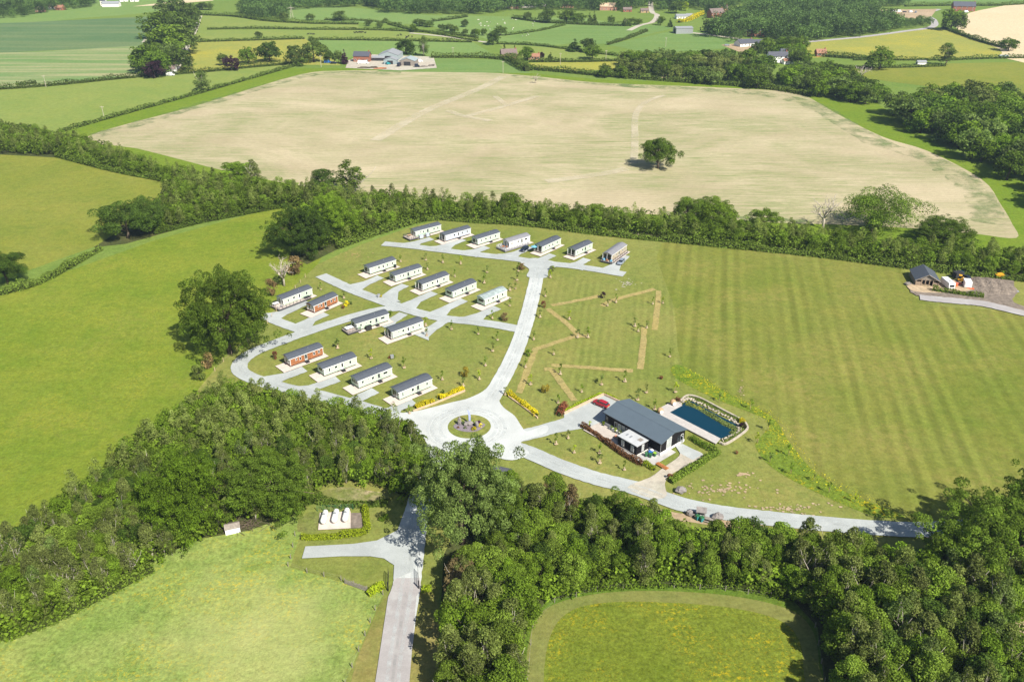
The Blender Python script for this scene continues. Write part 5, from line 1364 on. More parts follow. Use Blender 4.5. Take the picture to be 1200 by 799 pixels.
post_fence('post_fence', [(520, 258), (620, 263), (700, 272), (780, 281), (860, 289), (950, 297)], 5.0, 1.4, 'wire fence on pale posts along the foot of the long tree belt', M['guard'])
post_fence('post_fence', [(618, 800), (624, 735), (650, 706), (700, 693), (760, 687), (850, 692), (930, 704), (955, 735), (966, 800)], 4.0, 1.3, 'wire fence round the small flower meadow', M['oldwood'])
post_fence('post_fence', [(252, 435), (262, 424), (308, 386), (334, 352), (358, 325)], 4.0, 1.4, 'pale fence along the left boundary of the park', M['sleeper'], (0.35, 0.65, 0.92))
hd = thing('timber_hurdle', P(404, 684), head((404, 684), (432, 694)), 'grey timber hurdle standing left of the lime hedge at the gates', 'hurdle')
for i in range(4): MB().bb(0, 5.2, -0.03, 0.03, 0.22 + i * 0.3, 0.36 + i * 0.3).build('rail', M['oldwood'], hd)
for x in (0.0, 1.7, 3.5, 5.2): MB().bb(x - 0.07, x + 0.07, 0.035, 0.13, -0.1, 1.4).build('post', M['oldwood'], hd)

# small white shed at the wood edge and pile of branches
sh = thing('field_shelter', P(273, 622), R(20), 'small white shed with a rusty roof at the edge of the wood', 'shed')
MB().prism([(-1.0, 0), (1.0, 0), (1.0, 1.5), (0, 2.0), (-1.0, 1.5)], -1.5, 1.5).build('wall', M['white'], sh)
MB().prism([(-1.15, 1.44), (0, 2.02), (1.15, 1.44), (1.15, 1.52), (0, 2.1), (-1.15, 1.52)], -1.6, 1.6).build('roof', M['oldwood'], sh)
MB().bb(-1.54, -1.49, -0.5, 0.4, 0.05, 1.35).build('door', M['oldwood'], sh)
rg = random.Random(4)
br = MB()
for i in range(70):
    a = Vector((rg.gauss(0, 2.4), rg.gauss(0, 1.0), rg.uniform(0.1, 0.8))); v = Vector((rg.uniform(-1, 1), rg.uniform(-1, 1), rg.uniform(-.2, .4))) * 1.6
    br.tube([a - v, a + v * 0.2 + Vector((0, 0, 0.1)), a + v], [0.06, 0.05, 0.02], 4)
o = br.build('branch_pile', M['bark']); o.location = P(285, 616)
tag(o, 'pile of cut branches behind the small white shed', 'branches')

gs_ = thing('garden_shed', P(588, 560), R(-20), 'small dark roofed shed beside the big drive oak', 'shed')
MB().prism([(-1.4, 0), (1.4, 0), (1.4, 2.0), (0, 2.7), (-1.4, 2.0)], -2.0, 2.0).build('wall', M['oldwood'], gs_)
MB().prism([(-1.6, 1.92), (0, 2.72), (1.6, 1.92), (1.6, 2.02), (0, 2.82), (-1.6, 2.02)], -2.15, 2.15).build('roof', M['slate'], gs_)
MB().bb(-2.05, -1.98, -0.45, 0.45, 0.05, 1.85).build('door', M['dark'], gs_)
# boulders, table and play corner by the lower road
for px, d, lab in (((797.5, 577), (2.6, 1.7, 1.9), 'big grey boulder on the grass by the lane mouth'), ((809, 604), (2.2, 1.5, 1.7), 'dark grey boulder left of the green seated shelter'), ((840.5, 608), (2.6, 1.8, 2.0), 'pale grey boulder right of the green seated shelter')):
    o = MB().rock((0, 0, d[2] * 0.36), d, rg, 0.16, 9).build('boulder', M['greystone'])
    o.location = P(*px); tag(o, lab, 'boulder')
o = thing('bin_shelter', P(821, 606), R(-12), 'small grey roofed shelter with green sides by the lower road', 'shelter')
for x in (-0.8, 0.8):
    for y in (-0.6, 0.6): MB().bb(x - 0.06, x + 0.06, y - 0.06, y + 0.06, 0, 2.0).build('post', M['oldwood'], o)
MB().prism([(-0.95, 1.95), (0, 2.75), (0.95, 1.95), (0.95, 2.05), (0, 2.87), (-0.95, 2.05)], -1.1, 1.1).build('roof', M['greystone'], o)
MB().bb(-0.7, 0.7, 0.52, 0.58, 0.1, 1.9).build('back_panel', M['dark'], o)
for px, lab in (((817, 609), 'green litter bin on the left below the small shelter'), ((822, 611), 'green litter bin on the right below the small shelter')):
    bin_(P(*px), 0.4, lab, M['teal'], M['green'], 1.2)
o = thing('picnic_bench', P(831, 611), R(-25), 'long grey picnic bench right of the green bins', 'bench')
MB().bb(-1.6, 1.6, -0.35, 0.35, 0.70, 0.76).build('tabletop', M['oldwood'], o)
for y in (-0.75, 0.75): MB().bb(-1.6, 1.6, y - 0.14, y + 0.14, 0.42, 0.47).build('seat', M['oldwood'], o)
for x in (-1.2, 1.2):
    m = MB(); m.bb(x - 0.05, x + 0.05, -0.85, 0.85, 0.32, 0.42); m.tube([(x + 0.08, -0.7, 0), (x + 0.08, -0.3, 0.7)], 0.05, 4); m.tube([(x + 0.08, 0.7, 0), (x + 0.08, 0.3, 0.7)], 0.05, 4); m.build('leg', M['oldwood'], o)

# ------------------------------------------------------------------ stable yard at the right
a, b = P(1072, 334.5), P(1100, 334.5)
rzs = head((1072, 334), (1099, 336))
st = thing('stable', P(1072, 335, 0), rzs, 'timber gabled stable with a dark blue grey roof being finished in the far yard', 'stable', None, 0.88)
SW, SL = 8.6, 10.5
m = MB()
m.bb(0, 0.2, 0, SL, 0, 2.6).bb(SW - 0.2, SW, 0, SL, 0, 2.6).bb(0.2, SW - 0.2, SL - 0.2, SL, 0, 2.6)
m.build('wall', M['stable_timber'], st)
f = MB()                                  # the open timber gable facing the camera
for x in (0.15, 2.2, 3.6, 5.1, 6.5, SW - 0.15): f.bb(x - 0.17, x + 0.17, 0.0, 0.22, 0, 2.5 if x in (0.15, SW - 0.15) else 3.2)
f.bb(0.3, SW - 0.3, 0.24, 0.4, 2.45, 2.75).bb(0.32, 2.0, 0.06, 0.18, 0, 1.9).bb(6.7, SW - 0.32, 0.06, 0.18, 0, 1.9)
f.build('timber_frame', M['stable_timber'], st)
MB().prism([(0.3, 2.76), (SW - 0.3, 2.76), (SW / 2 + 1.2, 4.3), (SW / 2 - 1.2, 4.3)], 0.05, 0.2, 'y').build('gable_boards', M['oldwood'], st)
MB().bb(0.2, SW - 0.2, 2.0, 2.1, 0, 2.6).build('inner_wall', M['dark'], st)
MB().prism([(-0.45, 2.45), (SW / 2, 5.05), (SW + 0.45, 2.45), (SW + 0.45, 2.62), (SW / 2, 5.25), (-0.45, 2.62)], -0.5, SL + 0.3, 'y').build('roof', M['rooftile'], st)
m = MB()
m.tube([(-0.45, -0.52, 2.5), (SW / 2, -0.52, 5.1)], 0.14, 4).tube([(SW + 0.45, -0.52, 2.5), (SW / 2, -0.52, 5.1)], 0.14, 4)
m.build('barge_board', M['oldwood'], st)
# touring caravan, van, machines
tc = thing('touring_caravan', P(1109.5, 336, 0), R(92), 'white touring caravan with one dark window beside the timber stable', 'touring caravan')
MB().prism([(-3.0, 0.55), (2.8, 0.55), (3.15, 1.2), (2.7, 2.6), (-2.8, 2.6), (-3.1, 1.4)], -1.1, 1.1, 'y').build('body', M['carwhite'], tc)
MB().bb(-3.16, -3.0, -0.75, 0.75, 1.25, 2.0).build('window', M['glass'], tc)
MB().bb(-1.2, -0.6, -0.35, 0.35, 2.6, 2.68).build('roof_vent', M['steel'], tc)
for y in (-1.0, 1.0): MB().tube([(0, y - 0.1, 0.34), (0, y + 0.1, 0.34)], 0.34, 12).build('wheel', M['tyre'], tc)
MB().tube([(2.9, 0, 0.5), (4.2, 0, 0.5)], 0.07, 5).build('hitch', M['steel'], tc)
bx = thing('box_trailer', P(1132.5, 336, 0), R(75), 'white box trailer in front of the rubble heap', 'trailer')
MB().prism([(-1.9, 0.5), (1.7, 0.5), (1.9, 0.9), (1.75, 2.45), (-1.9, 2.45)], -1.15, 1.15, 'y').build('body', M['carwhite'], bx)
MB().bb(-1.945, -1.9, -0.95, 0.95, 0.6, 2.3).build('door', M['render_white'], bx)
for y in (-1.05, 1.05): MB().tube([(0, y - 0.1, 0.32), (0, y + 0.1, 0.32)], 0.32, 12).build('wheel', M['tyre'], bx)
dg = thing('mini_digger', P(1124.5, 330, 0), R(250), 'yellow mini digger behind the white box trailer', 'digger')
for y in (-0.7, 0.7): MB().prism([(-1.1, 0.12), (-0.85, 0), (0.85, 0), (1.1, 0.12), (1.1, 0.45), (0.85, 0.55), (-0.85, 0.55), (-1.1, 0.45)], y - 0.2, y + 0.2, 'y').build('track', M['tyre'], dg)
MB().bb(-1.0, 0.8, -0.8, 0.8, 0.6, 1.25).build('body', M['yellow'], dg)
c = MB().bb(-0.5, 0.6, -0.6, 0.3, 1.25, 2.35).build('cab', M['glass'], dg)
MB().bb(-0.58, 0.68, -0.68, 0.38, 2.35, 2.5).build('cab_roof', M['yellow'], c)
MB().tube([(0.8, 0.5, 1.1), (2.0, 0.5, 2.5), (3.2, 0.5, 1.6)], [0.2, 0.18, 0.13], 5).build('boom', M['yellow'], dg)
MB().prism([(3.0, 1.6), (3.5, 1.5), (3.5, 0.9), (3.0, 0.8)], 0.15, 0.85, 'y').build('bucket', M['dark'], dg)
ht = thing('horse_trailer', P(1122, 325.5, 0), R(20), 'dark trailer with a teal front at the back of the yard', 'trailer')
MB().prism([(-1.9, 0.5), (1.6, 0.5), (2.0, 1.2), (1.5, 2.4), (-1.9, 2.4)], -0.95, 0.95, 'y').build('body', M['dark'], ht)
MB().bb(1.4, 1.52, -0.9, 0.9, 1.4, 2.42).build('front_panel', M['teal'], ht)
for y in (-0.95, 0.95): MB().tube([(0, y - 0.1, 0.32), (0, y + 0.1, 0.32)], 0.32, 10).build('wheel', M['tyre'], ht)
car((1131.5, 327), R(100), 'black car behind the white box trailer', M['navy'], 4.2)
dm = thing('dumper', P(1174, 326.5, 0), R(178), 'orange site dumper behind the rubble heap', 'dumper')
MB().loft([[(0.2, -0.7, 0.8), (1.8, -0.7, 0.8), (1.8, 0.7, 0.8), (0.2, 0.7, 0.8)], [(-0.1, -1.1, 1.9), (2.7, -1.0, 1.7), (2.7, 1.0, 1.7), (-0.1, 1.1, 1.9)]]).build('skip', M['yellow'], dm)
MB().bb(-2.0, 0.1, -0.7, 0.7, 0.6, 1.3).build('chassis', M['dark'], dm)
m = MB()
for y in (-0.6, 0.6): m.tube([(-0.7, y, 1.3), (-0.8, y, 2.6)], 0.05, 5)
m.tube([(-0.8, -0.6, 2.6), (-0.8, 0.6, 2.6)], 0.05, 5).build('roll_bar', M['dark'], dm)
for x in (-1.5, 1.0):
    for y in (-0.85, 0.85): MB().tube([(x, y - 0.2, 0.5), (x, y + 0.2, 0.5)], 0.5, 12).build('wheel', M['tyre'], dm)
# rubble heap
rg = random.Random(31)
nx, ny = 60, 50
v, f = [], []
for j in range(ny):
    for i in range(nx):
        x, y = (i / (nx - 1) - 0.5) * 17, (j / (ny - 1) - 0.5) * 17
        h = max(0, 1 - (x / 8.4) ** 2 - (y / 8.4) ** 2) ** 0.8 * 1.7
        v.append((x + rg.uniform(-.1, .1), y + rg.uniform(-.1, .1), h * (0.9 + 0.22 * math.sin(x * 1.3 + 0.6 * y) * math.sin(y * 1.1 - x * 0.4) + rg.uniform(-.07, .07)) - 0.05))
for j in range(ny - 1):
    for i in range(nx - 1): f.append((j * nx + i, j * nx + i + 1, (j + 1) * nx + i + 1, (j + 1) * nx + i))
o = MB().add(v, f).build('rubble_heap', M['rubble']); o.location = P(1161, 336)
tag(o, 'wide grey heap of rubble and soil in the stable yard', 'rubble heap')
for px, d, rz, mt, lab, nm, cat in (((1118, 336.5), (2.6, 1.0, 0.9), 0.5, 'orange', 'orange plastic barriers piled beside the white touring caravan', 'barrier_pile', 'barriers'), ((1122, 333.5), (3.0, 1.6, 0.7), 0.1, 'salmon', 'salmon red tarpaulin over a pile in the yard', 'tarpaulin_pile', 'tarpaulin'),
                           ((1112, 338.5), (2.6, 1.2, 0.5), 0.2, 'white', 'white sheets lying in front of the touring caravan', 'sheet_pile', 'sheets'), ((1137, 339), (1.8, 0.9, 0.5), -0.3, 'orange', 'small orange pile right of the white sheets', 'barrier_pile', 'barriers'), ((1065, 334), (2.2, 1.4, 0.8), 0.3, 'oldwood', 'grey pallet pile left of the timber stable', 'pallet_pile', 'pallets'), ((1186, 341), (4.2, 1.6, 0.3), -0.5, 'barnroof', 'grey corrugated sheets lying on the right of the rubble heap', 'corrugated_sheets', 'sheets')):
    m = MB(); rg2 = random.Random(int(px[0]))
    for k in range(6): m.box((rg2.uniform(-.25, .25) * d[0], rg2.uniform(-.2, .2) * d[1], d[2] * (k + 0.5) / 6), (d[0] * rg2.uniform(.6, 1), d[1] * rg2.uniform(.6, 1), d[2] / 6 * 0.96), rg2.uniform(-.25, .25))
    o = m.build(nm, M[mt]); o.location = P(*px); o.rotation_euler = (0, 0, rz)
    tag(o, lab, cat)

# ------------------------------------------------------------------ saplings and shrubs on the lawns
SAP = [(607.4, 317.4), (606, 328), (604, 338), (645, 325), (639, 347), (633, 371.6), (597.4, 358), (712, 358), (722, 354), (667, 373.7), (689, 395), (677, 395), (748, 388), (744, 382), (625.5, 397.5),
       (776.7, 355), (765, 356), (758, 384), (616, 430), (649, 415), (656.7, 438), (621.7, 450), (681.7, 459), (705, 450), (732.5, 446.7), (757.5, 459.5), (785, 417.5), (791.7, 459), (654, 471.6), (747, 468),
       (767, 479), (666, 513), (651.7, 520), (673, 530), (702.7, 530.5), (702.7, 542), (731.7, 550), (501, 315.5), (519, 307.5), (540, 309), (533, 324), (571, 319), (567.5, 331.4), (597.5, 340), (577, 372.8),
       (499, 381.5), (529, 385.5), (560.5, 391), (583, 398), (577.4, 411), (569, 428), (561.7, 444), (518.5, 444.5), (543, 452), (469.6, 306.5), (499, 304.5), (395.5, 407), (435, 419.5), (473.6, 430.5), (395.6, 407.7),
       (376, 339), (403, 349), (900, 504), (886.7, 519), (923, 533), (902.5, 541), (926.7, 555), (954, 563), (971, 577), (1001.7, 588), (880, 479), (843, 470), (480, 484), (592, 462), (500, 393)]
LEAFS = ['l_bright', 'l_birch', 'l_young', 'l_lime', 'l_bright', 'l_grey']
mr = random.Random(5)
mb = MB(); rk = random.Random(2)
mb.loft([[((0.36 + rk.uniform(-.07, .07)) * math.cos(a * .5236) * s_, (0.36 + rk.uniform(-.07, .07)) * math.sin(a * .5236) * s_, z) for a in range(12)] for z, s_ in ((0.0, 1.25), (0.09, 1.05), (0.13, 0.4))])
MULCH = mb.mesh('mulch', M['mulch'])
GUARD = MB().tube([(0.02, 0, 0.08), (0.02, 0, 0.75)], 0.16, 7).mesh('tree_guard', M['guard'])
STAKE = MB().bb(-0.28, -0.20, -0.04, 0.04, 0, 1.3).mesh('stake', M['timber'])
for i, px in enumerate(SAP):
    wild = px[0] > 835
    v = KIND['sapling'][i % 4]
    s_ = mr.uniform(0.85, 1.2)
    o = thing('sapling', P(*px, ZG), mr.uniform(0, 6.28), rel(px, 'staked sapling' if not wild else 'young tree in flowery grass'), 'sapling', 'young staked trees on the lawns', s_)
    link('trunk', v[1], o)
    link('crown', v[0], o, M[LEAFS[i % 6]])
    link('stake', STAKE, o)
    if not wild:
        link('mulch', MULCH, o)
        if mr.random() < 0.75: link('tree_guard', GUARD, o)
for px, mt, Wd, H, lab in (((612, 315.5), 'l_brown', 3.2, 2.2, 'brown and green shrub at the bend below the top junction'), ((647.5, 318), 'l_birch', 2.6, 2.0, 'olive shrub on the right verge below the top junction'), ((637, 361), 'l_rust', 1.8, 2.6, 'red upright shrub beside the north road'),
                        ((706.5, 349.5), 'l_copper', 2.0, 2.2, 'dark red shrub between two dry strips'), ((620, 417), 'l_young', 2.2, 2.0, 'green shrub with yellow tips beside the north road'), ((639, 460), 'l_golden', 2.4, 2.6, 'small golden conifer on the lawn by the car park'),
                        ((774, 444), 'l_rust', 1.4, 1.0, 'tiny rusty bush on the lawn behind the clubhouse'), ((592, 375.5), 'l_brown', 3.0, 2.6, 'brown tipped shrub at the lane mouth'), ((545, 442), 'l_golden', 2.6, 3.2, 'golden brown conifer on the big lawn'),
                        ((323, 421), 'l_rust', 1.8, 2.6, 'rust red shrub inside the loop road'), ((406, 359), 'l_yellow', 1.9, 1.9, 'bright yellow shrub in the small bed by the orange timber caravan'), ((402, 361.5), 'l_rust', 1.2, 1.2, 'red shrub left of the bright yellow one'), ((411, 357), 'l_grey', 1.4, 1.3, 'silver shrub right of the bright yellow one'),
                        ((862.5, 531.5), 'l_rust', 1.0, 0.9, 'lone rusty bush on the grass below the pool'), ((668, 374), 'l_brown', 0.9, 0.7, 'small brown bush in the striped lawn'), ((446, 349), 'l_yellow', 1.3, 1.0, 'yellow flowered bush at the lane fork'), ((457, 420), 'l_rust', 1.1, 1.2, 'red shrub left of the green cabinet on the lawn'), ((462, 420), 'l_young', 1.1, 1.3, 'green shrub right of the green cabinet on the lawn'),
                        ((457, 370), 'l_young', 2.0, 1.8, 'green shrub behind the caravan with the square deck'), ((450, 609), 'l_bright', 2.2, 1.4, 'green bush with yellow flowers by the drive'), ((785, 562), 'l_rust', 1.6, 1.6, 'rusty red shrub at the end of the lane hedge'), ((700, 446), 'l_birch', 0.9, 0.7, 'tiny pale bush on the lawn between the dry strips'), ((519, 461), 'l_dark', 1.0, 1.2, 'dark green shrub in the gap of the yellow row')):
    tree('shrub', 'shrub', P(*px), lab, 'shrub', None, H, Wd, M[mt])
for px, lab in (((459.5, 419.5), 'small green cabinet between two shrubs on the lawn'), ((444, 348), 'small grey cabinet at the lane fork')):
    cabinet(P(*px, ZG), 0.4, (0.9, 0.6, 0.9), lab, M['steel'], 'service_cabinet', 'cabinet')

leaf_band('wild_plants', [(796, 438), (840, 463), (885, 483), (900, 495), (896, 517), (912, 540), (945, 562), (985, 582), (1035, 600)], 6.0, 0.55, M['l_lime'], 'tall wild plants through the flowery strip on the lawn', 'wild plants', 4, 0.24, seed=51, kind='stuff', lump=0.8, core=False)
leaf_band('wild_flowers', [(800, 434), (850, 462), (900, 487), (935, 532), (960, 560), (1000, 582), (1040, 599)], 4.0, 0.65, M['l_yellow'], 'yellow flowers along the wild strip', 'flowers', 4, 0.24, seed=52, kind='stuff', lump=0.9, core=False)
# ------------------------------------------------------------------ single big trees
BIG = [  # base px, width px, height px, kind, leaf, label
 ((773, 201), 44, 40, 'oak', 'l_oak', 'lone round oak standing in the ripening crop'),
 ((1026, 268), 80, 40, 'wide', 'l_oak', 'wide spreading oak with open limbs on the field edge'),
 ((1112, 292), 66, 36, 'oak', 'l_oak', 'broad low oak in the tree belt behind the stable'),
 ((810, 268), 45, 38, 'oak', 'l_oak', 'left of two round trees rising over the tree belt right of the middle'),
 ((842, 272), 48, 40, 'oak', 'l_bright', 'brighter right one of two round trees over the tree belt'),
 ((897, 271), 32, 28, 'round', 'l_oak', 'small round tree over the tree belt left of the dead tree'),
 ((598, 257), 28, 34, 'round', 'l_bright', 'round bright tree above the middle of the tree belt'),
 ((698, 263), 27, 26, 'round', 'l_young', 'low round tree above the belt behind the taupe caravan'),
 ((411, 226), 34, 40, 'birch', 'l_oak', 'tall open tree at the left end of the long belt'),
 ((378, 228), 30, 32, 'round', 'l_dark', 'dark tree left of the tall open one at the belt end'),
 ((275, 214), 34, 26, 'round', 'l_bright', 'bright round tree on the belt at the crop corner'),
 ((298, 216), 22, 30, 'birch', 'l_birch', 'thin olive tree right of the bright one at the crop corner'),
 ((143, 285), 62, 50, 'oak', 'l_dark', 'dark spreading tree in the hedge between the two left meadows'),
 ((172, 276), 42, 46, 'oak', 'l_dark', 'dark tree joined to the right of the spreading hedge tree'),
 ((352, 306), 66, 62, 'oak', 'l_dark', 'big dark round tree at the top left corner of the park'),
 ((388, 284), 56, 58, 'oak', 'l_bright', 'bright green round tree behind the big dark corner tree'),
 ((262, 426), 96, 102, 'oak', 'l_oak', 'huge round tree standing alone between the meadow and the loop bend'),
 ((540, 660), 128, 130, 'oak', 'l_grey', 'big pale green oak overhanging the drive below the roundabout'),
 ((587, 640), 62, 70, 'oak', 'l_oak', 'green tree leaning on the right of the big drive oak'),
 ((1172, 706), 150, 112, 'oak', 'l_oak', 'huge green tree at the right edge by the lower road'),
 ((1225, 668), 110, 110, 'oak', 'l_oak', 'green tree cut by the right edge beside the huge one'),
 ((213, 638), 88, 98, 'oak', 'l_bright', 'bright lime rounded tree at the lower edge of the left wood'),
 ((312, 618), 104, 74, 'oak', 'l_oak', 'wide dark green oak beside the bare ground in the left wood'),
 ((3, 338), 46, 42, 'oak', 'l_dark', 'dark tree cut by the left edge in the meadow hedge'),
 ((540, 700), 40, 44, 'round', 'l_brown', 'brown leaved tree at the wood edge right of the gates'),
 ((186, 89), 26, 26, 'far', 'l_oak', 'front left round tree of the copse in the crop fields'), ((173, 86), 28, 30, 'far', 'l_oak', 'outermost left tree of the crop field copse'), ((208, 84), 26, 26, 'far', 'l_far', 'tree above the white house in the copse'),
 ((200, 64), 38, 32, 'far', 'l_oak', 'broad tree in the second row of the copse'), ((190, 46), 36, 28, 'far', 'l_oak', 'broad tree at the left middle of the copse'), ((214, 50), 30, 32, 'far', 'l_far', 'tree at the right middle of the copse'),
 ((205, 30), 34, 26, 'far', 'l_far', 'far top tree of the copse'), ((222, 32), 22, 26, 'far', 'l_far', 'rightmost far tree of the copse along the track'), ((218, 63), 24, 30, 'far', 'l_far', 'tree on the right edge of the copse beside the track'), ((198, 74), 20, 20, 'far', 'l_grey', 'greyish tree in the gap of the copse'),
 ((182, 92), 18, 18, 'far', 'l_copper', 'dark copper tree at the foot of the copse'), ((272, 83), 17, 18, 'far', 'l_copper', 'dark copper tree standing by the pasture hedge'), ((262, 77), 12, 15, 'far', 'l_far', 'dull green tree left of the copper tree by the pasture hedge'), ((404, 75), 10, 18, 'cone', 'l_copper', 'narrow dark copper tree left of the farmyard'),
 ((225, 82), 11, 17, 'birch', 'l_grey', 'pale slim tree right of the copse house'), ((238, 108), 20, 27, 'birch', 'l_grey', 'pale open birch in the hedge below the copse'),
 ((291, 75), 20, 20, 'far', 'l_oak', 'round dark tree in the yellow pasture'), ((316, 73), 28, 25, 'far', 'l_dark', 'spreading dark tree in the yellow pasture corner'), ((303, 45), 9, 8, 'far', 'l_far', 'small bushy tree between two pasture hedges'),
 ((347, 76), 22, 24, 'far', 'l_far', 'left tree of the group near the yellow bush'), ((368, 73), 26, 25, 'far', 'l_far', 'right tree of the group near the yellow bush'), ((354, 78), 14, 10, 'shrub', 'l_far', 'low bush below the tree group near the pole'), ((361, 74), 9, 10, 'shrub', 'l_yellow', 'golden bush below the far tree group'), ((386, 74), 13, 15, 'far', 'l_far', 'green tree left of the blue roofed van'), ((397, 75), 10, 16, 'far', 'l_far', 'green tree beside the narrow copper one'),
 ((476, 64), 23, 19, 'far', 'l_dark', 'dark tree with a clear trunk behind the farmyard barns'), ((497, 66), 14, 24, 'birch', 'l_far', 'tall slim tree right of the dark one behind the barns'),
 ((578, 53), 15, 17, 'far', 'l_dark', 'dark near tree of the pair at the pasture corner'), ((586, 42), 16, 12, 'far', 'l_far', 'farther tree of the pair at the pasture corner'), ((591, 67), 10, 16, 'cone', 'l_far', 'slim conifer left of the dark hedge by the farm'), ((603, 67), 7, 15, 'cone', 'l_far', 'narrow pointed conifer by the hidden farmhouse'), ((618, 71), 17, 16, 'far', 'l_oak', 'round tree in front of the hidden farmhouse'), ((635, 69), 6, 8, 'far', 'l_copper', 'small dark tree right of the hidden farmhouse'), ((645, 70), 8, 9, 'cone', 'l_far', 'small conifer in the olive pasture'),
 ((673, 60), 18, 15, 'cone', 'l_dark', 'dark conifer clump left of the big pasture trees'), ((689, 62), 16, 18, 'far', 'l_far', 'dark round tree in the olive pasture'), ((694, 70), 19, 18, 'far', 'l_oak', 'round green tree at the buttercup field corner'),
 ((1030, 82), 28, 28, 'far', 'l_oak', 'large round tree between the yellow pasture and the olive meadow'), ((1107, 77), 25, 27, 'birch', 'l_far', 'open tree on the right of the yellow pasture'), ((1181, 60), 20, 16, 'far', 'l_oak', 'leaning tree on the edge of the far pale field'), ((1114, 36), 26, 25, 'far', 'l_oak', 'dark tree in front of the brick house on the skyline'), ((1122, 36), 16, 22, 'far', 'l_far', 'right hand tree in front of the skyline brick house'),
 ((364, 24), 10, 8, 'far', 'l_far', 'small tree alone in the far green field'), ((398, 25), 15, 12, 'far', 'l_far', 'larger tree alone in the far green field'), ((333, 25), 12, 11, 'far', 'l_far', 'tree beside the tall pylon'), ((432, 31), 8, 8, 'far', 'l_far', 'small tree left of the far hedge pair'), ((445, 33), 8, 8, 'far', 'l_far', 'small round tree at the pasture hedge'), ((452, 27), 6, 6, 'far', 'l_grey', 'pale tiny tree at the far hedge'),
 ((485, 38), 9, 10, 'far', 'l_bright', 'bright small tree at the farm track'), ((492, 31), 15, 9, 'far', 'l_far', 'left clump at the far farm track'), ((503, 32), 11, 8, 'far', 'l_far', 'right clump at the far farm track'), ((518, 36), 9, 8, 'far', 'l_far', 'left tree of the row along the track'), ((527, 38), 10, 10, 'far', 'l_far', 'second tree of the row along the track'), ((533, 39), 10, 9, 'far', 'l_far', 'third tree of the row along the track'), ((545, 32), 9, 9, 'far', 'l_far', 'tree behind the row along the track'), ((545, 41), 8, 7, 'far', 'l_far', 'bushy tree below the one behind the row'), ((556, 42), 9, 8, 'far', 'l_far', 'tree fifth along the track'), ((560, 43), 6, 9, 'far', 'l_bright', 'brighter slim tree near the track end'), ((567, 42), 7, 9, 'far', 'l_far', 'last tree of the row along the track'),
 ((189, 7), 9, 8, 'far', 'l_far', 'left tree on the far pale strip'), ((205, 6), 8, 8, 'far', 'l_far', 'right tree on the far pale strip'), ((237, 12), 12, 8, 'far', 'l_far', 'left tree of the pair beyond the copse'), ((245, 12), 9, 8, 'far', 'l_far', 'right tree of the pair beyond the copse'),
 ((618, 24), 10, 10, 'far', 'l_far', 'dark tree left of the far hedge row'), ((642, 27), 19, 16, 'far', 'l_far', 'large dark tree on the far hedge row'), ((664, 27), 20, 15, 'far', 'l_oak', 'left large light tree on the far hedge row'), ((677, 28), 18, 13, 'far', 'l_oak', 'right large light tree on the far hedge row'), ((691, 28), 7, 14, 'cone', 'l_far', 'left slim tree of the far hedge row'), ((696, 28), 8, 15, 'cone', 'l_far', 'middle slim tree of the far hedge row'), ((716, 29), 8, 11, 'far', 'l_far', 'right hand tree of the far hedge row'), ((740, 29), 14, 8, 'far', 'l_far', 'left bush clump by the pale winding track'), ((748, 29), 10, 7, 'far', 'l_far', 'right bush clump by the pale winding track'), ((732, 31), 6, 10, 'birch', 'l_grey', 'pale thin tree by the winding track'),
 ((774, 30), 9, 11, 'far', 'l_oak', 'tree where the winding track bends'), ((785, 32), 7, 11, 'cone', 'l_dark', 'dark conifer above the grey metal shed'), ((792, 16), 17, 15, 'far', 'l_far', 'large tree above the white roofed yard'), ((803, 13), 9, 11, 'birch', 'l_lime', 'pale yellow green tree above the white roofed yard'), ((830, 38), 11, 13, 'far', 'l_grey', 'soft green tree right of the grey metal shed')]
for px, w, h, kd, lf, lab in BIG:
    m = MPP(px[1])
    H = HPX(px[1], h)
    pos = P(*px)
    if px[1] > 150 and kd in ('oak', 'round'):        # the foot of the picture of a crown is its near rim, not its trunk
        dep = PITCH + math.atan((px[1] - 399.5) / FPX)
        pos.y += 0.28 * w * m; H = max(H - 0.34 * w * m * math.tan(dep), H * 0.62)
    if 'copse' in lab and kd == 'far': w *= 1.2; H *= 1.15
    if px[1] < 300: H = max(H * 0.92, 2.0)
    if kd == 'oak': w *= 0.95
    if kd == 'oak' and px[0] in (213, 262, 352, 388, 1112): kd = 'dense'
    if kd == 'oak' and px[1] > 380: kd = 'bigoak'
    tree({'cone': 'conifer', 'birch': 'slender_tree', 'shrub': 'bush'}.get(kd, 'broadleaf_tree' if kd != 'wide' else 'oak_tree'), kd, pos, lab, 'tree' if kd != 'shrub' else 'bush', None, H, w * m, M[lf])

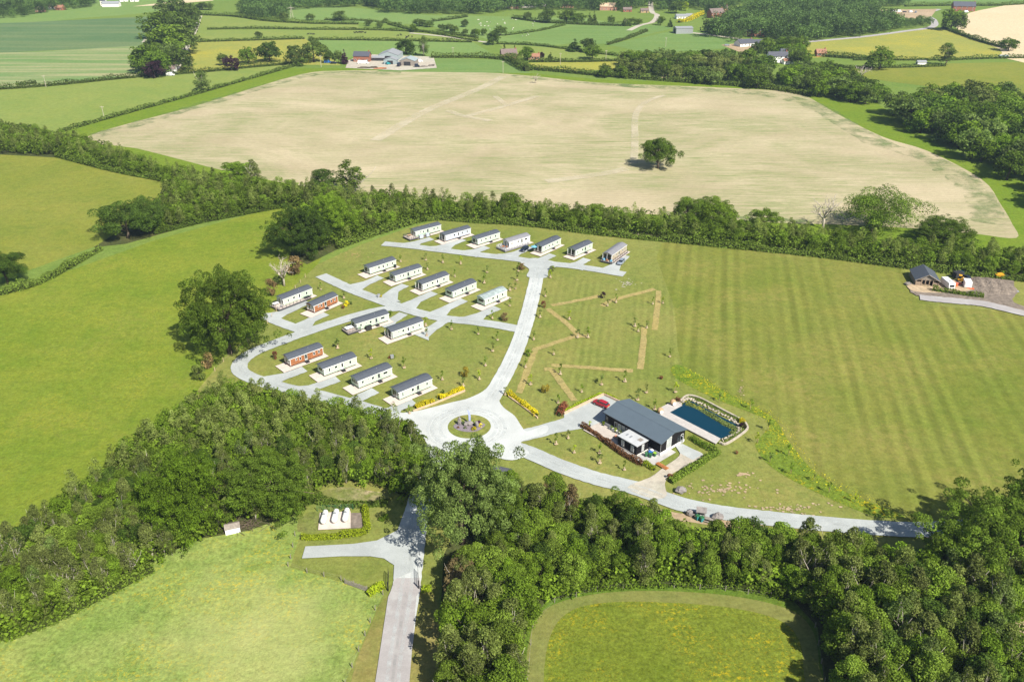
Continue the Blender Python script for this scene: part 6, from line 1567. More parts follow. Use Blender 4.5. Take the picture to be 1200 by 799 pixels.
# dead trees: bare limbs
def bare(px, h, label, seed, mat='deadwood', spread=0.55):
    r = random.Random(seed)
    o = thing('dead_tree', P(*px), r.uniform(0, 6), label, 'dead tree')
    m, b = MB(), MB()
    m.tube([(0, 0, -0.1), (0.1, 0, h * 0.22), (0.15, 0.1, h * 0.42)], [0.42 * h / 10, 0.32 * h / 10, 0.24 * h / 10], 7)
    def limb(p, d, L, rad, depth):
        q = p + d * L * 0.5 + Vector((r.uniform(-.1, .1), r.uniform(-.1, .1), r.uniform(-.02, .12))) * L
        e = q + (d + Vector((r.uniform(-.3, .3), r.uniform(-.3, .3), r.uniform(-.05, .35)))).normalized() * L * 0.5
        b.tube([p, q, e], [rad * 1.5, rad * 1.2, rad * 0.75], 5)
        if depth > 0:
            for k in range(3):
                dd = (d + Vector((r.gauss(0, .6), r.gauss(0, .6), r.gauss(0.1, .4)))).normalized()
                limb(q if k == 0 else e, dd, L * r.uniform(0.5, 0.75), rad * 0.5, depth - 1)
    for k in range(7):
        a = k * 0.9 + r.uniform(-.3, .3)
        z = h * r.uniform(0.2, 0.42)
        limb(Vector((0.1, 0.05, z)), Vector((math.cos(a) * spread, math.sin(a) * spread, r.uniform(0.35, 0.9))).normalized(), h * r.uniform(0.24, 0.36), 0.16 * h / 10, 3)
    m.build('trunk', M[mat], o, True)
    b.build('limbs', M[mat], o, True)
    return o
bare((964, 268), 14, 'bleached bare dead tree on the crop edge left of the wide oak', 3)
bare((333, 335), 11, 'bare grey white tree at the left boundary fence', 8)
bare((628, 98), 7, 'pale bare tree by the pasture hedge', 12)
bare((1008, 96), 12, 'forked half bare tree at the edge of the right hand wood', 15)
for px, w, h, lf, lab in (((345, 322), 24, 20, 'l_brown', 'dull brown bush at the boundary fence corner'), ((318, 346), 16, 18, 'l_brown', 'brown thorn bush lower along the boundary fence'), ((327, 334), 14, 10, 'l_grey', 'grey green bush below the bare boundary tree'), ((245, 432), 16, 18, 'l_brown', 'brown thorn at the foot of the huge round tree'), ((234, 445), 18, 16, 'l_birch', 'scrubby bush where the fence meets the left wood'), ((1020, 280), 30, 22, 'l_young', 'bushy regrowth below the wide spreading oak')):
    tree('bush', 'shrub', P(*px), lab, 'bush', None, HPX(px[1], h), w * MPP(px[1]), M[lf])

# ------------------------------------------------------------------ woods: every tree one can tell apart is a thing
def inside(p, poly):
    x, y, c = p[0], p[1], False
    for i in range(len(poly)):
        (x1, y1), (x2, y2) = poly[i], poly[i - 1]
        if (y1 > y) != (y2 > y) and x < (x2 - x1) * (y - y1) / (y2 - y1) + x1: c = not c
    return c
def scatter(px, gap, seed, jit=0.42):
    poly = [tuple(P(*p)[:2]) for p in px]
    xs, ys = [p[0] for p in poly], [p[1] for p in poly]
    r = random.Random(seed)
    out = []
    y = min(ys); row = 0
    while y < max(ys):
        x = min(xs) + (row % 2) * gap / 2
        while x < max(xs):
            q = (x + r.uniform(-jit, jit) * gap, y + r.uniform(-jit, jit) * gap)
            if inside(q, poly): out.append(Vector((q[0], q[1], 0)))
            x += gap
        y += gap * 0.866; row += 1
    return out
def topx(p):
    d = Vector((p.x, p.y, -CAM_H)); c, s = math.cos(PITCH), math.sin(PITCH)
    z = d.y * c - d.z * s
    return 600 + FPX * d.x / z, 399.5 - FPX * (d.y * s + d.z * c) / z
def merged(name, key, pts, mats, label, cat, h=(0.7, 1.2), seed=1, wd=1.0, leafcap=None, kind='stuff', tintv=0.18):
    """far-off or low growth nobody could count: many crowns in one object"""
    r = np.random.default_rng(seed)
    base = []
    for cm, tm, H, W in KIND[key]:
        n = len(cm.vertices); co = np.zeros(n * 3, np.float32); cm.vertices.foreach_get('co', co)
        tt = np.zeros(len(cm.polygons), np.float32); cm.attributes['tint'].data.foreach_get('value', tt)
        base.append((co.reshape(-1, 4, 3), tt))
    V, T = [], []
    for p in pts:
        co, tt = base[int(r.integers(len(base)))]
        if leafcap and len(co) > leafcap:
            ii = r.choice(len(co), leafcap, replace=False); co, tt = co[ii], tt[ii]
            ce = co.mean(1, keepdims=True); co = ce + (co - ce) * 1.25
        a = r.uniform(0, 6.28); s = r.uniform(*h)
        c, sn = math.cos(a) * s * wd, math.sin(a) * s * wd
        q = np.empty_like(co)
        q[..., 0] = co[..., 0] * c - co[..., 1] * sn + p.x
        q[..., 1] = co[..., 0] * sn + co[..., 1] * c + p.y
        q[..., 2] = co[..., 2] * s
        V.append(q.reshape(-1, 3)); T.append(np.clip(tt + r.normal(0, tintv), 0, 1))
    V, T = np.concatenate(V), np.concatenate(T)
    me = bpy.data.meshes.new(name)
    nf = len(T)
    me.vertices.add(len(V)); me.vertices.foreach_set('co', V.ravel())
    me.loops.add(nf * 4); me.loops.foreach_set('vertex_index', np.arange(nf * 4, dtype=np.int32))
    me.polygons.add(nf); me.polygons.foreach_set('loop_start', np.arange(0, nf * 4, 4, dtype=np.int32))
    try: me.polygons.foreach_set('loop_total', np.full(nf, 4, dtype=np.int32))
    except Exception: pass
    me.update(calc_edges=True)
    at = me.attributes.new('tint', 'FLOAT', 'FACE'); at.data.foreach_set('value', T.astype(np.float32))
    me.materials.append(mats)
    return tag(link(name, me), label, cat, None, kind)

WOOD_L = [(-60, 735), (0, 658), (80, 598), (150, 544), (225, 484), (262, 462), (330, 477), (400, 489), (450, 501), (488, 518), (505, 552), (478, 588), (445, 566), (372, 572), (352, 606), (270, 615), (205, 650), (150, 682), (80, 718), (0, 752), (-60, 785)]
WOOD_R = [(596, 586), (640, 586), (700, 604), (735, 614), (790, 634), (850, 642), (905, 646), (960, 652), (1040, 668), (1095, 676), (1150, 684), (1230, 694), (1232, 722), (1180, 728), (1185, 760), (1190, 860), (1190, 930), (990, 930), (980, 800), (972, 740), (942, 708), (880, 690), (800, 684), (700, 688), (640, 700), (610, 735), (604, 800), (604, 920), (530, 920), (526, 800), (530, 715), (556, 668)]
BELT = [(-40, 152), (0, 154), (95, 168), (200, 206), (262, 216), (340, 226), (420, 234), (460, 237), (563, 244), (633, 250), (700, 258), (800, 266), (870, 273), (950, 282), (1100, 298), (1260, 312), (1260, 332), (1060, 312), (950, 298), (800, 283), (700, 273), (600, 262), (507, 256), (470, 265), (410, 284), (372, 296), (350, 240), (233, 260), (180, 274), (172, 262), (190, 242), (200, 225), (192, 211), (133, 200), (67, 183), (-40, 177)]
wr = random.Random(12)
PLAN = []
def plant(pts, mix, gname, hs, sc=1.0):
    for p in pts:
        u = wr.random(); acc = 0
        for kd, pr, lf in mix:
            acc += pr
            if u <= acc: break
        PLAN.append((p, kd, lf, gname, wr.uniform(*hs) * sc))
pl_ = scatter(WOOD_L, 3.1, 1)
plant(pl_, [('birch', 0.56, 'l_birch'), ('young', 0.24, 'l_young'), ('young', 0.08, 'l_bright'), ('young', 0.08, 'l_dark'), ('birch', 0.04, 'l_grey')], 'the wood left of the drive', (0.70, 1.15), 0.82)
pr_ = scatter(WOOD_R, 3.6, 2)
prL = [p for p in pr_ if topx(p)[0] < 950 and topx(p)[1] < 720]; prR = [p for p in pr_ if p not in prL]
plant(prL, [('young', 0.50, 'l_young'), ('birch', 0.26, 'l_birch'), ('young', 0.10, 'l_bright'), ('young', 0.12, 'l_dark'), ('birch', 0.02, 'l_brown')], 'the wood below the clubhouse road', (0.72, 1.15), 0.97)
plant(prR, [('young', 0.36, 'l_young'), ('birch', 0.42, 'l_birch'), ('young', 0.10, 'l_bright'), ('young', 0.08, 'l_dark'), ('birch', 0.04, 'l_grey')], 'the tall wood by the small meadow', (0.85, 1.25), 1.12)
pb = scatter(BELT, 4.7, 3)
plant(pb, [('birch', 0.52, 'l_birch'), ('young', 0.32, 'l_young'), ('young', 0.10, 'l_dark'), ('birch', 0.02, 'l_brown'), ('birch', 0.04, 'l_grey')], 'the long tree belt above the park', (0.75, 1.0), 0.92)
PLAN.sort(key=lambda a: a[0].length)
REST, CNT = {}, {}
for p, kd, lf, gname, s in PLAN:
    CNT[kd] = CNT.get(kd, 0) + 1
    if CNT[kd] > (296 if kd == 'birch' else 290):
        REST.setdefault((kd, 'l_birch' if kd == 'birch' else 'l_young'), []).append(p)
        continue
    nm, lab = {'birch': ('birch_tree', 'slender grey green birch in '), 'young': ('young_tree', 'young leafy broadleaf tree in ')}[kd]
    lab = {'l_brown': 'brownish young tree in ', 'l_dark': 'dark green young tree in ', 'l_bright': 'bright green young tree in ', 'l_grey': 'silvery willow like tree in '}.get(lf, lab) + gname
    v = KIND[kd][wr.randrange(len(KIND[kd]))]
    tree(nm, kd, p, lab, 'tree', lab, v[2] * s, v[3] * s * wr.uniform(0.9, 1.25), M[lf])
for (kd, lf), pts in REST.items():
    merged('young_trees' if kd == 'young' else 'birch_trees', kd, pts, M[lf], 'farther ' + ('leafy trees' if kd == 'young' else 'birches') + ' of the wood and tree belt merging together', 'trees', (0.66, 0.95), 31, 1.1, 1100 if kd == 'birch' else 1700)
print('wood trees', CNT, {k: len(v) for k, v in REST.items()})
merged('undergrowth', 'shrub', scatter(WOOD_L, 2.7, 5), M['l_bright'], 'low green undergrowth under the left wood', 'undergrowth', (1.1, 2.1), 5, 1.1, 320)
merged('undergrowth', 'shrub', scatter(WOOD_R, 2.8, 6), M['l_bright'], 'low green undergrowth under the right wood', 'undergrowth', (1.1, 2.1), 6, 1.1, 320)
merged('undergrowth', 'shrub', scatter(BELT, 3.6, 7), M['l_young'], 'bushy undergrowth filling the long tree belt', 'undergrowth', (1.2, 2.4), 7, 1.2, 200)
for ln, lab, sd in (([(67, 184), (133, 201), (195, 213)], 'leafy hedge foot along the upper left meadow', 41), ([(180, 275), (233, 262), (300, 249), (350, 240)], 'leafy hedge foot along the top of the left meadow', 42), ([(395, 292), (430, 279), (472, 266), (507, 258), (560, 261), (620, 265), (700, 275), (800, 285), (950, 300), (1060, 314), (1240, 334)], 'leafy hedge foot along the park side of the long belt', 43),
                    ([(0, 346), (40, 335), (75, 318), (100, 303), (118, 293)], 'low hedge between the two left meadows', 44), ([(-40, 758), (40, 738), (120, 700), (180, 668)], 'leafy fringe of the left wood beside the flower meadow', 45), ([(640, 699), (700, 689), (780, 685), (860, 688), (930, 702)], 'leafy fringe of the right wood beside the small meadow', 46), ([(345, 582), (400, 592), (455, 590)], 'low scrub behind the gas tanks', 47)):
    leaf_band('hedge', ln, 3.0 if sd < 45 else 2.4, 2.6 if sd != 47 else 1.2, M['l_young' if sd in (45, 46) else 'l_hedge'], lab, 'hedge', 26 if sd < 45 else 34, 0.6 if sd < 45 else 0.45, seed=sd, lump=0.5, core=sd != 47)

# right hand wood along the bright margin and the stream-side trees: larger far trees
def fartrees(px, gap, seed, gname, mix, hs=(0.8, 1.25), sc=1.0, cap=None):
    for p in scatter(px, gap, seed):
        lf = wr.choice(mix)
        lab = {'l_oak': 'full green tree in ', 'l_far': 'dull green tree in ', 'l_dark': 'dark green tree in ', 'l_grey': 'greyish tree in ', 'l_brown': 'brownish tree in ', 'l_bright': 'bright green tree in ', 'l_birch': 'olive tree in '}[lf] + gname
        s = wr.uniform(*hs) * sc
        v = KIND['far'][wr.randrange(4)]
        tree('broadleaf_tree', 'far', p, lab, 'tree', lab, v[2] * s, v[3] * s * wr.uniform(0.9, 1.25), M[lf])
fartrees([(1030, 132), (1075, 128), (1120, 122), (1190, 124), (1260, 135), (1260, 262), (1200, 224), (1150, 196), (1110, 172), (1070, 152)], 13, 61, 'the right hand wood beside the bright margin', ['l_oak', 'l_oak', 'l_dark', 'l_bright', 'l_grey', 'l_birch'], (1.0, 1.5))
fartrees([(905, 98), (935, 88), (975, 90), (1000, 102), (1035, 122), (1020, 126), (985, 118), (950, 112)], 10, 62, 'the wood corner at the top right of the crop', ['l_oak', 'l_oak', 'l_far', 'l_grey', 'l_bright'], (0.8, 1.15))
fartrees([(722, 78), (755, 72), (800, 76), (830, 72), (870, 74), (905, 84), (905, 106), (860, 102), (800, 97), (735, 90)], 13, 63, 'the stream side trees beyond the crop', ['l_oak', 'l_far', 'l_oak', 'l_grey', 'l_birch', 'l_dark'], (0.75, 1.15))
fartrees([(880, 62), (905, 58), (940, 56), (935, 66), (945, 80), (900, 66), (885, 68)], 14, 64, 'the trees round the white cottage', ['l_oak', 'l_far', 'l_bright'], (0.8, 1.2))
fartrees([(700, 88), (725, 87), (757, 90), (757, 93), (700, 91)], 9, 65, 'the tree row along the far crop edge', ['l_oak', 'l_young' if False else 'l_oak', 'l_far'], (0.55, 0.75))
fartrees([(168, 90), (196, 92), (206, 74), (224, 40), (232, 20), (214, 16), (198, 36), (182, 54), (170, 74)], 12, 66, 'the long copse between the crop and the pastures', ['l_oak', 'l_oak', 'l_far'], (0.95, 1.2))
# far-off woods that read as one mass
for px, gap, sd, lab, sc in (([(830, 44), (850, 28), (880, 14), (920, 4), (960, 0), (1010, 0), (1030, 10), (1022, 24), (1060, 34), (1010, 44), (940, 50), (900, 48), (870, 42)], 10, 71, 'far dark wood above the orange building', (0.9, 1.5)),
                          ([(430, 6), (500, -8), (760, -10), (760, 8), (735, 14), (640, 12), (590, 14), (560, 18), (500, 18), (450, 16)], 11, 72, 'far wood along the top of the picture', (0.9, 1.5)),
                          ([(270, -6), (400, -14), (440, -4), (440, 8), (380, 10), (340, 14), (330, 24), (300, 24), (280, 18), (290, 6)], 11, 73, 'far wood left of the top middle', (0.8, 1.3)),
                          ([(-60, 2), (0, 6), (60, 6), (112, 2), (112, 9), (60, 14), (20, 22), (-60, 26)], 10, 74, 'far wood at the top left corner', (0.7, 1.2)),
                          ([(760, -4), (860, -10), (890, 0), (850, 14), (835, 22), (820, 12), (800, 10), (770, 14)], 11, 75, 'far wood above the winding track', (0.7, 1.2)),
                          ([(1010, -6), (1060, -6), (1062, 8), (1020, 10)], 10, 76, 'far wood beside the skyline fields', (0.7, 1.1)),
                          ([(835, 30), (850, 33), (872, 46), (866, 51), (845, 46), (832, 40)], 9, 77, 'far clump of trees left of the orange building', (0.6, 0.9)),
                          ([(1000, 38), (1020, 30), (1090, 26), (1092, 32), (1060, 35), (1010, 42)], 9, 78, 'far scrubby trees below the yard with white vans', (0.5, 0.8))):
    merged('far_wood', 'far', scatter(px, gap, sd), M['l_farwood'], lab, 'wood', sc, sd, 1.0, 420, tintv=0.3)

# ------------------------------------------------------------------ far hedges
FH = [([(-40, 108), (60, 101), (150, 92), (240, 85), (300, 79), (350, 75)], 4, 3.5, 'thick hedge below the pale green crop'), ([(68, 156), (150, 133), (230, 111), (300, 91), (345, 78)], 3, 2.5, 'hedge along the left edge of the ripening crop'),
      ([(233, 18), (275, 20), (310, 25), (360, 28), (420, 29)], 4, 4, 'dark hedge at the far end of the top pasture'), ([(243, 35), (300, 34), (360, 35), (450, 36), (520, 40), (560, 45)], 3, 2.5, 'thin hedge across the olive pastures'), ([(222, 50), (290, 48), (357, 46)], 3.5, 3, 'hedge above the yellow pasture'), ([(363, 47), (450, 48), (553, 50)], 3.5, 3, 'hedge above the green pasture behind the farm'),
      ([(364, 47), (372, 54), (383, 62)], 5, 4, 'dark sloping hedge above the tree group'), ([(505, 68), (560, 68), (597, 71)], 6, 4, 'dark hedge behind the dark farm paddock'), ([(595, 70), (605, 76), (618, 84)], 10, 7, 'tall wide hedge at the right of the dark farm paddock'), ([(622, 82), (650, 84), (700, 89), (740, 92)], 6, 4.5, 'bushy hedge along the top of the ripening crop'), ([(620, 73), (680, 73), (726, 72)], 4, 3, 'straight hedge above the buttercup field'),
      ([(582, 52), (630, 54), (690, 62), (725, 66)], 3, 2.5, 'hedge between the sheep field and the olive pasture'), ([(592, 42), (630, 37), (662, 30)], 3, 2.5, 'hedge on the right of the sheep field'), ([(600, 22), (640, 27), (700, 30), (740, 31)], 5, 4, 'hedge under the far hedge trees'), ([(712, 53), (735, 46), (758, 37)], 4, 3, 'hedge sloping up to the winding track'), ([(505, 26), (530, 23), (548, 20)], 3.5, 3, 'hedge below the far top wood'), ([(455, 29), (480, 35), (520, 42), (560, 49)], 3, 2.5, 'hedge beside the pale farm track'),
      ([(380, 24), (430, 25), (470, 30)], 3, 2.5, 'hedge below the lone far trees'), ([(1000, 71), (1050, 71), (1110, 71), (1160, 69), (1240, 68)], 4, 3, 'straight hedge above the olive meadow on the right'), ([(975, 80), (1040, 80), (1108, 78)], 3, 2.5, 'low hedge under the large round tree on the right'), ([(1105, 33), (1120, 39), (1145, 48), (1180, 58)], 5, 4, 'dark hedge along the far pale field'), ([(1060, 8), (1120, 7), (1170, 7), (1240, 3)], 5, 4, 'hedge along the skyline field'), ([(795, 27), (808, 24), (823, 17)], 6, 4, 'golden hedge below the orange house'),
      ([(735, 92), (790, 96), (850, 100), (910, 106), (950, 113)], 6, 4, 'low hedge between the crop margin and the stream side trees'), ([(20, 101), (43, 98)], 3, 3, 'bush clump in the hedge below the pale crop'), ([(40, 157), (0, 152), (-40, 150)], 7, 5, 'thick hedge at the left end of the tree belt'), ([(960, 66), (1000, 69), (1020, 70)], 8, 4, 'bushy hedge left of the large round tree')]
for i, (ln, w, h, lab) in enumerate(FH):
    leaf_band('hedge', ln, w, h, M['l_yellow' if 'golden' in lab else 'l_far'], lab, 'hedge', 7 * max(1, w / 4), 1.0, seed=100 + i, lump=0.3)

# ------------------------------------------------------------------ far buildings
def house(px, rz, L, W, ev, rg_, label, wall, roof, cat='house', name='house', wins=4, chim=True, door=True, storeys=1):
    o = thing(name, P(*px), R(rz), label, cat)
    MB().prism([(-W / 2, 0), (W / 2, 0), (W / 2, ev), (0, rg_), (-W / 2, ev)], -L / 2, L / 2).build('wall', M[wall], o)
    r = MB().prism([(-W / 2 - 0.4, ev - 0.1), (0, rg_ + 0.05), (W / 2 + 0.4, ev - 0.1), (W / 2 + 0.4, ev + 0.15), (0, rg_ + 0.32), (-W / 2 - 0.4, ev + 0.15)], -L / 2 - 0.35, L / 2 + 0.35).build('roof', M[roof], o)
    if chim: MB().bb(L / 2 - 1.2, L / 2 - 0.4, -0.4, 0.4, rg_ - 0.3, rg_ + 1.3).build('chimney', M['brick'], r)
    for s in range(storeys):
        for i in range(wins):
            x = -L / 2 + L * (i + 0.5) / wins
            z = 1.0 + s * 2.6
            if door and s == 0 and i == wins // 2:
                MB().bb(x - 0.5, x + 0.5, -W / 2 - 0.05, -W / 2 + 0.02, 0.05, 2.1).build('door', M['dark'], o); continue
            f = MB().bb(x - 0.65, x + 0.65, -W / 2 - 0.04, -W / 2 + 0.02, z, z + 1.2).build('window', M['white'], o)
            MB().bb(x - 0.55, x + 0.55, -W / 2 - 0.06, -W / 2, z + 0.1, z + 1.1).build('pane', M['glass'], f)
    return o
def barn(px, rz, L, W, ev, rg_, label, wall='barnwall', roof='barnroof', name='barn', openf=True):
    o = thing(name, P(*px), R(rz), label, 'barn', None, 0.7 if px[0] < 500 and px[0] > 400 else 1)
    MB().prism([(-W / 2, 0), (W / 2, 0), (W / 2, ev), (0, rg_), (-W / 2, ev)], -L / 2, L / 2).build('wall', M[wall], o)
    MB().prism([(-W / 2 - 0.3, ev - 0.1), (0, rg_ + 0.03), (W / 2 + 0.3, ev - 0.1), (W / 2 + 0.3, ev + 0.1), (0, rg_ + 0.25), (-W / 2 - 0.3, ev + 0.1)], -L / 2 - 0.3, L / 2 + 0.3).build('roof', M[roof], o)
    if openf: MB().bb(-L / 2 - 0.06, -L / 2 + 0.02, -W * 0.22, W * 0.22, 0.05, ev * 0.85).build('door', M['dark'], o)
    return o
house((425, 72), -6, 13, 8, 4.5, 7.5, 'orange brick house with a dark roof left of the farm barns', 'brick', 'slate', storeys=1)
barn((444, 71), -4, 15, 9, 3.5, 5.0, 'low open barn with a pale roof right of the orange brick house', 'dark', 'barnroof')
barn((458, 69), 84, 26, 24, 6, 10, 'large grey gabled barn in the middle of the farmyard', 'barnwall', 'barnroof')
barn((458.5, 75), 84, 10, 15, 5, 7.5, 'pale teal front barn before the large grey one', 'barnwall', 'barnroof')
barn((479.5, 76), 82, 18, 18, 5.5, 8.5, 'boarded barn with a pale blue roof at the right of the farmyard', 'oldwood', 'barnwall')
house((196, 86), 10, 14, 8, 3.5, 7, 'white fronted house half hidden among the copse trees', 'render_white', 'browntile')
house((910, 73), 6, 16, 7, 5.0, 8.0, 'white cottage with a slate roof among the trees', 'render_white', 'slate', storeys=2)
house((918, 71), 6, 7, 8, 5.8, 9.0, 'taller white cottage wing right of the slate roofed cottage', 'render_white', 'slate', wins=2, door=False)
house((925, 75), 6, 11, 5, 2.6, 4.0, 'low lean to with an orange tiled roof beside the white cottage', 'render_white', 'claytile', 'outbuilding', 'outbuilding', 3, False)
house((872, 54), 20, 15, 10, 2.8, 5.6, 'bungalow with a white gable and a brown roof', 'render_white', 'slate')
house((887, 53), 10, 10, 7, 2.6, 4.6, 'dark low building behind the bungalow', 'dark', 'slate', 'outbuilding', 'outbuilding', 3, False)
o = house((882, 42), -6, 20, 9, 5.2, 5.6, 'orange modern house with a flat roof and a glazed front', 'brick', 'barnroof', wins=5, chim=False, storeys=2)
house((838, 21), 25, 17, 9, 5.5, 9.5, 'orange house with a brown roof and a golden hedge below', 'brick', 'browntile', storeys=2)
house((847, 14), 15, 10, 7, 4, 7, 'low brown roofed wing beyond the orange house', 'brickpink', 'browntile', wins=2)
barn((800, 39), 8, 17, 11, 5.2, 6.2, 'grey metal shed at the end of the striped field', 'steel', 'barnroof')
house((800, 22), 5, 16, 9, 3.0, 4.5, 'long white roofed building in the far yard', 'render_white', 'barnroof', wins=5, chim=False)
house((808, 21), 5, 8, 7, 2.8, 4.2, 'small white building right of the long one in the far yard', 'render_white', 'barnroof', wins=2, chim=False)
house((1128, 13), -12, 24, 11, 5.5, 10, 'brick house with a dark roof on the skyline at the right', 'brick', 'slate', storeys=2)
house((603, 10), 4, 14, 9, 2.8, 5.2, 'bungalow with a dark roof at the top middle', 'brickpink', 'slate')
house((713, 12), -8, 20, 11, 4.2, 8, 'pale pink house under construction at the top', 'brickpink', 'sleeper', wins=4, storeys=1)
house((664, 9), 0, 16, 8, 3.0, 5.5, 'brown building half hidden in the top wood', 'brickpink', 'browntile')
house((735, 14), 0, 10, 7, 2.6, 4.6, 'low rusty building right of the pale pink house', 'brick', 'browntile', wins=2)
house((755, 15), 0, 9, 7, 2.6, 4.6, 'little brown roofed building by the winding track', 'timber', 'browntile', wins=2)
barn((131, 8), 4, 20, 9, 3.5, 6, 'long white barn at the far top left', 'cream', 'barnroof')
house((122, 7), 4, 6, 6, 6, 8, 'tall white house end left of the long white barn', 'cream', 'slate', wins=2, storeys=2)
for px, lab, w in (((22, 14), 'white house among the far left trees', 'render_white'), ((48, 16), 'pink house among the far left trees', 'brickpink'), ((62, 13), 'white house right of the pink one at the far left', 'render_white'), ((71, 14), 'orange gabled house at the far left', 'brick'), ((158, 4), 'white house on the far horizon strip', 'render_white'), ((145, 4), 'grey roofed house on the far horizon strip', 'render_white')):
    house((px[0], px[1] - 2), random.Random(px[0]).uniform(-40, 40), 10, 7, 2.8, 5.2, lab, w, 'browntile' if w != 'brick' else 'claytile', wins=3)
house((596, 68), 10, 13, 9, 3.6, 7, 'brown roofed farmhouse hidden by the tall hedge', 'brickpink', 'browntile')
house((626, 69.5), -5, 9, 7, 2.4, 4.4, 'pink house behind the round tree', 'brickpink', 'claytile')
house((961, 66), 0, 8, 7, 3.0, 5.6, 'roof with a solar panel showing over the stream trees', 'brick', 'claytile')
barn((1079, 76), 0, 7, 4, 2.2, 3.2, 'tiny white field shelter under the large right hand trees', 'render_white', 'barnroof', 'field_shelter')
barn((1175, 68), 0, 7, 4, 1.6, 2.2, 'tiny pale blue trough shed at the pale field corner', 'barnwall', 'barnwall', 'field_shelter')
# far vehicles: body, cab glass and wheels
def van(px, rz, label, paint, L=5.5, h=2.3, name='parked_van', cat='van'):
    o = thing(name, P(*px), R(rz), label, cat, 'vehicles in the far yards')
    MB().prism([(-L / 2, 0.35), (L / 2, 0.35), (L / 2, 1.1), (L / 2 - 0.9, 1.35), (L / 2 - 1.5, h), (-L / 2, h)], -0.95, 0.95, 'y').build('body', paint, o)
    MB().prism([(L / 2 - 0.86, 1.37), (L / 2 - 1.42, h - 0.14), (L / 2 - 1.36, h - 0.14), (L / 2 - 0.80, 1.37)], -0.8, 0.8, 'y').build('windscreen', M['glass'], o)
    for x in (-L * 0.3, L * 0.3):
        for y in (-0.9, 0.9): MB().tube([(x, y - 0.08, 0.35), (x, y + 0.08, 0.35)], 0.35, 8).build('wheel', M['tyre'], o)
for px, rz, p, lab, L, h in (((1048, 15), 10, 'carwhite', 'white van leftmost in the far sandy yard', 5, 2.2), ((1053, 14.5), 5, 'carwhite', 'long white van second in the far sandy yard', 6.5, 2.6), ((1060, 15), 0, 'navy', 'dark car between the white vans in the far yard', 4.4, 1.5), ((1067, 15), 20, 'carwhite', 'white van fourth in the far sandy yard', 5, 2.3), ((1073, 15.5), 60, 'silver', 'grey van at the right of the far sandy yard', 5, 2.2), ((1132, 15), 10, 'carwhite', 'white van right of the skyline brick house', 5.5, 2.4),
                          ((797, 90), 10, 'carwhite', 'white car leftmost in the stream side car park', 4.5, 1.5), ((817, 91), 40, 'blue', 'blue van in the stream side car park', 4.8, 2.2), ((816, 92.5), 10, 'red', 'red car below the blue van in the stream side car park', 4.2, 1.5), ((834, 91), 15, 'navy', 'dark car in the stream side car park', 4.5, 1.5), ((840, 91.5), -10, 'silver', 'silver car at the right of the stream side car park', 4.5, 1.5), ((384, 74), 5, 'blue', 'blue roofed van beside the far tree group', 5.5, 2.6), ((391, 75), 0, 'navy', 'dark vehicle right of the blue roofed van', 4.5, 1.7),
                          ((492, 73), 10, 'carwhite', 'white van at the right of the farm barns', 5, 2.2), ((468, 78), 80, 'navy', 'dark trailer between the farm barns', 6, 3.0), ((489, 79), 0, 'navy', 'black machine in front of the boarded barn', 4, 2.6), ((426, 75), 0, 'carwhite', 'long white lorry body before the orange brick house', 9, 2.6), ((455, 76), 40, 'teal', 'teal machine before the pale teal barn', 3.5, 2.0), ((852, 54), 0, 'silver', 'grey car left of the bungalow', 4.3, 1.5), ((200, 89), 5, 'carwhite', 'white van before the hidden copse house', 6, 2.6)):
    van(px, rz, lab, M[p], L, h)
# pallets and timber in the farmyard
for px, lab, mt, d in (((430, 80), 'long brown timber pile along the front of the farmyard', 'bark', (16, 3, 1.4)), ((445, 81), 'reddish timber pile before the farm barns', 'orangewood', (12, 3, 1.2)), ((506, 78), 'grey pallet stack at the right end of the farmyard', 'oldwood', (5, 3, 2.0)), ((497, 79), 'mixed pallet row at the farmyard edge', 'oldwood', (7, 2, 1.4))):
    m = MB(); r_ = random.Random(int(px[0]))
    for k in range(14): m.box((r_.uniform(-.4, .4) * d[0], r_.uniform(-.3, .3) * d[1], d[2] * (0.15 + 0.7 * r_.random())), (d[0] * r_.uniform(.2, .45), d[1] * 0.3, d[2] * 0.28), r_.uniform(-.2, .2))
    o = m.build('timber_pile', M[mt]); o.location = P(*px); tag(o, lab, 'timber pile')

# power poles and a pylon
for px, h, lab in (((376.5, 79), 9, 'wooden power pole at the left of the farm garden'), ((589.5, 86), 9, 'wooden power pole at the corner of the dark farm paddock'), ((656.5, 76), 9, 'wooden power pole in the buttercup field'), ((710, 71), 8, 'wooden power pole at the end of the straight hedge'), ((54, 102), 8, 'wooden power pole in the hedge below the pale crop'), ((122, 138), 7, 'thin pole in the left olive pasture'), ((780, 55), 8, 'wooden power pole in the striped far field'), ((531, 67), 8, 'wooden power pole behind the farm paddock')):
    o = thing('power_pole', P(*px), 0.3, lab, 'power pole')
    MB().tube([(0, 0, -0.2), (0, 0, h)], [0.18, 0.13], 6).build('pole', M['deadwood'], o)
    MB().bb(-1.1, 1.1, -0.08, 0.08, h - 0.7, h - 0.5).build('crossarm', M['deadwood'], o)
    for x in (-0.9, 0, 0.9): MB().tube([(x, 0, h - 0.5), (x, 0, h - 0.2)], 0.06, 5).build('insulator', M['steel'], o)
py = thing('pylon', P(342, 21), 0.2, 'pale lattice pylon in the far green field', 'pylon')
m = MB()
for x in (-1, 1):
    for y in (-1, 1): m.tube([(x * 1.6, y * 1.6, 0), (x * 0.5, y * 0.5, 9), (x * 0.15, y * 0.15, 13)], [0.16, 0.12, 0.08], 4)
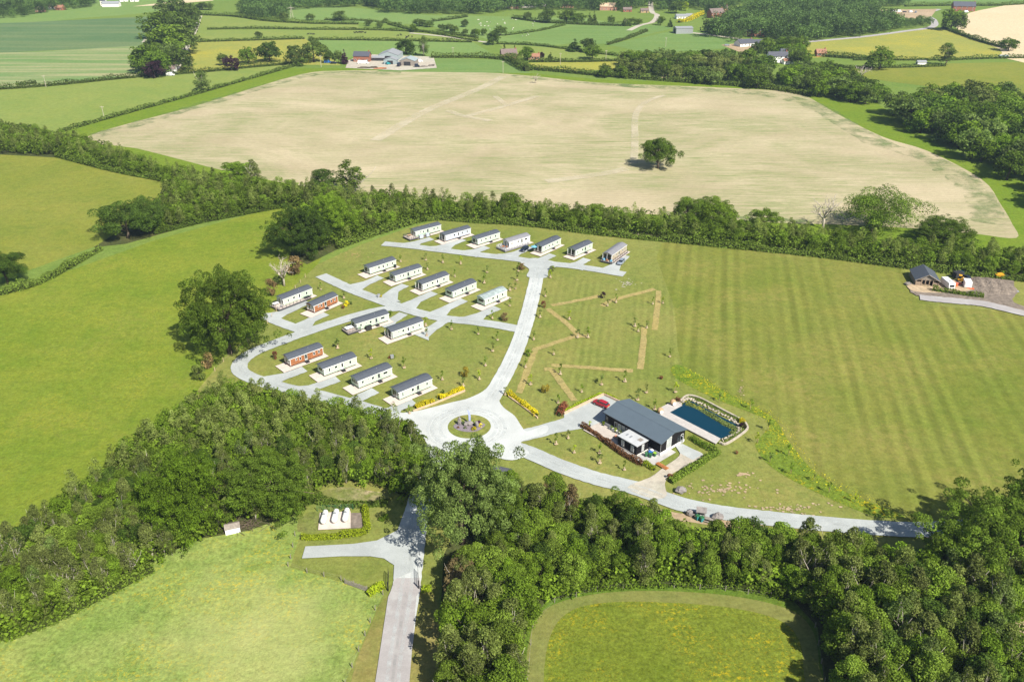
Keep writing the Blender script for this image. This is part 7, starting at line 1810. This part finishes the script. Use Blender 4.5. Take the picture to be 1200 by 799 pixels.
for k in range(5):
    z0, z1 = k * 2.2, k * 2.2 + 2.2
    s0, s1 = 1.6 - 1.1 * z0 / 11, 1.6 - 1.1 * z1 / 11
    for sx, sy, ex, ey in ((-1, -1, 1, -1), (1, -1, 1, 1), (1, 1, -1, 1), (-1, 1, -1, -1)): m.tube([(sx * s0, sy * s0, z0), (ex * s1, ey * s1, z1)], 0.07, 4)
m.build('lattice', M['deadwood'], py)
MB().tube([(-4.5, 0, 9.6), (0, 0, 10.6), (4.5, 0, 9.6)], [0.12, 0.3, 0.12], 4).build('crossarm', M['deadwood'], py)

# ------------------------------------------------------------------ cattle and sheep in the far pastures: one continuous body each
def beast(mat, s, wool=1.0):
    V = [(0, 0, 1.0), (0.75, 0, 1.02), (1.05, 0, 1.25), (1.4, 0, 1.3), (1.62, 0, 1.15), (-0.75, 0, 1.05), (-0.85, 0, 0.7)]
    Rd = [0.36, 0.34, 0.22, 0.18, 0.10, 0.32, 0.05]
    E = [(0, 1), (1, 2), (2, 3), (3, 4), (0, 5), (5, 6)]
    for x, b, k in ((0.65, 1, 0), (-0.7, 5, 1)):
        for y in (-0.22, 0.22):
            n = len(V)
            V += [(x, y, 0.72), (x + (0.03 if not k else -0.10), y, 0.40), (x + 0.02, y, 0.03)]
            Rd += [0.15, 0.085, 0.07]
            E += [(b, n), (n, n + 1), (n + 1, n + 2)]
    for y in (-0.16, 0.16):
        n = len(V); V.append((1.30, y * 1.5, 1.42)); Rd.append(0.05); E.append((3, n))
    me = bpy.data.meshes.new('body')
    me.from_pydata([(x * s, y * s, z * s) for x, y, z in V], E, [])
    o = bpy.data.objects.new('body', me); col.objects.link(o)
    sk = o.modifiers.new('skin', 'SKIN')
    if not me.skin_vertices: me.skin_vertices.new()
    for i, r_ in enumerate(Rd):
        me.skin_vertices[0].data[i].radius = (r_ * s * wool, r_ * s * wool)
    me.skin_vertices[0].data[0].use_root = True
    ss = o.modifiers.new('sub', 'SUBSURF'); ss.levels = 1
    dg_ = bpy.context.evaluated_depsgraph_get()
    m2 = bpy.data.meshes.new_from_object(o.evaluated_get(dg_))
    bpy.data.objects.remove(o); bpy.data.meshes.remove(me)
    m2.materials.clear(); m2.materials.append(M[mat])
    return m2
COW, SHEEP = beast('cow', 1.15), beast('wool', 0.75, 1.15)
ar = random.Random(9)
for i, px in enumerate([(416, 39.5), (418, 38.8), (420, 39.2), (421.5, 38.6), (423, 39.4), (425.5, 38.7), (428, 39.5), (361, 41), (365, 41), (368, 41.2), (466, 43), (470, 42), (479, 43.5), (477, 44.5), (483, 44), (476, 45.5), (519, 46.5), (524, 47), (529, 47.4)]):
    o = link('cow', COW); o.location = P(*px); o.rotation_euler = (0, 0, ar.uniform(0, 6.28))
    tag(o, 'black cow grazing in the middle of the olive pasture' if i < 7 else 'black cow grazing at the left of the olive pasture' if i < 10 else 'black cow grazing in the pasture behind the farm barns', 'cow', ('cows in the middle pasture', 'cows at the left of the pasture', 'cows behind the barns')[0 if i < 7 else 1 if i < 10 else 2])
for i in range(30):
    px = (ar.uniform(560, 630), ar.uniform(23, 37)) if i < 26 else (ar.uniform(612, 622), ar.uniform(40, 44))
    o = link('sheep', SHEEP); o.location = P(*px); o.rotation_euler = (0, 0, ar.uniform(0, 6.28))
    tag(o, 'white sheep scattered over the far green sheep field' if i < 26 else 'white sheep near the hedge in the darker far field', 'sheep', 'sheep in the far field' if i < 26 else 'sheep by the far hedge')

# ------------------------------------------------------------------ the air
hz = MB().bb(-2600, 2600, -60, 2600, -1.0, 130.0).mesh('haze')
hm = bpy.data.materials.new('haze'); hm.use_nodes = True
ht_ = hm.node_tree
for n in list(ht_.nodes):
    if n.type != 'OUTPUT_MATERIAL': ht_.nodes.remove(n)
pv = ht_.nodes.new('ShaderNodeVolumePrincipled')
pv.inputs['Color'].default_value = (0.58, 0.76, 1.0, 1)
pv.inputs['Density'].default_value = 0.00008
pv.inputs['Anisotropy'].default_value = 0.1
ht_.links.new(pv.outputs[0], [n for n in ht_.nodes if n.type == 'OUTPUT_MATERIAL'][0].inputs['Volume'])
hz.materials.append(hm)
tag(link('haze', hz), kind='stuff')
